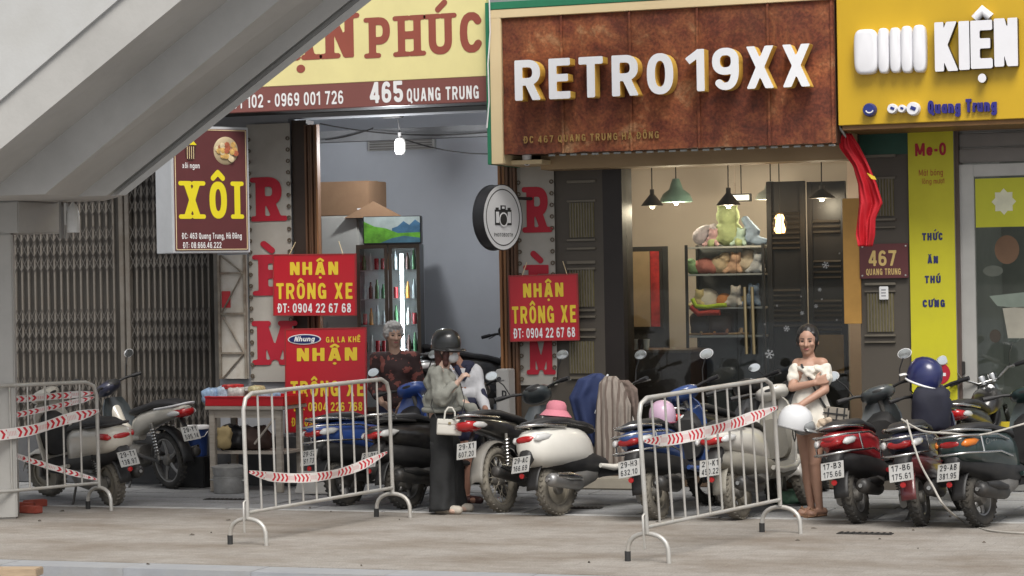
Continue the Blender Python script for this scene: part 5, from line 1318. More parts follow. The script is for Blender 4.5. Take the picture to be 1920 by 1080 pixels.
# ------------------------------------------------------------------ crowd barriers
m_galv = M('galvanised_tube', (.52, .51, .48), .42, .35, var=.10, scale=6, dirt=(.36, .31, .25), dscale=5, damt=.5)
m_cap = M('foot_cap_black', (.03, .03, .03), .7)
def tape_mat():
    m = bpy.data.materials.new('warning_tape_print'); m.use_nodes = True
    n, l = m.node_tree.nodes, m.node_tree.links; b = n['Principled BSDF']; b.inputs['Roughness'].default_value = .45
    uv = n.new('ShaderNodeUVMap'); sp = n.new('ShaderNodeSeparateXYZ'); l.new(uv.outputs['UV'], sp.inputs['Vector'])
    def mth(op, a, b_=None, c=None):
        q = n.new('ShaderNodeMath'); q.operation = op
        for i, v in enumerate((a, b_, c)):
            if v is None: continue
            if isinstance(v, (int, float)): q.inputs[i].default_value = v
            else: l.new(v, q.inputs[i])
        return q.outputs[0]
    tri = mth('ABSOLUTE', mth('SUBTRACT', sp.outputs['Y'], .5))
    ch = mth('FRACT', mth('ADD', mth('MULTIPLY', sp.outputs['X'], 17.0), mth('MULTIPLY', tri, 1.1)))
    stripe = mth('LESS_THAN', ch, .46)
    grp = mth('LESS_THAN', mth('FRACT', mth('MULTIPLY', sp.outputs['X'], 3.1)), .70)
    edge = mth('LESS_THAN', tri, .40)
    f = mth('MULTIPLY', mth('MULTIPLY', stripe, grp), edge)
    tx = mth('MULTIPLY', mth('MULTIPLY', mth('SUBTRACT', 1.0, grp), mth('LESS_THAN', mth('FRACT', mth('MULTIPLY', sp.outputs['X'], 60.0)), .5)), mth('LESS_THAN', tri, .22))
    f2 = mth('ADD', f, mth('MULTIPLY', tx, .45))
    mx = n.new('ShaderNodeMix'); mx.data_type = 'RGBA'; l.new(f2, mx.inputs['Factor']); mx.inputs['A'].default_value = (.74, .70, .67, 1); mx.inputs['B'].default_value = (.55, .015, .03, 1)
    l.new(mx.outputs['Result'], b.inputs['Base Color']); return m
m_tape = tape_mat()
def tape(label, pts, wd=.07, twist=0.0, group=None):
    """a ribbon through the given points"""
    pts = [Vector(p) for p in pts]; n = 60; P = []
    for k in range(n + 1):
        f = k / n * (len(pts) - 1); i = min(int(f), len(pts) - 2); t_ = f - i
        p0, p1, p2, p3 = pts[max(i - 1, 0)], pts[i], pts[i + 1], pts[min(i + 2, len(pts) - 1)]
        P.append(.5 * ((2 * p1) + (p2 - p0) * t_ + (2 * p0 - 5 * p1 + 4 * p2 - p3) * t_ * t_ + (3 * p1 - p0 - 3 * p2 + p3) * t_ ** 3))
    w = MB(); uv = []; L = 0
    for k in range(n + 1):
        if k: L += (P[k] - P[k - 1]).length
        tg = (P[min(k + 1, n)] - P[max(k - 1, 0)]).normalized(); side = Vector((0, 0, 1)) - tg * tg.z; side.normalize()
        u = k / n; pinch = .25 + .75 * min(1, min(u, 1 - u) * 6)
        nn = tg.cross(side); a = twist * math.sin(u * 7) + .25 * math.sin(u * 13)
        d = (side * math.cos(a) + nn * math.sin(a)) * wd / 2 * pinch
        w.v += [P[k] - d, P[k] + d]; uv += [(L, 0), (L, 1)]
        if k: w.f.append((2 * k - 2, 2 * k, 2 * k + 1, 2 * k - 1))
    return tag(w.build('warning_tape', m_tape, None, 180, uv=uv), label, 'tape', group)
def barrier(label, pl, pr, hl, hr, nb=10, lean=0.0):
    """from the left foot to the right foot (ground points); hl, hr = height of the top rail at each end"""
    A, B = Vector(pl), Vector(pr); d = (B - A); L = d.length; ang = math.atan2(d.y, d.x)
    t = thing('crowd_barrier', label, 'barrier', A, (0, 0, ang), 'crowd barriers along the pavement')
    sh = -lean                      # the whole frame leans along its length
    def S(x, z): return Vector((x + sh * z, 0, z + (hr - hl) * (x / L) * min(1, z / hl)))
    zb_, rt = .245, .0168
    top = [S(0, .2), S(0, hl - .12), S(.035, hl - .035), S(.12, hl), S(L - .12, hl), S(L - .035, hl - .035), S(L, hl - .12), S(L, .2)]
    w = MB(); w.tube(top, rt, 10); w.build('frame', m_galv, t, 60)
    w = MB(); w.tube([S(.0, zb_), S(L, zb_)], rt * .85, 8); w.build('bottom_rail', m_galv, t, 60)
    for k in range(1, nb + 1):
        x = L * k / (nb + 1); w = MB(); w.tube([S(x, zb_), S(x, hl - .004)], .0088, 8); w.build('bar', m_galv, t, 60)
    for x, nm in ((0, 1), (L, -1)):
        w = MB(); base = S(x, .2); pts = []
        for k in range(13):
            a = math.pi * k / 12; pts.append(Vector((x + sh * .1, -.165 * math.cos(a), .2 * min(1, math.sin(a) ** .5 * 1.0)) ))
        pts[0].z = pts[-1].z = .0
        w.tube(pts, rt, 10); ft = w.build('foot', m_galv, t, 60)
        w = MB(); w.cyl((pts[-1].x, pts[-1].y, .0), (pts[-1].x, pts[-1].y - .0, .07), rt + .005, 10); w.build('foot_cap', m_cap, ft, 60)
    w = MB(); w.tube([S(-.02, .34), S(-.045, .33), S(-.05, .2), S(-.045, .1)], .008, 6); w.build('link_hook', m_galv, t, 60)
    return t, S, ang, A
b_r = gp(187, 956); vdir = Vector((-.66, -.75, 0))
dl = (right * -1.35 - Vector((fwd.x, fwd.y, 0)) * 1.5); dl.z = 0
b_l = b_r + dl.normalized() * 2.06
T1 = barrier('galvanised crowd barrier bound with tape beside the concrete column', b_l, b_r, 1.16, 1.14, 10, .01)
T2 = barrier('galvanised crowd barrier with sagging tape in front of the blue scooter', gp(466, 1022), gp(738, 970), 1.15, 1.17, 10, .035)
T3 = barrier('galvanised crowd barrier leaning over in front of the blue and pale scooters', gp(1217, 1054), gp(1466, 999), 1.14, 1.19, 10, .10)
def along(T, x, z, off=-.03):
    t, S, ang, A = T; p = S(x, z) + Vector((0, off, 0)); return A + Matrix.Rotation(ang, 3, 'Z') @ p
tape('red and white tape sagging low across the barrier in front of the blue scooter', [along(T2, 0, .56), along(T2, .35, .49), along(T2, .8, .445), along(T2, 1.2, .44), along(T2, 1.6, .47), along(T2, 2.06, .55)], .075)
tape('red and white tape stretched across the leaning barrier beside the girl', [along(T3, 0, .85), along(T3, .4, .83), along(T3, .9, .84), along(T3, 1.4, .87), along(T3, 2.06, .93)], .085)
tape('red and white tape wound along the barrier beside the concrete column', [along(T1, .2, .70), along(T1, .8, .73), along(T1, 1.3, .76), along(T1, 1.7, .84), along(T1, 2.06, .90)], .095)
tape('red and white tape stretched high behind the barrier beside the column', [along(T1, 1.0, 1.02, .25), along(T1, 1.5, 1.03, .2), along(T1, 2.06, 1.06, .02)], .06)
tape('loose red and white tape slanting to the barrier foot beside the column', [along(T1, .8, .80, .2), along(T1, 1.2, .58, .2), along(T1, 1.6, .42, .1), along(T1, 2.06, .27, .0)], .05)
tape('red and white tape crossing behind the rails of the barrier by the column', [along(T1, 1.0, .85, .2), along(T1, 1.6, .93, .15), along(T1, 2.06, 1.02, .03)], .05)

# ------------------------------------------------------------------ stall table and what is on and under it
m_tw = M('table_weathered_wood', (.38, .34, .29), .8, var=.18, scale=5, stretch=(1, 1, 6), dirt=(.22, .19, .15), dscale=4, damt=.5)
tb = thing('stall_table', 'small weathered wooden stall table with a red tray on top', 'table', gp(440, 923))
c0 = Vector(tb.location); q = ppm(c0); xl = at(386, 890, c0.y).x; xrr = at(532, 890, c0.y).x
zt = at(455, 762, c0.y).z; dep = .55
w = MB(); w.span((xl, c0.y, zt - .035), (xrr, c0.y + dep, zt), .005); wpart(w, 'table_top', m_tw, tb)
for (x, y) in ((xl + .06, c0.y + .05), (xrr - .06, c0.y + .05), (xl + .06, c0.y + dep - .05), (xrr - .06, c0.y + dep - .05)):
    w = MB(); w.box((x, y, zt / 2 - .018), (.06, .05, zt - .036), None, .004); wpart(w, 'leg', m_tw, tb)
w = MB(); w.span((xl + .09, c0.y + .03, zt - .11), (xrr - .09, c0.y + .06, zt - .036)); wpart(w, 'apron', m_tw, tb)
w = MB(); w.span((xl + .03, c0.y + .06, .36), (xrr - .03, c0.y + dep - .06, .385)); wpart(w, 'lower_shelf', m_tw, tb)
w = MB(); w.tube([(xrr - .05, c0.y + .04, zt - .05), (xrr - .32, c0.y + .04, zt - .36)], .012, 6); wpart(w, 'brace', m_tw, tb)
tr = thing('serving_tray', 'shallow red plastic tray full of packets on the stall table', 'tray', ((xl + xrr) / 2, c0.y + dep / 2, zt + .003))
m_rtray = M('tray_red_plastic', (.50, .012, .02), .35, var=.06, coat=.3)
ww, dd, hh = (xrr - xl) / 2 - .0, dep / 2 - .02, .085
w = MB(); w.box((0, 0, .006), (2 * ww - .02, 2 * dd - .02, .008)); w.build('tray_base', m_rtray, tr)
for (cx, cy, sx, sy) in ((0, -dd, 2 * ww, .012), (0, dd, 2 * ww, .012), (-ww, 0, .012, 2 * dd - .026), (ww, 0, .012, 2 * dd - .026)):
    w = MB(); w.box((cx, cy, hh / 2), (sx, sy, hh), None, .003); w.build('tray_side', m_rtray, tr)
w = MB(); w.tube([(-ww, -dd - .008, hh), (ww, -dd - .008, hh), (ww, dd, hh), (-ww, dd, hh)], .008, 6, closed=True); w.build('tray_lip', m_rtray, tr)
def crumple(name, label, cat, c, size, mat, rot=0.0, amp=.25, seed=0, group=None, res=3):
    bm = bmesh.new(); bmesh.ops.create_icosphere(bm, subdivisions=res, radius=1.0)
    for v in bm.verts:
        d = v.co.normalized(); p = 4.5
        k = (abs(d.x) ** p + abs(d.y) ** p + abs(d.z) ** p) ** (-1 / p)
        v.co = d * k * (1 + amp * mnoise.noise(d * 2.3 + Vector((seed * 3.1, seed, 0))) + amp * .4 * mnoise.noise(d * 6 + Vector((seed, 2, 0))))
        v.co = Vector((v.co.x * size[0] / 2, v.co.y * size[1] / 2, v.co.z * size[2] / 2))
    me = bpy.data.meshes.new(name); bm.to_mesh(me); bm.free(); me.materials.append(mat); me.polygons.foreach_set('use_smooth', [True] * len(me.polygons))
    o = bpy.data.objects.new(name, me); COL.objects.link(o); o.location = c; o.rotation_euler = (0, 0, rot)
    return tag(o, label, cat, group) if label else o
m_pk = {k: M('packet_' + k, c, .35, var=.35, scale=26, coat=.2) for k, c in dict(blue=(.30, .42, .58), red=(.50, .03, .03), yellow=(.55, .48, .26), white=(.58, .56, .52), brown=(.22, .12, .08), sky=(.42, .52, .62)).items()}
ty_ = c0.y + dep / 2
for i, (px, dz_, col_, sz, lb) in enumerate(((404, .07, 'blue', (.16, .2, .15), 'pale blue snack packet at the gate end of the red tray'), (424, .08, 'sky', (.14, .2, .17), 'sky blue puffed packet beside the red cloth on the tray'), (438, .155, 'red', (.22, .14, .05), 'bright red wrapper lying on top of the packets on the tray'),
      (452, .08, 'white', (.13, .18, .14), 'white patterned packet in the middle of the red tray'), (466, .075, 'brown', (.10, .18, .12), 'brown packet in the middle of the red tray'), (474, .13, 'white', (.16, .16, .05), 'flat white packet on top of the brown packet'), (488, .11, 'yellow', (.13, .15, .12), 'cream yellow bag of food on the red tray'),
      (500, .06, 'sky', (.16, .18, .11), 'sky blue packet at the parking board end of the tray'), (514, .06, 'blue', (.10, .18, .10), 'small blue packet in the tray corner by the parking board'))):
    crumple('snack_packet', lb, 'packet', (at(px, 740, ty_).x, ty_ - .08 + .03 * (i % 3), zt + .02 + dz_), sz, m_pk[col_], i * .5, .18, i, 'packets on the red tray')
# pots
m_pot = M('pot_aluminium', (.46, .46, .45), .4, .5, var=.12, scale=5, dirt=(.16, .15, .14), dscale=6, damt=.6)
c1 = gp(430, 924)
pt = thing('cooking_pot', 'dented aluminium cooking pot on the ground under the stall table', 'pot', c1)
w = MB(); w.lathe([(.001, .0), (.135, .0), (.145, .012), (.15, .15), (.158, .155), (.158, .162), (.142, .162), (.138, .02), (.001, .02)], (0, 0, 0), 'Z', 32); w.build('pot_body', m_pot, pt, 40)
for s_ in (-1, 1):
    w = MB(); w.tube([(s_ * .148, -.03, .12), (s_ * .185, -.025, .125), (s_ * .185, .025, .125), (s_ * .148, .03, .12)], .007, 6); w.build('pot_handle', m_pot, pt, 60)
pt = thing('steamer_pot', 'wide shallow aluminium steamer stacked on the cooking pot', 'pot', c1 + Vector((0, 0, .163)))
w = MB(); w.lathe([(.001, .0), (.14, .0), (.15, .02), (.157, .075), (.165, .08), (.165, .09), (.11, .105), (.001, .11)], (0, 0, 0), 'Z', 32); w.build('pot_body', m_pot, pt, 40)
w = MB(); w.lathe([(.001, .11), (.008, .11), (.018, .13), (.001, .135)], (0, 0, 0), 'Z', 16); w.build('lid_knob', m_dark, pt, 50)
c2 = gp(392, 912); w = MB(); w.lathe([(.001, 0), (.05, 0), (.055, .09), (.045, .12), (.001, .12)], (0, 0, 0), 'Z', 20); o = w.build('stove_can', M('can_soot', (.12, .11, .1), .7, .3, var=.3, scale=14), None, 40); o.location = c2
tag(o, 'sooty tin can next to the dented cooking pot', 'can')
bk = thing('water_bucket', 'blue and white plastic bucket standing on a dark crate by the stall table', 'bucket', Vector((at(369, 850, -.62).x, -.62, .302)))
w = MB(); w.box((bk.location.x, -.62, .15), (.30, .28, .30), None, .01); tag(w.build('plastic_crate', m_blackp), 'dark plastic crate under the blue and white bucket', 'crate')
w = MB(); w.lathe([(.001, .0), (.10, .0), (.118, .26), (.122, .265), (.001, .265)], (0, 0, 0), 'Z', 28); w.build('bucket_body', M('bucket_blue', (.03, .07, .25), .4, var=.2, scale=9), bk, 40)
w = MB(); w.lathe([(.001, .266), (.126, .266), (.128, .285), (.122, .30), (.001, .305)], (0, 0, 0), 'Z', 28); w.build('bucket_lid', m_white, bk, 40)
w = MB(); w.tube([(-.122, 0, .24), (-.12, -.06, .2), (-.0, -.125, .16), (.12, -.06, .2), (.122, 0, .24)], .004, 6); w.build('bucket_handle', m_white, bk, 60)
crumple('bag', 'black plastic bag stuffed on the lower shelf of the stall table', 'bag', (at(440, 830, ty_).x, ty_, .50), (.30, .3, .22), M('bag_black_film', (.02, .02, .022), .4, var=.2), .2, .35, 3)
crumple('bag', 'tan paper bag hanging at the front of the stall table shelf', 'bag', (at(421, 832, c0.y).x, c0.y - .0, .52), (.13, .07, .2), M('paper_tan', (.33, .25, .12), .8, var=.15), .2, .3, 5)
crumple('bag', 'dark brown sack on the table shelf beside the black bag', 'bag', (at(484, 830, ty_).x, ty_, .50), (.24, .3, .22), M('sack_brown', (.08, .05, .04), .8, var=.2), .5, .3, 8)
cr_ = thing('flat_carton', 'flattened grey carton leaning on the ground behind the taped barrier', 'carton', gp(585, 925))
w = MB(); w.box((0, .05, .10), (.34, .012, .24), Matrix.Rotation(R(-35), 3, 'X'), .002); w.build('panel', M('carton_grey', (.36, .35, .33), .85, var=.1), cr_)
w = MB(); w.box((.12, -.03, .012), (.30, .2, .01), Matrix.Rotation(.2, 3, 'Z')); w.build('flap', MATS['carton_grey'], cr_)
for (px, py, rz, lb) in ((44, 955, .3, 'loose red brick lying nearest the column foot'), (58, 962, -.2, 'red brick lying flat below the other bricks at the column'), (66, 950, 1.0, 'red brick lying crosswise at the foot of the column')):
    w = MB(); w.box((0, 0, .032), (.2, .095, .062), None, .006); o = w.build('brick', M('brick_red', (.34, .075, .05), .9, var=.2, scale=14, bump=.3, bscale=60), None); o.location = gp(px, py); o.rotation_euler = (0, 0, rz); tag(o, lb, 'brick')
crumple('plastic_bag', 'green and white printed plastic bag on the pavement at the girl\'s feet', 'bag', gp(1488, 944) + Vector((0, 0, .055)), (.32, .2, .12), M('bag_green_white', (.22, .42, .28), .4, var=.6, scale=9), .2, .25, 4)
# pavement drain slots
for (px, py, wd, lb) in ((422, 937, .40, 'narrow iron drain grate beside the stall table'), (1090, 953, .36, 'narrow iron drain grate behind the cream white scooter'), (1622, 1001, .42, 'narrow iron drain grate in front of the wine red scooter')):
    c = gp(px, py); dg_ = thing('drain_grate', lb, 'drain', c)
    w = MB(); w.box((0, 0, .0035), (wd, .11, .005)); w.build('slot', m_dark, dg_)
    for k in range(9):
        w = MB(); w.box((-wd / 2 + wd * (k + .5) / 9, 0, .009), (.018, .10, .005)); w.build('grate_bar', m_exh, dg_)
# rope looped over the parked bikes
m_rope = M('rope_grey', (.42, .40, .36), .8, var=.15, scale=40)
def rope(name, label, pts, r_=.008):
    P = [Vector(p) for p in pts]; out = []
    for k in range(81):
        f = k / 80 * (len(P) - 1); i = min(int(f), len(P) - 2); t_ = f - i
        p0, p1, p2, p3 = P[max(i - 1, 0)], P[i], P[i + 1], P[min(i + 2, len(P) - 1)]
        out.append(.5 * ((2 * p1) + (p2 - p0) * t_ + (2 * p0 - 5 * p1 + 4 * p2 - p3) * t_ * t_ + (3 * p1 - p0 - 3 * p2 + p3) * t_ ** 3))
    w = MB(); w.tube(out, r_, 6); return tag(w.build(name, m_rope, None, 60), label, 'rope')
yb = S10.location.y
rope('rope', 'grey rope falling from the maroon scooter seat and trailing on the pavement', [at(1700, 788, yb - .30), at(1712, 830, yb - .50), at(1727, 872, yb - .58), at(1748, 910, yb - .62), at(1772, 950, yb - .66), gp(1812, 983) + Vector((0, 0, .01)), gp(1862, 998) + Vector((0, 0, .01)), gp(1960, 1004) + Vector((0, 0, .01))])
rope('rope', 'grey rope strung level across the tails of the chrome guarded scooters', [at(1690, 786, yb - .3), at(1730, 808, yb - .36), at(1775, 812, yb - .36), at(1830, 816, yb - .2), at(1880, 806, yb - .05), at(1960, 782, yb + .2)])

w = MB(); w.box((0, 0, .03), (.42, .16, .055), None, .006); o = w.build('timber_plank', M('plank_tan', (.40, .30, .20), .85, var=.2, scale=6, stretch=(1, 8, 8))); o.location = gp(20, 1080); o.rotation_euler = (0, 0, R(12)); tag(o, 'short tan timber plank end lying at the kerb', 'plank')
# ------------------------------------------------------------------ inside shop 465
m_card = M('cardboard', (.26, .155, .085), .85, var=.1, scale=4, dirt=(.18, .1, .06), dscale=3, damt=.4)
a, b, c, d = RX(585, 405, 672, 800, 1.5)
FZ = PZ - .03
cab = thing('cupboard', 'tall off white cupboard carrying a cardboard box in the open shop', 'cupboard', ((a + c) / 2, 1.5, FZ))
w = MB(); w.span((a - .3, 1.5, FZ), (c + .02, 2.1, d), .008); wpart(w, 'carcass', M('cupboard_off_white', (.46, .45, .41), .6, var=.05), cab)
for k in range(2):
    w = MB(); x0 = a - .3 + (c - a + .32) * k / 2; w.span((x0 + .01, 1.482, FZ + .06), (x0 + (c - a + .32) / 2 - .01, 1.499, d - .02), .003); dr = wpart(w, 'door', MATS['cupboard_off_white'], cab)
    w = MB(); w.box((x0 + (c - a + .32) / 2 - (.05 if k == 0 else -.0 + (c - a + .32) / 2 - .05), 1.474, 1.5), (.012, .012, .14)); w.build('handle', m_alu, dr, world_to=cab.location)
zc_ = d
e, f, g_, h = RX(598, 340, 690, 404, 1.5)
bxx = thing('cardboard_box', 'brown cardboard box on top of the off white cupboard', 'box', ((e + g_) / 2, 1.52, zc_ + .002))
w = MB(); w.span((e - .12, 1.51, zc_ + .002), (g_, 2.0, h), .006); wpart(w, 'carton', m_card, bxx)
w = MB(); w.span((e - .12, 1.72, h + .0005), (g_, 1.78, h + .003)); wpart(w, 'packing_tape', M('packing_tape', (.42, .3, .17), .35), bxx)
w = MB(); w.span((g_ - .13, 1.506, zc_ + .06), (g_ - .05, 1.5095, zc_ + .075)); wpart(w, 'label_print', m_white, bxx)
# fridge
fa, fb, fc_, fd = RX(675, 458, 785, 800, 1.05)
fr = thing('drinks_fridge', 'two door glass drinks fridge lit by a white tube in the open shop', 'fridge', ((fa + fc_) / 2, 1.05, FZ))
m_fr = M('fridge_case_dark', (.03, .03, .032), .4); m_fri = M('fridge_inside_white', (.62, .64, .64), .5)
w = MB(); w.span((fa, 1.62, FZ), (fc_, 1.68, fd)); wpart(w, 'back', m_fri, fr)
for x in ((fa, fa + .03), (fc_ - .03, fc_)):
    w = MB(); w.span((x[0], 1.10, FZ), (x[1], 1.62, fd)); wpart(w, 'side', m_fr, fr)
w = MB(); w.span((fa + .031, 1.10, fd - .03), (fc_ - .031, 1.619, fd)); wpart(w, 'top', m_fr, fr)
w = MB(); w.span((fa + .031, 1.10, FZ), (fc_ - .031, 1.619, FZ + .2)); wpart(w, 'base', m_fr, fr)
xm = (fa + fc_) / 2
dm = M('fridge_frame_bronze', (.075, .06, .045), .35, .5)
for (x0, x1) in ((fa, xm - .004), (xm + .004, fc_)):
    w = MB(); z0, z1 = FZ + .2, fd - .002
    for (p, q_) in (((x0, z0), (x0 + .035, z1)), ((x1 - .035, z0), (x1, z1)), ((x0 + .035, z0), (x1 - .035, z0 + .04)), ((x0 + .035, z1 - .04), (x1 - .035, z1))): w.span((p[0], 1.055, p[1]), (q_[0], 1.095, q_[1]))
    do = wpart(w, 'door_frame', dm, fr)
    w = MB(); w.span((x0 + .036, 1.07, z0 + .041), (x1 - .036, 1.076, z1 - .041)); w.build('door_glass', glass_mat('fridge_glass', gloss=.0), do, world_to=fr.location)
tz0, tz1 = FZ + .3, fd - .1
w = MB(); w.cyl((xm + .135, 1.125, tz0), (xm + .135, 1.125, tz1), .016, 12); wpart(w, 'tube_light', M('tube_lit', (.9, .95, 1), .4, emit=(.85, .93, 1.0), estr=16.0), fr, 60)
bottles = []
shz = [at(730, y, 1.2).z for y in (506, 560, 609, 660)]
m_b = [M('bottle_' + k, c_, .25, var=.2, scale=18, coat=.4) for k, c_ in (('green', (.06, .2, .08)), ('cola', (.06, .02, .015)), ('clear', (.45, .5, .52)), ('orange', (.55, .22, .03)), ('red_can', (.4, .02, .03)), ('white', (.6, .6, .58)))]
for si, z in enumerate(shz):
    w = MB(); w.span((fa + .032, 1.12, z - .012), (fc_ - .032, 1.61, z)); wpart(w, 'shelf', M('shelf_wire_white', (.55, .57, .58), .4), fr)
    nb_ = 9; names = ['green', 'cola brown', 'clear', 'orange', 'red', 'white']
    for k in range(nb_):
        x = fa + .07 + (fc_ - fa - .14) * k / (nb_ - 1)
        if abs(x - xm - .135) < .02: continue
        ci = (k * 5 + si * 2 + (k // 3)) % 6; hgt = .15 + .05 * ((k * 7 + si * 3) % 3) / 2; r_ = .022
        if ci == 4: hgt, r_ = .12, .024
        w = MB(); w.lathe([(.001, 0), (r_, 0), (r_, hgt * .62), (r_ * .5, hgt * .8), (r_ * .42, hgt), (.001, hgt)] if ci != 4 else [(.001, 0), (r_, .004), (r_, hgt - .006), (r_ * .8, hgt), (.001, hgt)], (0, 0, 0), 'Z', 10)
        o = w.build('drink_bottle', m_b[ci], None, 50); o.location = (x, 1.18, z + .001); bottles.append(o)
        tag(o, '%s drink %s standing on the %s shelf inside the lit fridge' % (names[ci], 'can' if ci == 4 else 'bottle', ('top', 'second', 'third', 'lowest')[si]), 'bottle', 'drinks on the fridge shelves')
la, lb_, lc, ld = RX(684, 405, 785, 456, 1.05)
lbx = thing('landscape_light_box', 'small landscape picture box of green rice fields on top of the fridge', 'picture', ((la + lc) / 2, 1.06, fd + .002))
w = MB(); w.span((la, 1.06, fd + .002), (lc, 1.28, ld), .006); wpart(w, 'case', m_fr, lbx)
yk = 1.054; W_, H_ = lc - la, ld - fd
def strip(poly, col_, nm, dy): 
    w = MB(); w.prism([(la + W_ * u, fd + .004 + H_ * v) for u, v in poly], yk - dy, yk - dy + .001); wpart(w, nm, col_, lbx)
strip([(.02, .04), (.98, .04), (.98, .96), (.02, .96)], M('print_sky', (.36, .42, .40), .4, var=.25, scale=6), 'sky_print', .0)
strip([(.5, .35), (.98, .4), (.98, .72), (.9, .85), (.8, .66), (.7, .8), (.6, .62), (.5, .55)], M('print_hill_blue', (.05, .14, .24), .4, var=.3, scale=9), 'hill_print', .002)
strip([(.02, .04), (.98, .04), (.98, .4), (.6, .38), (.4, .55), (.2, .62), (.02, .8)], M('print_field', (.12, .36, .03), .4, var=.6, scale=8), 'field_print', .004)
strip([(.3, .04), (.98, .04), (.98, .2), (.7, .28), (.5, .2)], M('print_river', (.06, .16, .22), .4, var=.3, scale=9), 'river_print', .006)
# tilted carton behind it
tc_ = at(732, 404, 1.62); w = MB(); w.prism([(-.29, 0), (.33, 0), (.02, .17)], -.12, .12)
o = w.build('folded_carton', m_card, None); o.location = (tc_.x, 1.64, ld + .001); w = None
tag(o, 'folded cardboard carton standing as a wedge behind the landscape picture', 'carton')
w = MB(); w.span((la + .05, 1.30, fd + .002), (lc - .05, 1.75, ld)); cr2 = w.build('wooden_crate', M('crate_dark', (.06, .045, .035), .8)); tag(cr2, 'dark wooden crate behind the landscape picture on the fridge', 'crate')
FR = R(18); pvt = Vector((xm, 1.05, 0)); fr.rotation_euler.z = FR; lbx.rotation_euler.z = FR
def turn(o):
    p = Vector(o.location) - pvt; o.location = pvt + Matrix.Rotation(FR, 3, 'Z') @ p; o.rotation_euler.z = FR
for o in bottles + [o, cr2]: turn(o)
# bulb
bc = at(750, 272, 1.0)
bl = thing('hanging_bulb', 'white glass lamp bulb hanging on a wire in the open shop', 'lamp', bc)
w = MB(); w.lathe([(.001, -.10), (.04, -.095), (.056, -.06), (.058, .02), (.045, .06), (.02, .075), (.001, .075)], bc, 'Z', 24); wpart(w, 'bulb', M('bulb_opal', (.8, .8, .78), .4, emit=(1, .95, .86), estr=.25), bl, 60)
w = MB(); w.cyl(bc + Vector((0, 0, .075)), bc + Vector((0, 0, .13)), .02, 12); wpart(w, 'socket', m_dark, bl, 60)
w = MB(); w.tube([bc + Vector((0, 0, .13)), bc + Vector((-.03, .02, .3)), bc + Vector((-.06, .05, .45))], .005, 6); wpart(w, 'wire', m_dark, bl, 60)
w = MB(); k_ = bc + Vector((-.1, .05, .33)); w.box(k_, (.22, .12, .09), None, .01); wpart(w, 'junction_box', m_dark, bl)
ld_ = bpy.data.lights.new('shop_fill_light', 'POINT'); ld_.energy = 52; ld_.shadow_soft_size = .06; ld_.color = (.93, .96, 1)  # added fill lamp beside the bulb, brightens the room in place of daylight
lo = bpy.data.objects.new('shop_fill_light', ld_); COL.objects.link(lo); lo.location = (0, -.12, -.04); lo.parent = bl
# water heater style carton at the jamb and clutter by the right jamb
gx_ = at(952, 740, -.25)
wd_ = thing('utility_box', 'grey utility cabinet with letter d marks beside the folded gate', 'cabinet', (gx_.x, -.28, .0))
w = MB(); w.span((gx_.x - .10, -.3, 0), (gx_.x + .03, -.12, at(950, 692, -.25).z), .008); wpart(w, 'case', M('cabinet_grey', (.42, .41, .39), .6, var=.06), wd_)
w = MB(); w.span((gx_.x - .088, -.306, .2), (gx_.x + .018, -.301, .95), .002); wpart(w, 'door', MATS['cabinet_grey'], wd_)
for py in (744, 792): on('D', 'lettering', wd_, m_ink, 941, 950, py, 12, -.309, s=.1)

# ------------------------------------------------------------------ inside shop 467
def pendant(px, py_top, py_rim, wpx, Y, mat, label, shape='cone', lit=0):
    rim = at(px, py_rim, Y); q = ppm(rim); r_ = wpx / 2 / q; h_ = (py_rim - py_top) / q
    t = thing('pendant_lamp', label, 'lamp', rim, group='pendant lamps in the glass fronted shop')
    if shape == 'cone': prof = [(r_, 0), (r_ * .96, .012), (r_ * .3, h_ * .62), (r_ * .2, h_ * .7), (r_ * .2, h_), (.004, h_)]
    else: prof = [(r_, 0), (r_ * .98, h_ * .12), (r_ * .8, h_ * .35), (r_ * .42, h_ * .55), (r_ * .34, h_ * .75), (r_ * .2, h_), (.004, h_)]
    w = MB(); w.lathe(prof, (0, 0, 0), 'Z', 28); w.build('lamp_shade', mat, t, 50)
    w = MB(); w.tube([(0, 0, h_), (0, 0, 3.94 - rim.z)], .006, 6); w.build('cord', m_dark, t, 60)
    w = MB(); w.lathe([(.001, -.03), (.02, -.025), (.03, -.005), (.02, .02), (.001, .03)], (0, 0, 0), 'Z', 14); w.build('bulb', M('bulb_clear_dim', (.7, .68, .6), .3, emit=(1, .85, .6), estr=1.2 if lit else .3), t, 60)
    if lit:
        L_ = bpy.data.lights.new('pendant_light', 'POINT'); L_.energy = lit; L_.color = (1, .82, .6); L_.shadow_soft_size = .05
        o = bpy.data.objects.new('pendant_light', L_); COL.objects.link(o); o.parent = t; o.location = (0, 0, -.06)
m_shd = M('shade_black_enamel', (.05, .042, .036), .4, var=.1); m_shg = M('shade_green_enamel', (.20, .33, .29), .35, var=.06, coat=.4); m_shp = M('shade_pale_reflection', (.34, .36, .33), .4, var=.05)
pendant(1223, 355, 386, 42, .7, m_shd, 'black cone pendant lamp over the counter, beside the green lamp', lit=2)
pendant(1268, 335, 379, 62, 1.4, m_shg, 'sea green bell pendant lamp between two black cone lamps', 'bell', lit=22)
pendant(1366, 352, 385, 46, .7, m_shd, 'black cone pendant lamp above the plush toys', lit=12)
pendant(1445, 340, 374, 58, 1.5, m_shp, 'pale grey bell lamp form standing in for a reflection beside the louvred shutters', 'bell', lit=18)  # a pale reflection built as a lamp shape, with added light
pendant(1541, 348, 372, 50, .8, m_shd, 'black pendant lamp hanging in front of the louvred shutters', lit=8)
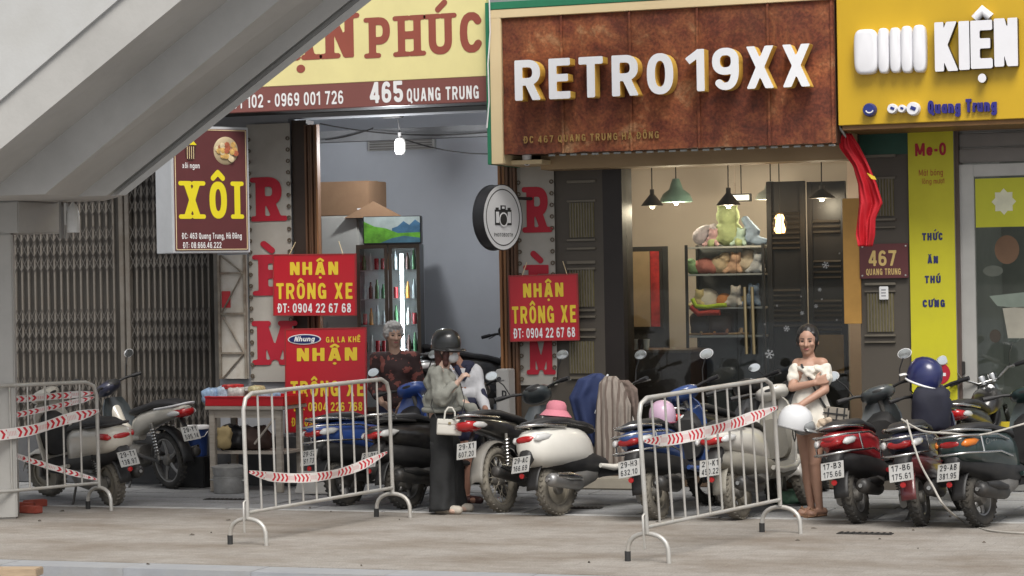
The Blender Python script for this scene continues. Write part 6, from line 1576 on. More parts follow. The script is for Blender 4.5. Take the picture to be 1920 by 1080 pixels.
# lit lantern
lc_ = at(1462, 418, .6); ln = thing('lantern', 'small glowing amber lantern hanging before the dark shutters', 'lamp', lc_)
w = MB(); w.lathe([(.001, -.10), (.045, -.095), (.055, -.06), (.035, .01), (.045, .05), (.03, .08), (.001, .085)], (0, 0, 0), 'Z', 20); w.build('lamp_glass', M('lantern_glow', (1, .7, .35), .4, emit=(1, .55, .2), estr=6.0), ln, 60)
for k in range(6):
    t_ = k * math.pi / 3; w = MB(); w.tube([(.062 * math.cos(t_), .062 * math.sin(t_), -.11), (.066 * math.cos(t_), .066 * math.sin(t_), 0), (.03 * math.cos(t_), .03 * math.sin(t_), .1)], .004, 5); w.build('cage_wire', m_dark, ln)
w = MB(); w.tube([(0, 0, .09), (0, 0, 3.94 - lc_.z)], .005, 5); w.build('cord', m_dark, ln)
L_ = bpy.data.lights.new('lantern_light', 'POINT'); L_.energy = 2.5; L_.color = (1, .6, .3); L_.shadow_soft_size = .06; o = bpy.data.objects.new('lantern_light', L_); COL.objects.link(o); o.parent = ln; o.location = (0, -.1, 0)
# dark louvred shutters
m_lv = M('shutter_black_brown', (.016, .012, .010), .5, var=.2)
def louvre(px0, px1, py0, py1, Y, bands, label):
    a, b, c, d = RX(px0, py0, px1, py1, Y); t = thing('louvred_shutter', label, 'shutter', ((a + c) / 2, Y, RF))
    w = MB(); w.span((a, Y, RF), (c, Y + .03, d), .003); wpart(w, 'panel', m_lv, t)
    for (x0, x1) in ((a, a + .05), (c - .05, c)):
        w = MB(); w.span((x0, Y - .02, RF), (x1, Y - .001, d), .002); wpart(w, 'stile', m_lv, t)
    for (ya, yb_) in bands:
        za, zb2 = at((px0 + px1) / 2, yb_, Y).z, at((px0 + px1) / 2, ya, Y).z; n = max(3, int((zb2 - za) / .045))
        for k in range(n):
            w = MB(); w.box(((a + c) / 2, Y - .018, za + (zb2 - za) * (k + .5) / n), (c - a - .11, .03, .010), Matrix.Rotation(R(35), 3, 'X')); wpart(w, 'slat', M('slat_brown', (.045, .036, .028), .4), t)
louvre(1440, 1512, 340, 700, 1.0, ((395, 470), (540, 615)), 'dark louvred shutter leaf behind the glowing lantern')
louvre(1516, 1588, 340, 700, 1.05, ((410, 440), (485, 525), (560, 640)), 'dark louvred shutter leaf with short slat bands beside the ochre jamb')
# plush shelf
m_shelf = M('shelf_black_steel', (.025, .025, .026), .5)
sa, sb_, sc2, sd2 = RX(1288, 458, 1432, 655, 1.1)
rk = thing('display_rack', 'black steel display rack of plush toys and hats behind the glass', 'rack', ((sa + sc2) / 2, 1.3, RF))
for (x, y) in ((sa, 1.1), (sc2, 1.1), (sa, 1.5), (sc2, 1.5)):
    w = MB(); w.box((x, y, (sd2 + RF) / 2), (.025, .025, sd2 - RF)); wpart(w, 'post', m_shelf, rk)
shelf_z = [at(1360, y, 1.3).z for y in (462, 513, 575, 628)]
for z in shelf_z:
    w = MB(); w.span((sa + .014, 1.1, z - .02), (sc2 - .014, 1.5, z), .003); wpart(w, 'shelf', M('shelf_grey_glass', (.30, .32, .33), .35) if z < shelf_z[0] else m_alu, rk)
w = MB(); w.span((sa, 1.515, RF), (sc2, 1.53, sd2)); wpart(w, 'back_panel', M('rack_back_grey', (.14, .145, .15), .6), rk)
def plush(name, label, px, py, Y, prims, mat, z, fuzz=.006, group='plush toys on the display rack'):
    c = at(px, py, Y); c.z = z
    o = blob(name, prims, mat, None, .012, 3, fuzz, 30); o.location = c
    return tag(o, label, 'toy', group)
F_ = lambda n, c_: M('plush_' + n, c_, .95, var=.15, scale=12, bump=.5, bscale=90)
z = shelf_z[0]
plush('plush_toy', 'pale lilac plush cushion with drawn face on the rack top', 1327, 440, 1.3, [('e', (0, 0, .12), (.13, .10, .10)), ('e', (-.06, -.02, .10), (.09, .1, .09)), ('e', (.07, 0, .16), (.07, .08, .07))], F_('lilac', (.42, .38, .42)), z)
plush('plush_toy', 'big lime green plush frog sitting on the rack top', 1366, 420, 1.3, [('e', (0, 0, .13), (.15, .12, .13)), ('e', (0, -.02, .30), (.12, .10, .11)), ('e', (-.07, -.02, .40), (.04, .04, .045)), ('e', (.06, -.02, .40), (.04, .04, .045)), ('c', (-.10, -.05, .1), (-.14, -.14, .03), .05, .045), ('c', (.10, -.05, .1), (.14, -.14, .03), .05, .045)], F_('lime', (.34, .40, .20)), z)
plush('plush_toy', 'blue and white plush whale leaning on the green frog', 1405, 440, 1.28, [('e', (0, 0, .10), (.10, .1, .09)), ('c', (.05, 0, .13), (-.04, 0, .26), .06, .04), ('c', (.08, -.03, .05), (.18, -.06, .04), .05, .03)], F_('blue', (.28, .36, .48)), z)
z = shelf_z[1]
plush('plush_toy', 'coral red and green plush on the second rack level', 1322, 500, 1.28, [('e', (0, 0, .08), (.11, .1, .08)), ('e', (-.1, 0, .06), (.07, .08, .06)), ('e', (.08, -.02, .06), (.06, .07, .06))], F_('coral', (.40, .16, .14)), z)
plush('plush_toy', 'cream plush dog lying on the second rack level', 1352, 496, 1.3, [('e', (0, 0, .09), (.12, .1, .09)), ('e', (.06, -.05, .16), (.06, .06, .055)), ('c', (.12, -.03, .05), (.22, -.05, .03), .045, .03)], F_('cream', (.55, .44, .30)), z)
plush('plush_toy', 'cream plush rabbit at the door end of the second rack level', 1402, 496, 1.3, [('e', (0, 0, .09), (.13, .1, .09)), ('e', (.02, -.04, .18), (.07, .06, .06)), ('c', (.1, -.03, .05), (.17, -.05, .03), .045, .03), ('c', (-.02, -.02, .2), (-.05, 0, .27), .02, .015)], F_('oat', (.52, .45, .36)), z)
plush('plush_toy', 'sage green plush tucked at the end of the second rack level', 1302, 502, 1.28, [('e', (0, 0, .06), (.08, .09, .07)), ('e', (-.03, -.02, .11), (.05, .05, .05))], F_('sage', (.16, .26, .14)), z)
for (px, zi, Yp, nm, colr, lb, kk) in ((1377, 1, 1.24, 'peach', (.52, .34, .24), 'peach plush bear between the cream dog and the rabbit', .7), (1420, 1, 1.24, 'mist', (.44, .46, .50), 'pale grey plush seal at the very end of the second rack level', .7), (1336, 0, 1.2, 'rose', (.50, .32, .34), 'rose plush pig in front of the lilac cushion', .6),
        (1388, 0, 1.2, 'mint', (.36, .48, .42), 'mint plush dinosaur between the frog and the whale', .6), (1376, 2, 1.2, 'pearl', (.52, .50, .48), 'pearl white plush cat beside the mustard cap', .7), (1410, 2, 1.22, 'denim', (.16, .22, .32), 'denim blue plush elephant at the end of the third rack level', .75), (1308, 2, 1.2, 'butter', (.52, .44, .22), 'butter yellow plush chick beside the neon garland', .6)):
    plush('plush_toy', lb, px, 490, Yp, [('e', (0, 0, .09 * kk), (.11 * kk, .1 * kk, .1 * kk)), ('e', (.02, -.04 * kk, .21 * kk), (.08 * kk, .075 * kk, .075 * kk)), ('e', (-.05 * kk + .02, -.03, .28 * kk), (.028 * kk,) * 3), ('e', (.06 * kk + .02, -.03, .28 * kk), (.028 * kk,) * 3), ('c', (-.07 * kk, -.06 * kk, .06 * kk), (-.11 * kk, -.13 * kk, .03 * kk), .04 * kk, .035 * kk), ('c', (.08 * kk, -.06 * kk, .06 * kk), (.12 * kk, -.13 * kk, .03 * kk), .04 * kk, .035 * kk)], F_(nm, colr), shelf_z[zi])
z = shelf_z[2]
def cap_hat(px, z, col_, label, k=1.0, Y=1.28):
    c = at(px, 560, Y); t = thing('cap', label, 'cap', (c.x, Y, z + .001), (0, 0, random.uniform(-.5, .5)), 'caps and helmets on the display rack')
    w = MB(); w.lathe([(.10 * k, 0), (.105 * k, .03 * k), (.098 * k, .08 * k), (.07 * k, .125 * k), (.03 * k, .145 * k), (.001, .148 * k)], (0, 0, 0), 'Z', 24); w.build('crown', col_, t, 70)
    w = MB(); w.lathe([(.098 * k, .0), (.13 * k, -.0), (.14 * k, .004), (.10 * k, .012)], (0, -.02, 0), 'Z', 24, close=True); w.build('brim', col_, t, 60)
cap_hat(1326, z, F_('white', (.58, .56, .50)), 'round white plush hat on the third rack level', 1.25)
cap_hat(1358, z, F_('orange', (.55, .22, .07)), 'orange cap beside the white plush hat', .9)
cap_hat(1390, z, F_('gold', (.42, .30, .10)), 'small mustard cap at the door end of the third rack level', .7)
rg = thing('garland', 'neon yellow green garland looped under the white plush hat', 'garland', at(1330, 578, 1.05))
w = MB(); p = [at(x, y, 1.05) for x, y in ((1298, 560), (1305, 574), (1325, 576), (1345, 573), (1362, 572))]; w.tube(p, .022, 8); wpart(w, 'neon_band', M('neon_lime', (.42, .60, .02), .6, var=.2, scale=40), rg, 60)
w = MB(); p = [at(x, y, 1.06) for x, y in ((1296, 575), (1310, 588), (1330, 586), (1350, 586))]; w.tube(p, .03, 8); wpart(w, 'red_band', M('garland_red', (.45, .03, .02), .7, var=.2, scale=30), rg, 60)
for (px, nm, colr, lb) in ((1318, 'handbag', (.03, .022, .02), 'black leather bag on the lower part of the rack'), (1352, 'handbag', (.05, .03, .025), 'dark brown leather bag beside the black one on the rack')):
    crumple(nm, lb, 'bag', (at(px, 600, 1.28).x, 1.28, shelf_z[3] + .115), (.24, .22, .22), M(nm + lb[:4], colr, .5), .1, .15, px)
for i, (px, colr, lb) in enumerate(((1310, (.30, .2, .1), 'tan straw sandal on the lowest rack level'), (1335, (.42, .2, .07), 'orange woven sandal on the lowest rack level'), (1358, (.25, .1, .05), 'reddish brown sandal on the lowest rack level'), (1385, (.35, .24, .12), 'pale woven sandal at the door end of the lowest rack level'))):
    t = thing('sandal', lb, 'sandal', (at(px, 622, 1.22).x, 1.2, shelf_z[3] + .002), (0, 0, .5), 'sandals on the display rack')
    w = MB(); w.loft([(-.1, .012, .03, .01), (-.04, .012, .036, .012), (.04, .012, .04, .012), (.1, .012, .025, .01)], 12); mm = M('sandal_%d' % i, colr, .8, var=.2, scale=20); w.build('sole', mm, t, 60)
    w = MB(); w.tube([(.02, -.042, .015), (.03, -.02, .06), (.03, .02, .06), (.02, .042, .015)], .016, 6); w.build('strap', mm, t, 60)
# counter with cups, pictures
ca, cb_, cc2, cd2 = RX(1180, 655, 1300, 720, .8)
ct = thing('counter', 'dark brown shop counter behind the glass beside the display rack', 'counter', ((ca + cc2) / 2, 1.0, RF))
w = MB(); w.span((ca - .3, .7, RF), (cc2, 1.3, cd2 - .03), .005); wpart(w, 'body', M('counter_brown', (.06, .04, .03), .5), ct)
w = MB(); w.span((ca - .32, .66, cd2 - .029), (cc2 + .03, 1.33, cd2), .006); wpart(w, 'top', M('counter_top', (.13, .09, .06), .35), ct)
for i, (px, colr, lb) in enumerate(((1192, (.5, .5, .48), 'white cup on the counter nearest the dark jamb'), (1202, (.05, .04, .04), 'black cup in the middle of the counter'), (1212, (.42, .44, .42), 'glass tumbler on the counter nearest the rack'))):
    w = MB(); w.lathe([(.001, 0), (.025, 0), (.033, .1), (.03, .1), (.022, .01), (.001, .01)], (0, 0, 0), 'Z', 16); o = w.build('cup', M('cup_%d' % i, colr, .3), None, 50); o.location = (at(px, 650, .8).x, .8, cd2 + .001); tag(o, lb, 'cup')
a, b, c, d = RX(1182, 466, 1242, 618, 2.0)
pf = thing('framed_picture', 'tall framed tan picture with a red couplet strip inside the glass shop', 'picture', ((a + c) / 2, 2.0, b))
w = MB(); w.span((a, 2.0, b), (c, 2.03, d), .004); wpart(w, 'frame', M('frame_black_wood', (.02, .017, .015), .5), pf)
w = MB(); w.span((a + .03, 1.993, b + .03), (a + (c - a) * .62, 1.999, d - .03)); wpart(w, 'tan_panel', M('picture_tan', (.30, .21, .12), .6), pf)
w = MB(); w.span((a + (c - a) * .64, 1.993, b + .03), (c - .03, 1.999, d - .03)); wpart(w, 'red_panel', M('picture_red', (.36, .02, .02), .6, var=.5, scale=10), pf)
w = MB(); w.span((a - .05, 2.031, RF), (c + .05, 2.06, d + .02)); wpart(w, 'easel_back', m_shelf, pf)
a, b, c, d = RX(1370, 363, 1408, 378, 1.9)
ex = thing('wall_light', 'small framed white wall light above the plush toys', 'lamp', ((a + c) / 2, 1.9, b))
w = MB(); w.span((a, 1.9, b), (c, 1.94, d), .004); wpart(w, 'frame', m_dark, ex)
w = MB(); w.span((a + .02, 1.893, b + .015), (c - .02, 1.899, d - .015)); wpart(w, 'diffuser', M('diffuser_lit', (.8, .78, .7), .5, emit=(1, .93, .8), estr=1.4), ex)
w = MB(); w.tube([(0, .0, 0), (0, 0, .8)], .006, 5); o = w.build('hanger', m_dark, ex); o.location = ((0, .02, d - b))
# ------------------------------------------------------------------ people
def skin_mat(n, c): return M('skin_' + n, c, .5, var=.06, scale=9, spec=.4)
m_eye = M('eye_dark', (.02, .014, .012), .25); m_lip = M('lip', (.36, .12, .11), .4)
def V3(*a): return Vector(a)
def frame(f):
    f = Vector(f).normalized(); z = Vector((0, 0, 1)); s_ = f.cross(z).normalized(); u = s_.cross(f).normalized()
    return f, s_, u                        # forward, person's right, up
def hand(wrist, d, n, side, curl=.5, k=1.0):
    """palm and five fingers: d = pointing, n = palm normal, side = towards the thumb"""
    d, n = Vector(d).normalized(), Vector(n).normalized(); sd = Vector(side); sd = (sd - d * sd.dot(d)).normalized(); W = Vector(wrist); pr = []
    kn = []
    for i, (o, L) in enumerate(((.030, .062), (.010, .068), (-.010, .064), (-.029, .052))):
        b = W + d * .082 * k + sd * o * k; kn.append(b); pr.append(('c', W + sd * o * .5 * k + d * .01, b, .0135 * k, .0115 * k))
        a1 = curl; d1 = d * math.cos(a1) + n * math.sin(a1); a2 = curl * 2.1; d2 = d * math.cos(a2) + n * math.sin(a2)
        m = b + d1 * L * .5 * k; e = m + d2 * L * .5 * k
        pr += [('c', b, m, .0105 * k, .0095 * k), ('c', m, e, .0095 * k, .008 * k)]
    t0 = W + d * .025 * k + sd * .026 * k; t1 = t0 + (d * .6 + sd * .75 + n * .25).normalized() * .036 * k; t2 = t1 + (d * .85 + sd * .25 + n * .4).normalized() * .032 * k
    pr += [('c', t0, t1, .0135 * k, .011 * k), ('c', t1, t2, .011 * k, .009 * k)]
    return pr
def head_prims(c, f, k=1.0):
    f, s_, u = frame(f); c = Vector(c); R3 = Matrix((s_, f, u)).transposed()
    P = lambda x, y, z: c + (s_ * x + f * y + u * z) * k
    pr = [('e', P(0, -.008, .022), (.077 * k, .094 * k, .096 * k), R3), ('e', P(0, .022, -.035), (.062 * k, .066 * k, .082 * k), R3), ('e', P(0, .055, -.088), (.028 * k, .026 * k, .026 * k), R3),
          ('c', P(0, .083, .012), P(0, .104, -.028), .010 * k, .0145 * k), ('e', P(.013, .094, -.03), (.009 * k,) * 3), ('e', P(-.013, .094, -.03), (.009 * k,) * 3),
          ('e', P(.04, .066, -.02), (.024 * k, .022 * k, .022 * k), R3), ('e', P(-.04, .066, -.02), (.024 * k, .022 * k, .022 * k), R3),
          ('e', P(.081, -.005, -.006), (.012 * k, .02 * k, .032 * k), R3), ('e', P(-.081, -.005, -.006), (.012 * k, .02 * k, .032 * k), R3)]
    return pr, P, R3
def face(t, P, R3, k=1.0, brow=None, lip=True):
    for s_ in (-1, 1):
        blob('eye', [('e', P(.031 * s_, .078, .006), (.0145 * k, .009 * k, .0062 * k), R3)], m_eye, t, .003, 1)
        if brow: blob('eyebrow', [('c', P(.016 * s_, .088, .027), P(.047 * s_, .076, .029), .0038 * k, .0026 * k)], brow, t, .0025, 0)
    if lip: blob('lips', [('c', P(-.018, .084, -.058), P(.018, .084, -.058), .0055 * k, .0055 * k), ('e', P(0, .088, -.061), (.017 * k, .006 * k, .0075 * k), R3)], m_lip, t, .003, 1)
def shoe(a, d, ln=.24, wd=.046, hgt=.05):
    d = Vector(d).normalized(); a = Vector(a)
    return [('c', V3(a.x, a.y, .038) - d * .05, V3(a.x, a.y, .034) + d * (ln - .11), wd * .86, wd * .72), ('e', V3(a.x, a.y, .03) + d * (ln * .42), (.05, .05, .03))]
PR = R(20)
def loc_of(px, py): return gp(px, py)

# --- girl in the white dress
sk = skin_mat('warm', (.42, .245, .175)); m_hair = M('hair_black', (.012, .010, .009), .45, var=.2, scale=30, stretch=(1, 1, .2))
g0 = loc_of(1524, 968)
gl = thing('person', 'young woman in a short white puff sleeve dress holding a white helmet', 'person', g0, (0, 0, PR + R(4)))
Hc, fd_ = V3(-.02, -.015, 1.435), V3(-.34, -.94, -.06)
hp, P, R3 = head_prims(Hc, fd_, 1.0)
Ls, Rs = V3(.085, -.07, 1.25), V3(-.09, .05, 1.245)
Le, Lw = V3(.085, -.165, 1.04), V3(-.125, -.215, .925); Re, Rw = V3(-.165, -.06, 1.06), V3(-.0, -.175, 1.10)
Lh, Rh = V3(.055, -.035, .82), V3(-.065, .03, .82); Lk, Rk = V3(.015, -.05, .44), V3(-.035, .035, .44); La, Ra = V3(.05, -.03, .075), V3(.0, .06, .075)
pr = hp + [('c', Hc - V3(0, -.01, .08), V3(0, .0, 1.27), .048, .052), ('c', Ls, Rs, .052, .052), ('e', V3(0, 0, 1.19), (.135, .10, .12)), ('e', V3(0, 0, 1.02), (.115, .09, .13)), ('e', V3(0, 0, .86), (.145, .115, .13)),
     ('c', Ls, Le, .046, .037), ('c', Le, Lw, .037, .026), ('c', Rs, Re, .044, .036), ('c', Re, Rw, .036, .026),
     ('c', Lh, Lk, .079, .050), ('c', Lk + V3(0, .02, 0), Lk.lerp(La, .4) + V3(.0, .018, 0), .047, .047), ('c', Lk.lerp(La, .4) + V3(0, .012, 0), La, .046, .031), ('c', Lk, La, .046, .03),
     ('c', Rh, Rk, .079, .050), ('c', Rk, Rk.lerp(Ra, .4) + V3(0, .018, 0), .047, .047), ('c', Rk.lerp(Ra, .4) + V3(0, .012, 0), Ra, .046, .031), ('c', Rk, Ra, .046, .03)]
pr += shoe(La, (-.8, -.6, 0), .22, .042) + shoe(Ra, (-.85, -.5, 0), .22, .042)
pr += hand(Lw, (-.8, -.1, -.45), (0, .3, -1), (-.3, .6, .5), .85) + hand(Rw, (.85, -.2, .3), (.1, 1, 0), (0, 0, 1), .5)
blob('body', pr, sk, gl, .0072, 5)
face(gl, P, R3, 1.0, m_hair)
blob('hair', [('e', P(0, -.03, .056), (.089, .096, .084), R3), ('e', P(.072, -.016, .012), (.022, .056, .058), R3), ('e', P(-.072, -.016, .012), (.022, .056, .058), R3), ('c', P(.012, .02, .112), P(.06, .035, .06), .018, .016), ('c', P(-.012, .02, .112), P(-.06, .035, .06), .018, .016), ('e', P(0, -.075, -.02), (.07, .045, .09), R3), ('e', P(0, -.115, -.03), (.045, .04, .045), R3)], m_hair, gl, .008, 3, .004, 40)
m_dress = M('dress_ivory_cotton', (.68, .645, .57), .85, var=.03, scale=9, bump=.35, bscale=24)
w = MB(); rs_ = []
for j in range(26):
    t_ = j / 25; z = 1.235 - t_ * .50
    ax = .126 - .028 * math.sin(min(1, t_ / .5) * math.pi) * (1 if t_ < .5 else 0) + (.0 if t_ < .5 else (t_ - .5) * .15); ay = .118 - (.015 * math.sin(t_ / .5 * math.pi) if t_ < .5 else 0) + (0 if t_ < .5 else (t_ - .5) * .12)
    ring = []
    for k in range(56):
        a = 2 * math.pi * k / 56; fo = .010 * math.sin(9 * a + 2 * math.sin(j * .25)) * (max(0, t_ - .4) * 2.2) + .006 * mnoise.noise(V3(math.cos(a) * 3, math.sin(a) * 3, z * 14)) + .004 * math.sin(j * 2.4 + a) * (1 if t_ < .55 else 0)
        ring.append(V3((ax + fo) * math.cos(a), (ay + fo) * math.sin(a), z - .02 * math.cos(a) * t_ + .012 * math.sin(5 * a) * (t_ ** 4)))
    rs_.append(ring)
w.rings(rs_, cap=False); dr = w.build('dress', m_dress, gl, 180); sm = dr.modifiers.new('thickness', 'SOLIDIFY'); sm.thickness = .006
blob('puff_sleeve', [('e', V3(.10, -.10, 1.185), (.068, .072, .075)), ('e', V3(.095, -.13, 1.13), (.066, .066, .06)), ('e', V3(.055, -.09, 1.215), (.06, .055, .04))], m_dress, gl, .01, 3, .014, 22)
blob('puff_sleeve', [('e', V3(-.125, .01, 1.185), (.058, .06, .07)), ('e', V3(-.145, -.01, 1.14), (.052, .058, .058)), ('e', V3(-.075, .0, 1.21), (.05, .055, .038))], m_dress, gl, .01, 3, .014, 22)
blob('neck_ruffle', [('c', V3(-.09, -.06, 1.215), V3(-.03, -.115, 1.195), .024, .028), ('c', V3(-.03, -.115, 1.195), V3(.07, -.10, 1.21), .028, .024), ('c', V3(-.06, -.105, 1.19), V3(.02, -.125, 1.12), .028, .02)], m_dress, gl, .009, 2, .01, 30)
m_strap = M('strap_black', (.02, .02, .02), .6)
w = MB(); w.tube([V3(-.09, -.085, 1.25), V3(-.02, -.135, 1.10), V3(.06, -.145, .95), V3(.13, -.13, .84)], .010, 6); w.build('bag_strap', m_strap, gl, 60)
for (a, d) in ((La, V3(-.8, -.6, 0)), (Ra, V3(-.85, -.5, 0))):
    d = d.normalized(); w = MB(); c = V3(a.x, a.y, 0) + d * .05
    w.loft([(-.11, .01, .03, .01), (-.04, .01, .038, .011), (.05, .01, .044, .012), (.12, .01, .028, .01)], 14); w.apply(Matrix.Translation(c) @ Matrix.Rotation(math.atan2(d.y, d.x), 4, 'Z')); so = w.build('sandal', M('sandal_tan', (.30, .17, .10), .7), gl, 60)
    w = MB(); s2 = V3(-d.y, d.x, 0); w.tube([c + d * .05 + s2 * .05 + V3(0, 0, .015), c + d * .05 + V3(0, 0, .075), c + d * .05 - s2 * .05 + V3(0, 0, .015)], .012, 6); w.build('sandal_strap', MATS['sandal_tan'], so, 60)
def G(p): return Vector(g0) + Matrix.Rotation(gl.rotation_euler.z, 3, 'Z') @ Vector(p)
sb2 = thing('shoulder_bag', 'small checked grey shoulder bag with dark straps at the girl\'s hip', 'bag', G((.175, -.15, .755)), (0, 0, R(5)))
w = MB(); w.box((0, 0, .07), (.21, .07, .14), Matrix.Rotation(.12, 3, 'Y'), .015); w.build('bag_body', M('bag_canvas_grey', (.27, .24, .20), .8, var=.1), sb2, 60)
for sx in (-.06, .01, .07):
    w = MB(); w.box((sx, -.037, .07), (.012, .006, .135), Matrix.Rotation(.12, 3, 'Y')); w.build('bag_band', m_strap, sb2)
for sz in (.04, .09):
    w = MB(); w.box((0, -.0385, sz), (.20, .006, .012), Matrix.Rotation(.12, 3, 'Y')); w.build('bag_band', m_strap, sb2)
ch_ = blob('bag_charm', [('e', (0, 0, 0), (.045, .03, .035)), ('e', (.05, -.01, .02), (.03, .03, .03)), ('e', (.03, 0, -.045), (.03, .025, .03)), ('e', (-.04, 0, -.03), (.03, .025, .03))], F_('beige', (.50, .40, .30)), sb2, .008, 2, .006, 40); ch_.location = (-.10, -.05, .02)

def helmet(label, c, rz, col_, trim=None, tilt=(0, 0), k=1.0, visor=None, parent=None, shield=False):
    t = thing('helmet', label, 'helmet', c, (tilt[0], tilt[1], rz)) if parent is None else None
    if parent is not None:
        t = bpy.data.objects.new('helmet', None); COL.objects.link(t); t.parent = parent; t.location = c; t.rotation_euler = (tilt[0], tilt[1], rz)
    w = MB(); prof = [(.118, -.055), (.124, -.02), (.124, .02), (.115, .065), (.092, .105), (.055, .13), (.02, .139), (.001, .14)]
    w.lathe([(a * k, b * k) for a, b in prof], (0, 0, 0), 'Z', 28); w.apply(Matrix.Diagonal((1.12, .95, 1, 1))); sh = w.build('shell', col_, t, 70)
    w = MB(); w.tube([(.134 * k * math.cos(a), .116 * k * math.sin(a), -.055 * k) for a in [2 * math.pi * j / 24 for j in range(24)]], .008 * k, 6, closed=True); w.build('rim', trim or m_seat, sh, 60)
    w = MB(); n = 11; rows = []
    for r_, z in ((.125, -.02), (.16, -.03), (.185, -.045)):
        rows.append([(r_ * k * math.cos(a) * 1.08, r_ * k * math.sin(a) * .85, z * k) for a in [R(-62 + 124 * j / (n - 1)) for j in range(n)]])
    for q in rows: w.v += [Vector(p) for p in q]
    for j in range(2):
        for i in range(n - 1): w.f.append((j * n + i, j * n + i + 1, (j + 1) * n + i + 1, (j + 1) * n + i))
    vz = w.build('visor', visor or trim or m_seat, sh, 60); sm = vz.modifiers.new('thickness', 'SOLIDIFY'); sm.thickness = .004
    if shield: blob('face_shield', [('e', (.065 * k, 0, -.015 * k), (.105 * k, .108 * k, .078 * k))], visor, sh, .009, 3)
    w = MB()
    w.tube([(0, .112 * k, -.05 * k), (.02, .08 * k, -.12 * k), (.03, 0, -.15 * k), (.02, -.08 * k, -.12 * k), (0, -.112 * k, -.05 * k)], .005, 5); w.build('chin_strap', m_strap, sh, 60)
    return t
p_hw = M('helmet_white', (.66, .67, .68), .3, var=.03, coat=.5)
helmet('white helmet with grey visor dangling from the hand of the girl in the white dress', G((-.175, -.235, .79)), PR + R(0), p_hw, M('helmet_grey', (.28, .28, .28), .4), (0, R(14)), 1.02, M('visor_smoke', (.25, .26, .26), .2, coat=.6), shield=True)

# --- woman with the dark helmet and grey jacket
sk2 = skin_mat('pale', (.55, .38, .30)); m_hair2 = M('hair_auburn', (.055, .016, .012), .5, var=.2, scale=30)
w0 = loc_of(838, 962)
wo = thing('person', 'woman in black helmet, face mask, grey jacket and wide black trousers', 'person', w0, (0, 0, PR - R(2)))
Hc, fd_ = V3(.03, 0, 1.385), V3(.86, -.5, -.08)
hp, P, R3 = head_prims(Hc, fd_, .92)
Rs, Ls = V3(-.055, -.15, 1.19), V3(-.01, .15, 1.19); Re, Rw = V3(-.02, -.235, .98), V3(.125, -.25, 1.12); Le, Lw = V3(.10, .13, .97), V3(.30, .03, .835)
Lh, Rh = V3(0, .08, .80), V3(-.03, -.08, .80); Lk, Rk = V3(.03, .09, .42), V3(-.03, -.08, .42); La, Ra = V3(.06, .10, .08), V3(-.02, -.07, .08)
pr = hp + [('c', Hc - V3(.02, 0, .08), V3(-.02, 0, 1.2), .05, .055), ('c', Ls, Rs, .055, .055), ('e', V3(-.03, 0, 1.1), (.11, .15, .13)), ('e', V3(-.02, 0, .85), (.12, .15, .14)), ('c', Rs, Re, .045, .038), ('c', Re, Rw, .037, .026), ('c', Ls, Le, .045, .038), ('c', Le, Lw, .037, .026), ('c', V3(-.02, 0, 1.1), V3(-.02, 0, .85), .11, .11),
     ('c', Lh, Lk, .075, .05), ('c', Lk, La, .048, .034), ('c', Rh, Rk, .075, .05), ('c', Rk, Ra, .048, .034)] + shoe(La, (.95, -.3, 0), .22, .04) + shoe(Ra, (.9, -.42, 0), .22, .04)
pr += hand(Rw, (.6, -.1, .75), (.7, .5, -.5), (-.2, .9, .3), .75) + hand(Lw, (.85, -.2, -.4), (-.2, 0, -1), (0, -1, .2), .45)
blob('body', pr, sk2, wo, .0075, 4)
face(wo, P, R3, .92, m_hair2, lip=False)
blob('face_mask', [('e', P(0, .06, -.055), (.057, .052, .05), R3), ('e', P(0, .095, -.035), (.02, .02, .03), R3)], M('mask_white', (.68, .68, .68), .8, var=.03), wo, .006, 3)
blob('hair', [('e', P(0, -.04, -.01), (.085, .085, .11), R3), ('c', P(.06, .03, .02), P(.066, .03, -.12), .03, .026), ('c', P(-.06, .03, .02), P(-.066, .03, -.12), .03, .026), ('c', P(.03, -.06, -.05), P(.03, -.05, -.15), .05, .04), ('c', P(-.03, -.06, -.05), P(-.03, -.05, -.15), .05, .04)], m_hair2, wo, .008, 3, .006, 35)
helmet('', Hc + V3(-.012, .0, .06), math.atan2(fd_.y, fd_.x), M('helmet_black', (.016, .017, .017), .28, var=.06, coat=.4), m_seat, (0, R(6)), .95, M('visor_dark', (.03, .03, .03), .25), parent=wo)
m_jack = M('jacket_sage_grey', (.25, .252, .222), .9, var=.14, scale=7, bump=1.0, bscale=14)
blob('jacket', [('e', V3(-.035, 0, 1.12), (.135, .175, .13)), ('e', V3(-.03, 0, .98), (.15, .18, .14)), ('e', V3(-.03, 0, .92), (.145, .175, .06)), ('c', Rs, Re, .068, .066), ('c', Re, Rw - V3(.035, 0, .03), .066, .046), ('c', Ls, Le, .066, .06), ('c', Le, Lw - V3(.04, -.02, -.02), .058, .044), ('c', V3(-.08, -.05, 1.22), V3(-.08, .05, 1.22), .05, .05), ('c', V3(-.03, -.07, 1.215), V3(.045, -.06, 1.17), .035, .025)], m_jack, wo, .01, 3, .032, 13)
w = MB(); w.tube([V3(-.03 + .152 * math.cos(a), .182 * math.sin(a), .885) for a in [2 * math.pi * j / 32 for j in range(32)]], .022, 8, closed=True); w.build('jacket_hem', m_jack, wo, 60)
m_trou = M('trousers_black_denim', (.022, .023, .024), .85, var=.4, scale=3, bump=.9, bscale=11)
blob('trousers', [('e', V3(-.015, 0, .82), (.13, .155, .11)), ('c', Lh + V3(0, -.01, 0), V3(.03, .088, .52), .098, .095), ('c', Rh + V3(0, .01, 0), V3(-.03, -.08, .52), .10, .097)], m_trou, wo, .011, 3, .014, 8)
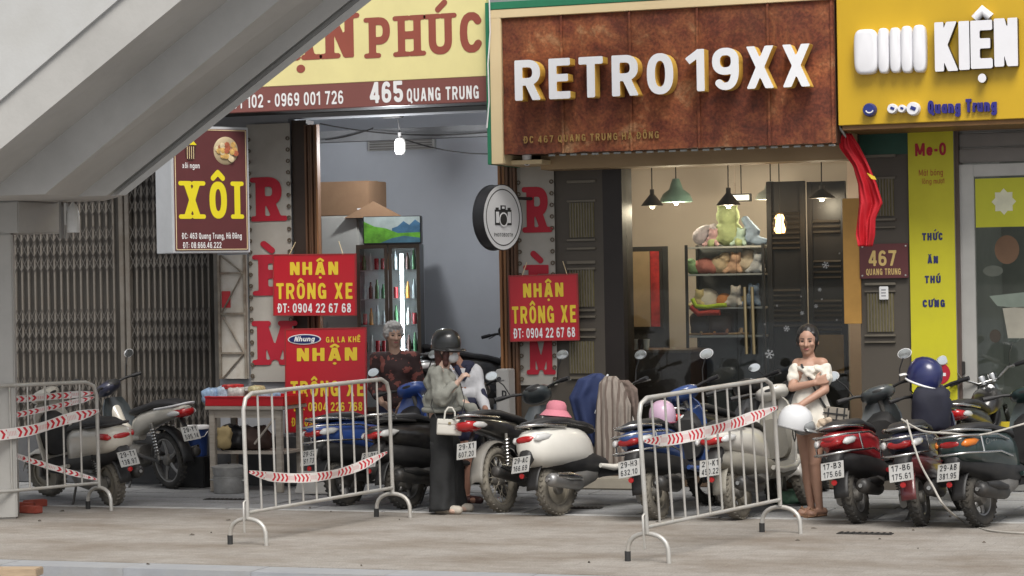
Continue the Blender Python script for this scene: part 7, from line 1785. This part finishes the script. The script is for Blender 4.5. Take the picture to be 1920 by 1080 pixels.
for (cx0, cy0, cx1, cy1) in ((.028, .088, .045, .10), (-.03, -.08, -.035, -.07)):
    w = MB(); rs_ = []
    for j in range(24):
        t_ = j / 23; z = .62 - t_ * .585; r_ = .094 + .022 * t_; ring = []
        for k in range(40):
            a = 2 * math.pi * k / 40; fo = .012 * t_ * math.sin(5 * a + t_ * 2) + .012 * mnoise.noise(V3(math.cos(a) * 1.5 + cy0 * 9, math.sin(a) * 1.5, z * 7))
            ring.append(V3(cx0 + (cx1 - cx0) * t_ + (r_ + fo) * math.cos(a), cy0 + (cy1 - cy0) * t_ + (r_ * .95 + fo) * math.sin(a), z + (.012 * math.cos(a) if j == 23 else 0)))
        rs_.append(ring)
    w.rings(rs_); w.build('trouser_leg', m_trou, wo, 180)
for (a, d) in ((La, V3(.95, -.3, 0)), (Ra, V3(.9, -.42, 0))):
    d = d.normalized(); blob('shoe', [('c', V3(a.x, a.y, .04) - d * .05, V3(a.x, a.y, .036) + d * .14, .045, .038), ('e', V3(a.x, a.y, .07), (.045, .045, .05))], M('shoe_cream', (.52, .47, .40), .7, var=.06), wo, .008, 3)
def Wp(p): return Vector(w0) + Matrix.Rotation(wo.rotation_euler.z, 3, 'Z') @ Vector(p)
hbg = thing('handbag', 'small white handbag with two loop handles at the helmeted woman\'s side', 'bag', Wp((.045, -.275, .68)), (0, R(4), PR + R(4)))
m_hb = M('bag_white_leather', (.66, .64, .58), .45, var=.04)
w = MB(); w.loft([(-.105, .07, .028, .06, 4), (-.1, .07, .034, .068, 4), (.1, .07, .034, .068, 4), (.105, .07, .028, .06, 4)], 20); w.build('bag_body', m_hb, hbg, 50)
w = MB(); w.box((0, -.036, .115), (.19, .006, .035), None, .002); fp = w.build('bag_flap', m_hb, hbg)
w = MB(); w.box((0, -.041, .105), (.025, .006, .02), None, .002); w.build('clasp', hm, fp)
for yy in (-.022, .022):
    w = MB(); w.tube([(-.045, yy, .135), (-.04, yy, .20), (-.015, yy, .235), (.015, yy, .235), (.04, yy, .20), (.045, yy, .135)], .007, 8); w.build('bag_handle', m_hb, hbg, 60)
w = MB(); w.tube([(-.1, 0, .12), (-.16, .08, .24), (-.12, .16, .45)], .004, 6); w.tube([(.1, 0, .12), (.12, .06, .3), (.06, .12, .5)], .004, 6); w.build('shoulder_strap', m_strap, hbg, 60)

# --- student in the white and navy jacket, partly hidden
s0 = loc_of(873, 943)
stu = thing('person', 'student in white and navy tracksuit jacket with bare legs behind the helmeted woman', 'person', s0, (0, 0, PR))
Hc, fd_ = V3(-.10, 0, 1.36), V3(.35, -.92, -.25)
hp, P, R3 = head_prims(Hc, fd_, .92)
Rs, Ls = V3(-.13, 0, 1.17), V3(.11, .0, 1.17); Re, Rw = V3(-.19, -.03, .94), V3(-.10, -.18, .86); Le, Lw = V3(.16, -.05, .95), V3(.20, -.2, .82)
Lh, Rh = V3(.06, 0, .78), V3(-.07, 0, .78); Lk, Rk = V3(.03, -.04, .42), V3(-.06, -.02, .42); La, Ra = V3(.01, .0, .075), V3(-.09, .05, .075)
pr = hp + [('c', Hc - V3(-.03, 0, .07), V3(0, 0, 1.18), .048, .052), ('c', Ls, Rs, .052, .052), ('e', V3(0, 0, 1.05), (.13, .10, .13)), ('e', V3(0, 0, .83), (.14, .11, .13)), ('c', V3(0, 0, 1.05), V3(0, 0, .83), .1, .1), ('c', Rs, Re, .043, .036), ('c', Re, Rw, .036, .026), ('c', Ls, Le, .043, .036), ('c', Le, Lw, .036, .026), ('c', Lh, Lk, .075, .05), ('c', Lk, La, .05, .032), ('c', Rh, Rk, .075, .05), ('c', Rk, Ra, .05, .032)]
pr += shoe(La, (.8, -.6, 0), .22, .04) + shoe(Ra, (.8, -.6, 0), .22, .04) + hand(Lw, (.3, -.6, -.7), (-1, 0, 0), (0, -.7, .7), .5) + hand(Rw, (.3, -.6, -.7), (1, 0, 0), (0, -.7, .7), .5)
blob('body', pr, skin_mat('tan', (.36, .19, .135)), stu, .008, 4)
face(stu, P, R3, .92, m_hair)
blob('hair', [('e', P(0, -.03, .045), (.086, .095, .085), R3), ('c', P(.05, -.05, 0), P(.05, -.06, -.13), .045, .03), ('c', P(-.05, -.05, 0), P(-.05, -.06, -.13), .045, .03)], m_hair, stu, .009, 3, .005, 35)
m_jw = M('jacket_white_poly', (.62, .62, .64), .75, var=.05, scale=9, bump=.9, bscale=16); m_jn = M('jacket_navy_poly', (.018, .02, .05), .75, var=.15, scale=8)
blob('jacket', [('e', V3(0, 0, 1.09), (.155, .115, .13)), ('e', V3(0, 0, .98), (.15, .115, .10)), ('c', Rs, Re, .062, .056), ('c', Re, Rw - V3(.02, -.03, 0), .054, .042), ('c', Ls, Le, .062, .056), ('c', Le, Lw - V3(.0, -.03, 0), .054, .042)], m_jw, stu, .01, 3, .016, 10)
blob('jacket_lower', [('e', V3(0, 0, .90), (.158, .122, .09)), ('e', V3(0, 0, .84), (.155, .12, .05))], m_jn, stu, .01, 3, .01, 10)
blob('collar', [('c', V3(-.05, -.10, 1.20), V3(0, -.125, 1.10), .028, .012), ('c', V3(.05, -.10, 1.20), V3(.01, -.125, 1.10), .028, .012), ('c', V3(-.06, 0, 1.22), V3(.06, 0, 1.22), .05, .05)], m_jn, stu, .008, 2)
for s_ in (-1, 1): blob('sleeve_stripe', [('c', V3(.165 * s_ if s_ > 0 else -.19, -.07, 1.0), V3(.19 * s_ if s_ > 0 else -.21, -.09, .93), .03, .03)], m_jn, stu, .008, 1)
blob('shorts', [('e', V3(0, 0, .80), (.15, .12, .08)), ('c', Lh, Lh.lerp(Lk, .45), .09, .09), ('c', Rh, Rh.lerp(Rk, .45), .09, .09)], m_jn, stu, .01, 2, .008, 10)
for (a, d) in ((La, V3(.8, -.6, 0)), (Ra, V3(.8, -.6, 0))):
    d = d.normalized(); blob('shoe', [('c', V3(a.x, a.y, .035) - d * .05, V3(a.x, a.y, .03) + d * .15, .042, .034)], M('shoe_maroon', (.05, .018, .016), .5), stu, .008, 2)

# --- elderly woman in front of the fridge
e0 = Vector((at(741, 650, -.78).x, -.78, 0))
el = thing('person', 'elderly woman with short grey hair and dark patterned blouse by the fridge', 'person', e0, (0, 0, PR))
Hc, fd_ = V3(-.01, -.02, 1.475), V3(.30, -.95, -.1)
hp, P, R3 = head_prims(Hc, fd_, 1.0)
Rs, Ls = V3(-.165, 0, 1.255), V3(.165, 0, 1.255); Re, Rw = V3(-.21, .0, .99), V3(-.12, -.2, .84); Le, Lw = V3(.21, .0, .99), V3(.10, -.2, .84)
Lh, Rh = V3(.08, 0, .80), V3(-.08, 0, .80); Lk, Rk = V3(.08, -.02, .43), V3(-.08, -.02, .43); La, Ra = V3(.08, .02, .075), V3(-.08, .02, .075)
pr = hp + [('c', Hc - V3(0, 0, .08), V3(0, 0, 1.27), .052, .058), ('c', Ls, Rs, .058, .058), ('e', V3(0, 0, 1.13), (.16, .12, .15)), ('e', V3(0, 0, .90), (.165, .13, .16)), ('c', Rs, Re, .05, .042), ('c', Re, Rw, .04, .028), ('c', Ls, Le, .05, .042), ('c', Le, Lw, .04, .028), ('c', Lh, Lk, .08, .055), ('c', Lk, La, .05, .034), ('c', Rh, Rk, .08, .055), ('c', Rk, Ra, .05, .034)]
pr += shoe(La, (.2, -1, 0)) + shoe(Ra, (-.1, -1, 0)) + hand(Rw, (.6, -.6, -.4), (.3, .5, -.6), (0, -.5, .6), .5) + hand(Lw, (-.6, -.6, -.4), (-.3, .5, -.6), (0, -.5, .6), .5)
blob('body', pr, skin_mat('olive', (.42, .27, .20)), el, .009, 4)
face(el, P, R3, 1.0, M('brow_grey', (.16, .15, .14), .8))
blob('hair', [('e', P(0, -.025, .048), (.094, .105, .088), R3), ('e', P(.07, -.02, .02), (.03, .07, .055), R3), ('e', P(-.07, -.02, .02), (.03, .07, .055), R3), ('e', P(0, .04, .095), (.065, .05, .035), R3), ('e', P(0, -.08, .0), (.075, .04, .07), R3)], M('hair_grey', (.34, .33, .32), .7, var=.2, scale=40, bump=.4, bscale=80), el, .008, 2, .010, 45)
def pattern_mat():
    m = M('blouse_patterned', (.028, .012, .012), .8, var=.1); n, l = m.node_tree.nodes, m.node_tree.links; b = n['Principled BSDF']
    src = b.inputs['Base Color'].links[0].from_socket; tc = n.new('ShaderNodeTexCoord'); vo = n.new('ShaderNodeTexNoise'); vo.inputs['Scale'].default_value = 14; vo.inputs['Detail'].default_value = 3
    l.new(tc.outputs['Object'], vo.inputs['Vector']); r = n.new('ShaderNodeValToRGB'); r.color_ramp.interpolation = 'CONSTANT'; r.color_ramp.elements[0].color = (0, 0, 0, 1); r.color_ramp.elements[1].position = .56; r.color_ramp.elements[1].color = (1, 1, 1, 1)
    l.new(vo.outputs['Fac'], r.inputs['Fac']); mx = n.new('ShaderNodeMix'); mx.data_type = 'RGBA'; l.new(r.outputs['Color'], mx.inputs['Factor']); l.new(src, mx.inputs['A']); mx.inputs['B'].default_value = (.17, .05, .04, 1); l.new(mx.outputs['Result'], b.inputs['Base Color']); return m
blob('blouse', [('c', Ls, Rs, .075, .075), ('c', V3(-.06, .02, 1.28), V3(.06, .02, 1.28), .05, .05), ('e', V3(0, 0, 1.14), (.18, .135, .155)), ('e', V3(0, 0, .92), (.19, .15, .17)), ('c', V3(0, 0, 1.1), V3(0, 0, .85), .14, .15), ('c', Rs, Re, .07, .065), ('c', Ls, Le, .07, .065), ('c', Re, Re.lerp(Rw, .5), .062, .055), ('c', Le, Le.lerp(Lw, .5), .062, .055)], pattern_mat(), el, .011, 3, .014, 10)
blob('trousers', [('e', V3(0, 0, .78), (.165, .13, .12)), ('c', Lh, Lk, .095, .085), ('c', Lk, V3(.08, .02, .13), .085, .08), ('c', Rh, Rk, .095, .085), ('c', Rk, V3(-.08, .02, .13), .085, .08)], m_jn, el, .011, 2, .012, 9)
blob('shoe', [('c', V3(.08, .04, .035), V3(.10, -.12, .03), .04, .036)], m_strap, el, .008, 2); blob('shoe', [('c', V3(-.08, .04, .035), V3(-.10, -.12, .03), .04, .036)], m_strap, el, .008, 2)

# ------------------------------------------------------------------ things left on the bikes
bpy.context.view_layer.update()
def on_bike(b, p): return b.matrix_world @ Vector(p)
hat = thing('bucket_hat', 'pink bucket hat lying on the black seat of the cream white scooter', 'hat', on_bike(S6, (.14, 0, .825)), (R(-6), R(4), 0))
m_pink = M('hat_pink', (.58, .20, .25), .8, var=.06, bump=.2, bscale=60)
w = MB(); w.lathe([(.088, .045), (.09, .06), (.084, .10), (.065, .128), (.03, .138), (.001, .14)], (0, 0, 0), 'Z', 24); w.build('crown', m_pink, hat, 70)
w = MB(); w.lathe([(.088, .05), (.12, .015), (.135, .0), (.138, .004), (.092, .056)], (0, 0, 0), 'Z', 24, close=True); w.build('brim', m_pink, hat, 60)
helmet('pale pink helmet resting on the seat of the blue scooter', on_bike(S7, (.42, -.03, .83)), R(120), M('helmet_pink', (.55, .38, .50), .35, var=.04, coat=.4), M('helmet_dark_pink', (.25, .08, .12), .4), (0, 0), .95)
helmet('navy helmet with white flashes hung on the maroon and navy scooter handlebar', on_bike(S10, (.98, .0, 1.14)), R(140), M('helmet_navy', (.02, .025, .10), .3, coat=.5), m_white, (R(10), R(-15)), 1.15)
crumple('bag', 'navy rucksack hooked on the maroon and navy scooter below the helmet', 'bag', on_bike(S10, (.84, -.04, .86)), (.24, .30, .38), M('rucksack_navy', (.015, .016, .03), .8, var=.2), R(100), .22, 11)
def hung(name, label, cat, frame_pts, mat, folds=8, amp=.02, n=60):
    """garment hanging as a closed folded tube: frame_pts = (centre, half width vector, half depth)"""
    w = MB(); rs_ = []; N = 30
    for j in range(N + 1):
        f = j / N * (len(frame_pts) - 1); i = min(int(f), len(frame_pts) - 2); t_ = f - i
        c = Vector(frame_pts[i][0]).lerp(Vector(frame_pts[i + 1][0]), t_); hw = Vector(frame_pts[i][1]).lerp(Vector(frame_pts[i + 1][1]), t_); hd = frame_pts[i][2] * (1 - t_) + frame_pts[i + 1][2] * t_
        nd = Vector((-hw.y, hw.x, 0)).normalized(); ring = []; L = j / N
        for k in range(n):
            a = 2 * math.pi * k / n; fo = amp * (.3 + L) * math.sin(folds * a + 1.3 * math.sin(L * 3)) + amp * .7 * mnoise.noise(Vector((a * 1.5, L * 5, 3)))
            ring.append(c + hw * math.cos(a) * (1 + fo * 1.5) + nd * (hd + fo) * math.sin(a) + Vector((0, 0, .02 * math.sin(3 * a) * L)))
        rs_.append(ring)
    w.rings(rs_); return tag(w.build(name, mat, None, 180), label, cat)
hwv = Vector((math.cos(PR), math.sin(PR), 0))
hb_r = on_bike(S6, (.98, -.24, 1.03)); hb_l = on_bike(S6, (.98, .26, 1.03))
def stripe_mat():
    m = M('coat_striped', (.30, .26, .225), .9, var=.08, bump=.2, bscale=70); n, l = m.node_tree.nodes, m.node_tree.links; b = n['Principled BSDF']; src = b.inputs['Base Color'].links[0].from_socket
    tc = n.new('ShaderNodeTexCoord'); wv = n.new('ShaderNodeTexWave'); wv.wave_type = 'BANDS'; wv.bands_direction = 'X'; wv.inputs['Scale'].default_value = 6.5; wv.inputs['Distortion'].default_value = 1.2
    l.new(tc.outputs['Object'], wv.inputs['Vector']); r = n.new('ShaderNodeValToRGB'); r.color_ramp.elements[0].position = .62; r.color_ramp.elements[1].position = .72; l.new(wv.outputs['Fac'], r.inputs['Fac'])
    mx = n.new('ShaderNodeMix'); mx.data_type = 'RGBA'; l.new(r.outputs['Color'], mx.inputs['Factor']); l.new(src, mx.inputs['A']); mx.inputs['B'].default_value = (.16, .125, .105, 1); l.new(mx.outputs['Result'], b.inputs['Base Color']); return m
ppx = lambda p: (960 + FPX * (p - CAM).dot(right) / (p - CAM).dot(fwd), 540 - FPX * (p - CAM).dot(up) / (p - CAM).dot(fwd))
for nm_, p_ in (('S6 right bar', hb_r), ('S6 left bar', hb_l), ('S7 head', on_bike(S7, (1.0, 0, 1.0))), ('S8 head', on_bike(S8, (1.0, 0, 1.0))), ('S5 head', on_bike(S5, (.92, 0, 1.0))), ('S9 head', on_bike(S9, (1, 0, 1.0))), ('S3 head', on_bike(S3, (1, 0, 1.0)))): print('PX', nm_, ppx(p_))
q_ = Vector(at(1145, 712, hb_r.y - .12))
hung('striped_coat', 'beige striped coat hanging over the handlebar of the cream white scooter', 'coat', [(q_ + Vector((0, 0, .03)), hwv * .05, .03), (q_ + Vector((0, 0, -.03)), hwv * .10, .06), (at(1150, 760, q_.y), hwv * .15, .07), (at(1148, 830, q_.y), hwv * .15, .06), (at(1147, 882, q_.y), hwv * .145, .055)], stripe_mat(), 9, .022)
q_ = Vector(at(1108, 715, hb_l.y - .05))
hung('blue_jacket', 'dark blue jacket with white piping draped over the scooter handlebar', 'jacket', [(q_ + Vector((.06, 0, .07)), hwv * .04, .03), (q_ + Vector((.02, 0, .02)), hwv * .13, .08), (at(1104, 745, q_.y), hwv * .17, .10), (at(1108, 790, q_.y), hwv * .13, .09), (at(1118, 835, q_.y), hwv * .08, .06)], M('jacket_blue', (.025, .04, .115), .8, var=.15, scale=6), 6, .028)
w = MB(); w.tube([at(1140, 702, hb_l.y - .18), at(1128, 725, hb_l.y - .22), at(1124, 755, hb_l.y - .22), at(1116, 775, hb_l.y - .20)], .009, 6); tag(w.build('jacket_drawstring', m_white, None, 60), 'white drawstring hanging from the dark blue jacket', 'cord')
q_ = Vector(at(1178, 730, hb_r.y + .05))
hung('brown_scarf', 'brown patterned scarf hanging behind the striped coat', 'scarf', [(q_ + Vector((-.05, 0, .08)), hwv * .05, .03), (q_, hwv * .08, .05), (at(1184, 775, q_.y), hwv * .07, .05), (at(1186, 830, q_.y), hwv * .05, .04)], M('scarf_brown', (.16, .12, .10), .9, var=.5, scale=14), 5, .02)
# ------------------------------------------------------------------ small leavings on the ground
lt = MB(); rnd = random.Random(4)
for k in range(20):
    px, py = rnd.uniform(40, 1900), rnd.uniform(950, 1062); c = gp(px, py); s_ = rnd.uniform(.008, .035)
    n = rnd.randint(4, 6); a0 = rnd.uniform(0, 6)
    ring = [c + Vector((s_ * rnd.uniform(.5, 1) * math.cos(a0 + 2 * math.pi * j / n), s_ * rnd.uniform(.3, .8) * math.sin(a0 + 2 * math.pi * j / n), .002)) for j in range(n)]
    top = [p.lerp(c, .5) + Vector((0, 0, rnd.uniform(.004, .014))) for p in ring]
    lt.rings([ring, top])
o = lt.build('litter', M('litter_dark', (.10, .085, .07), .9, var=.5, scale=2)); o['kind'] = 'stuff'; o['label'] = 'dark scraps of litter and leaf strewn over the pavement'; o['category'] = 'litter'
# loose service cable running down beside the rusty sign
w = MB(); w.tube([at(917, -20, -.87), at(919, 60, -.88), at(915, 120, -.88), at(917, 190, -.88), at(913, 240, -.86)], .007, 6)
tag(w.build('service_cable', m_white, None, 60), 'thin white service cable running down beside the rusty signboard', 'cable')
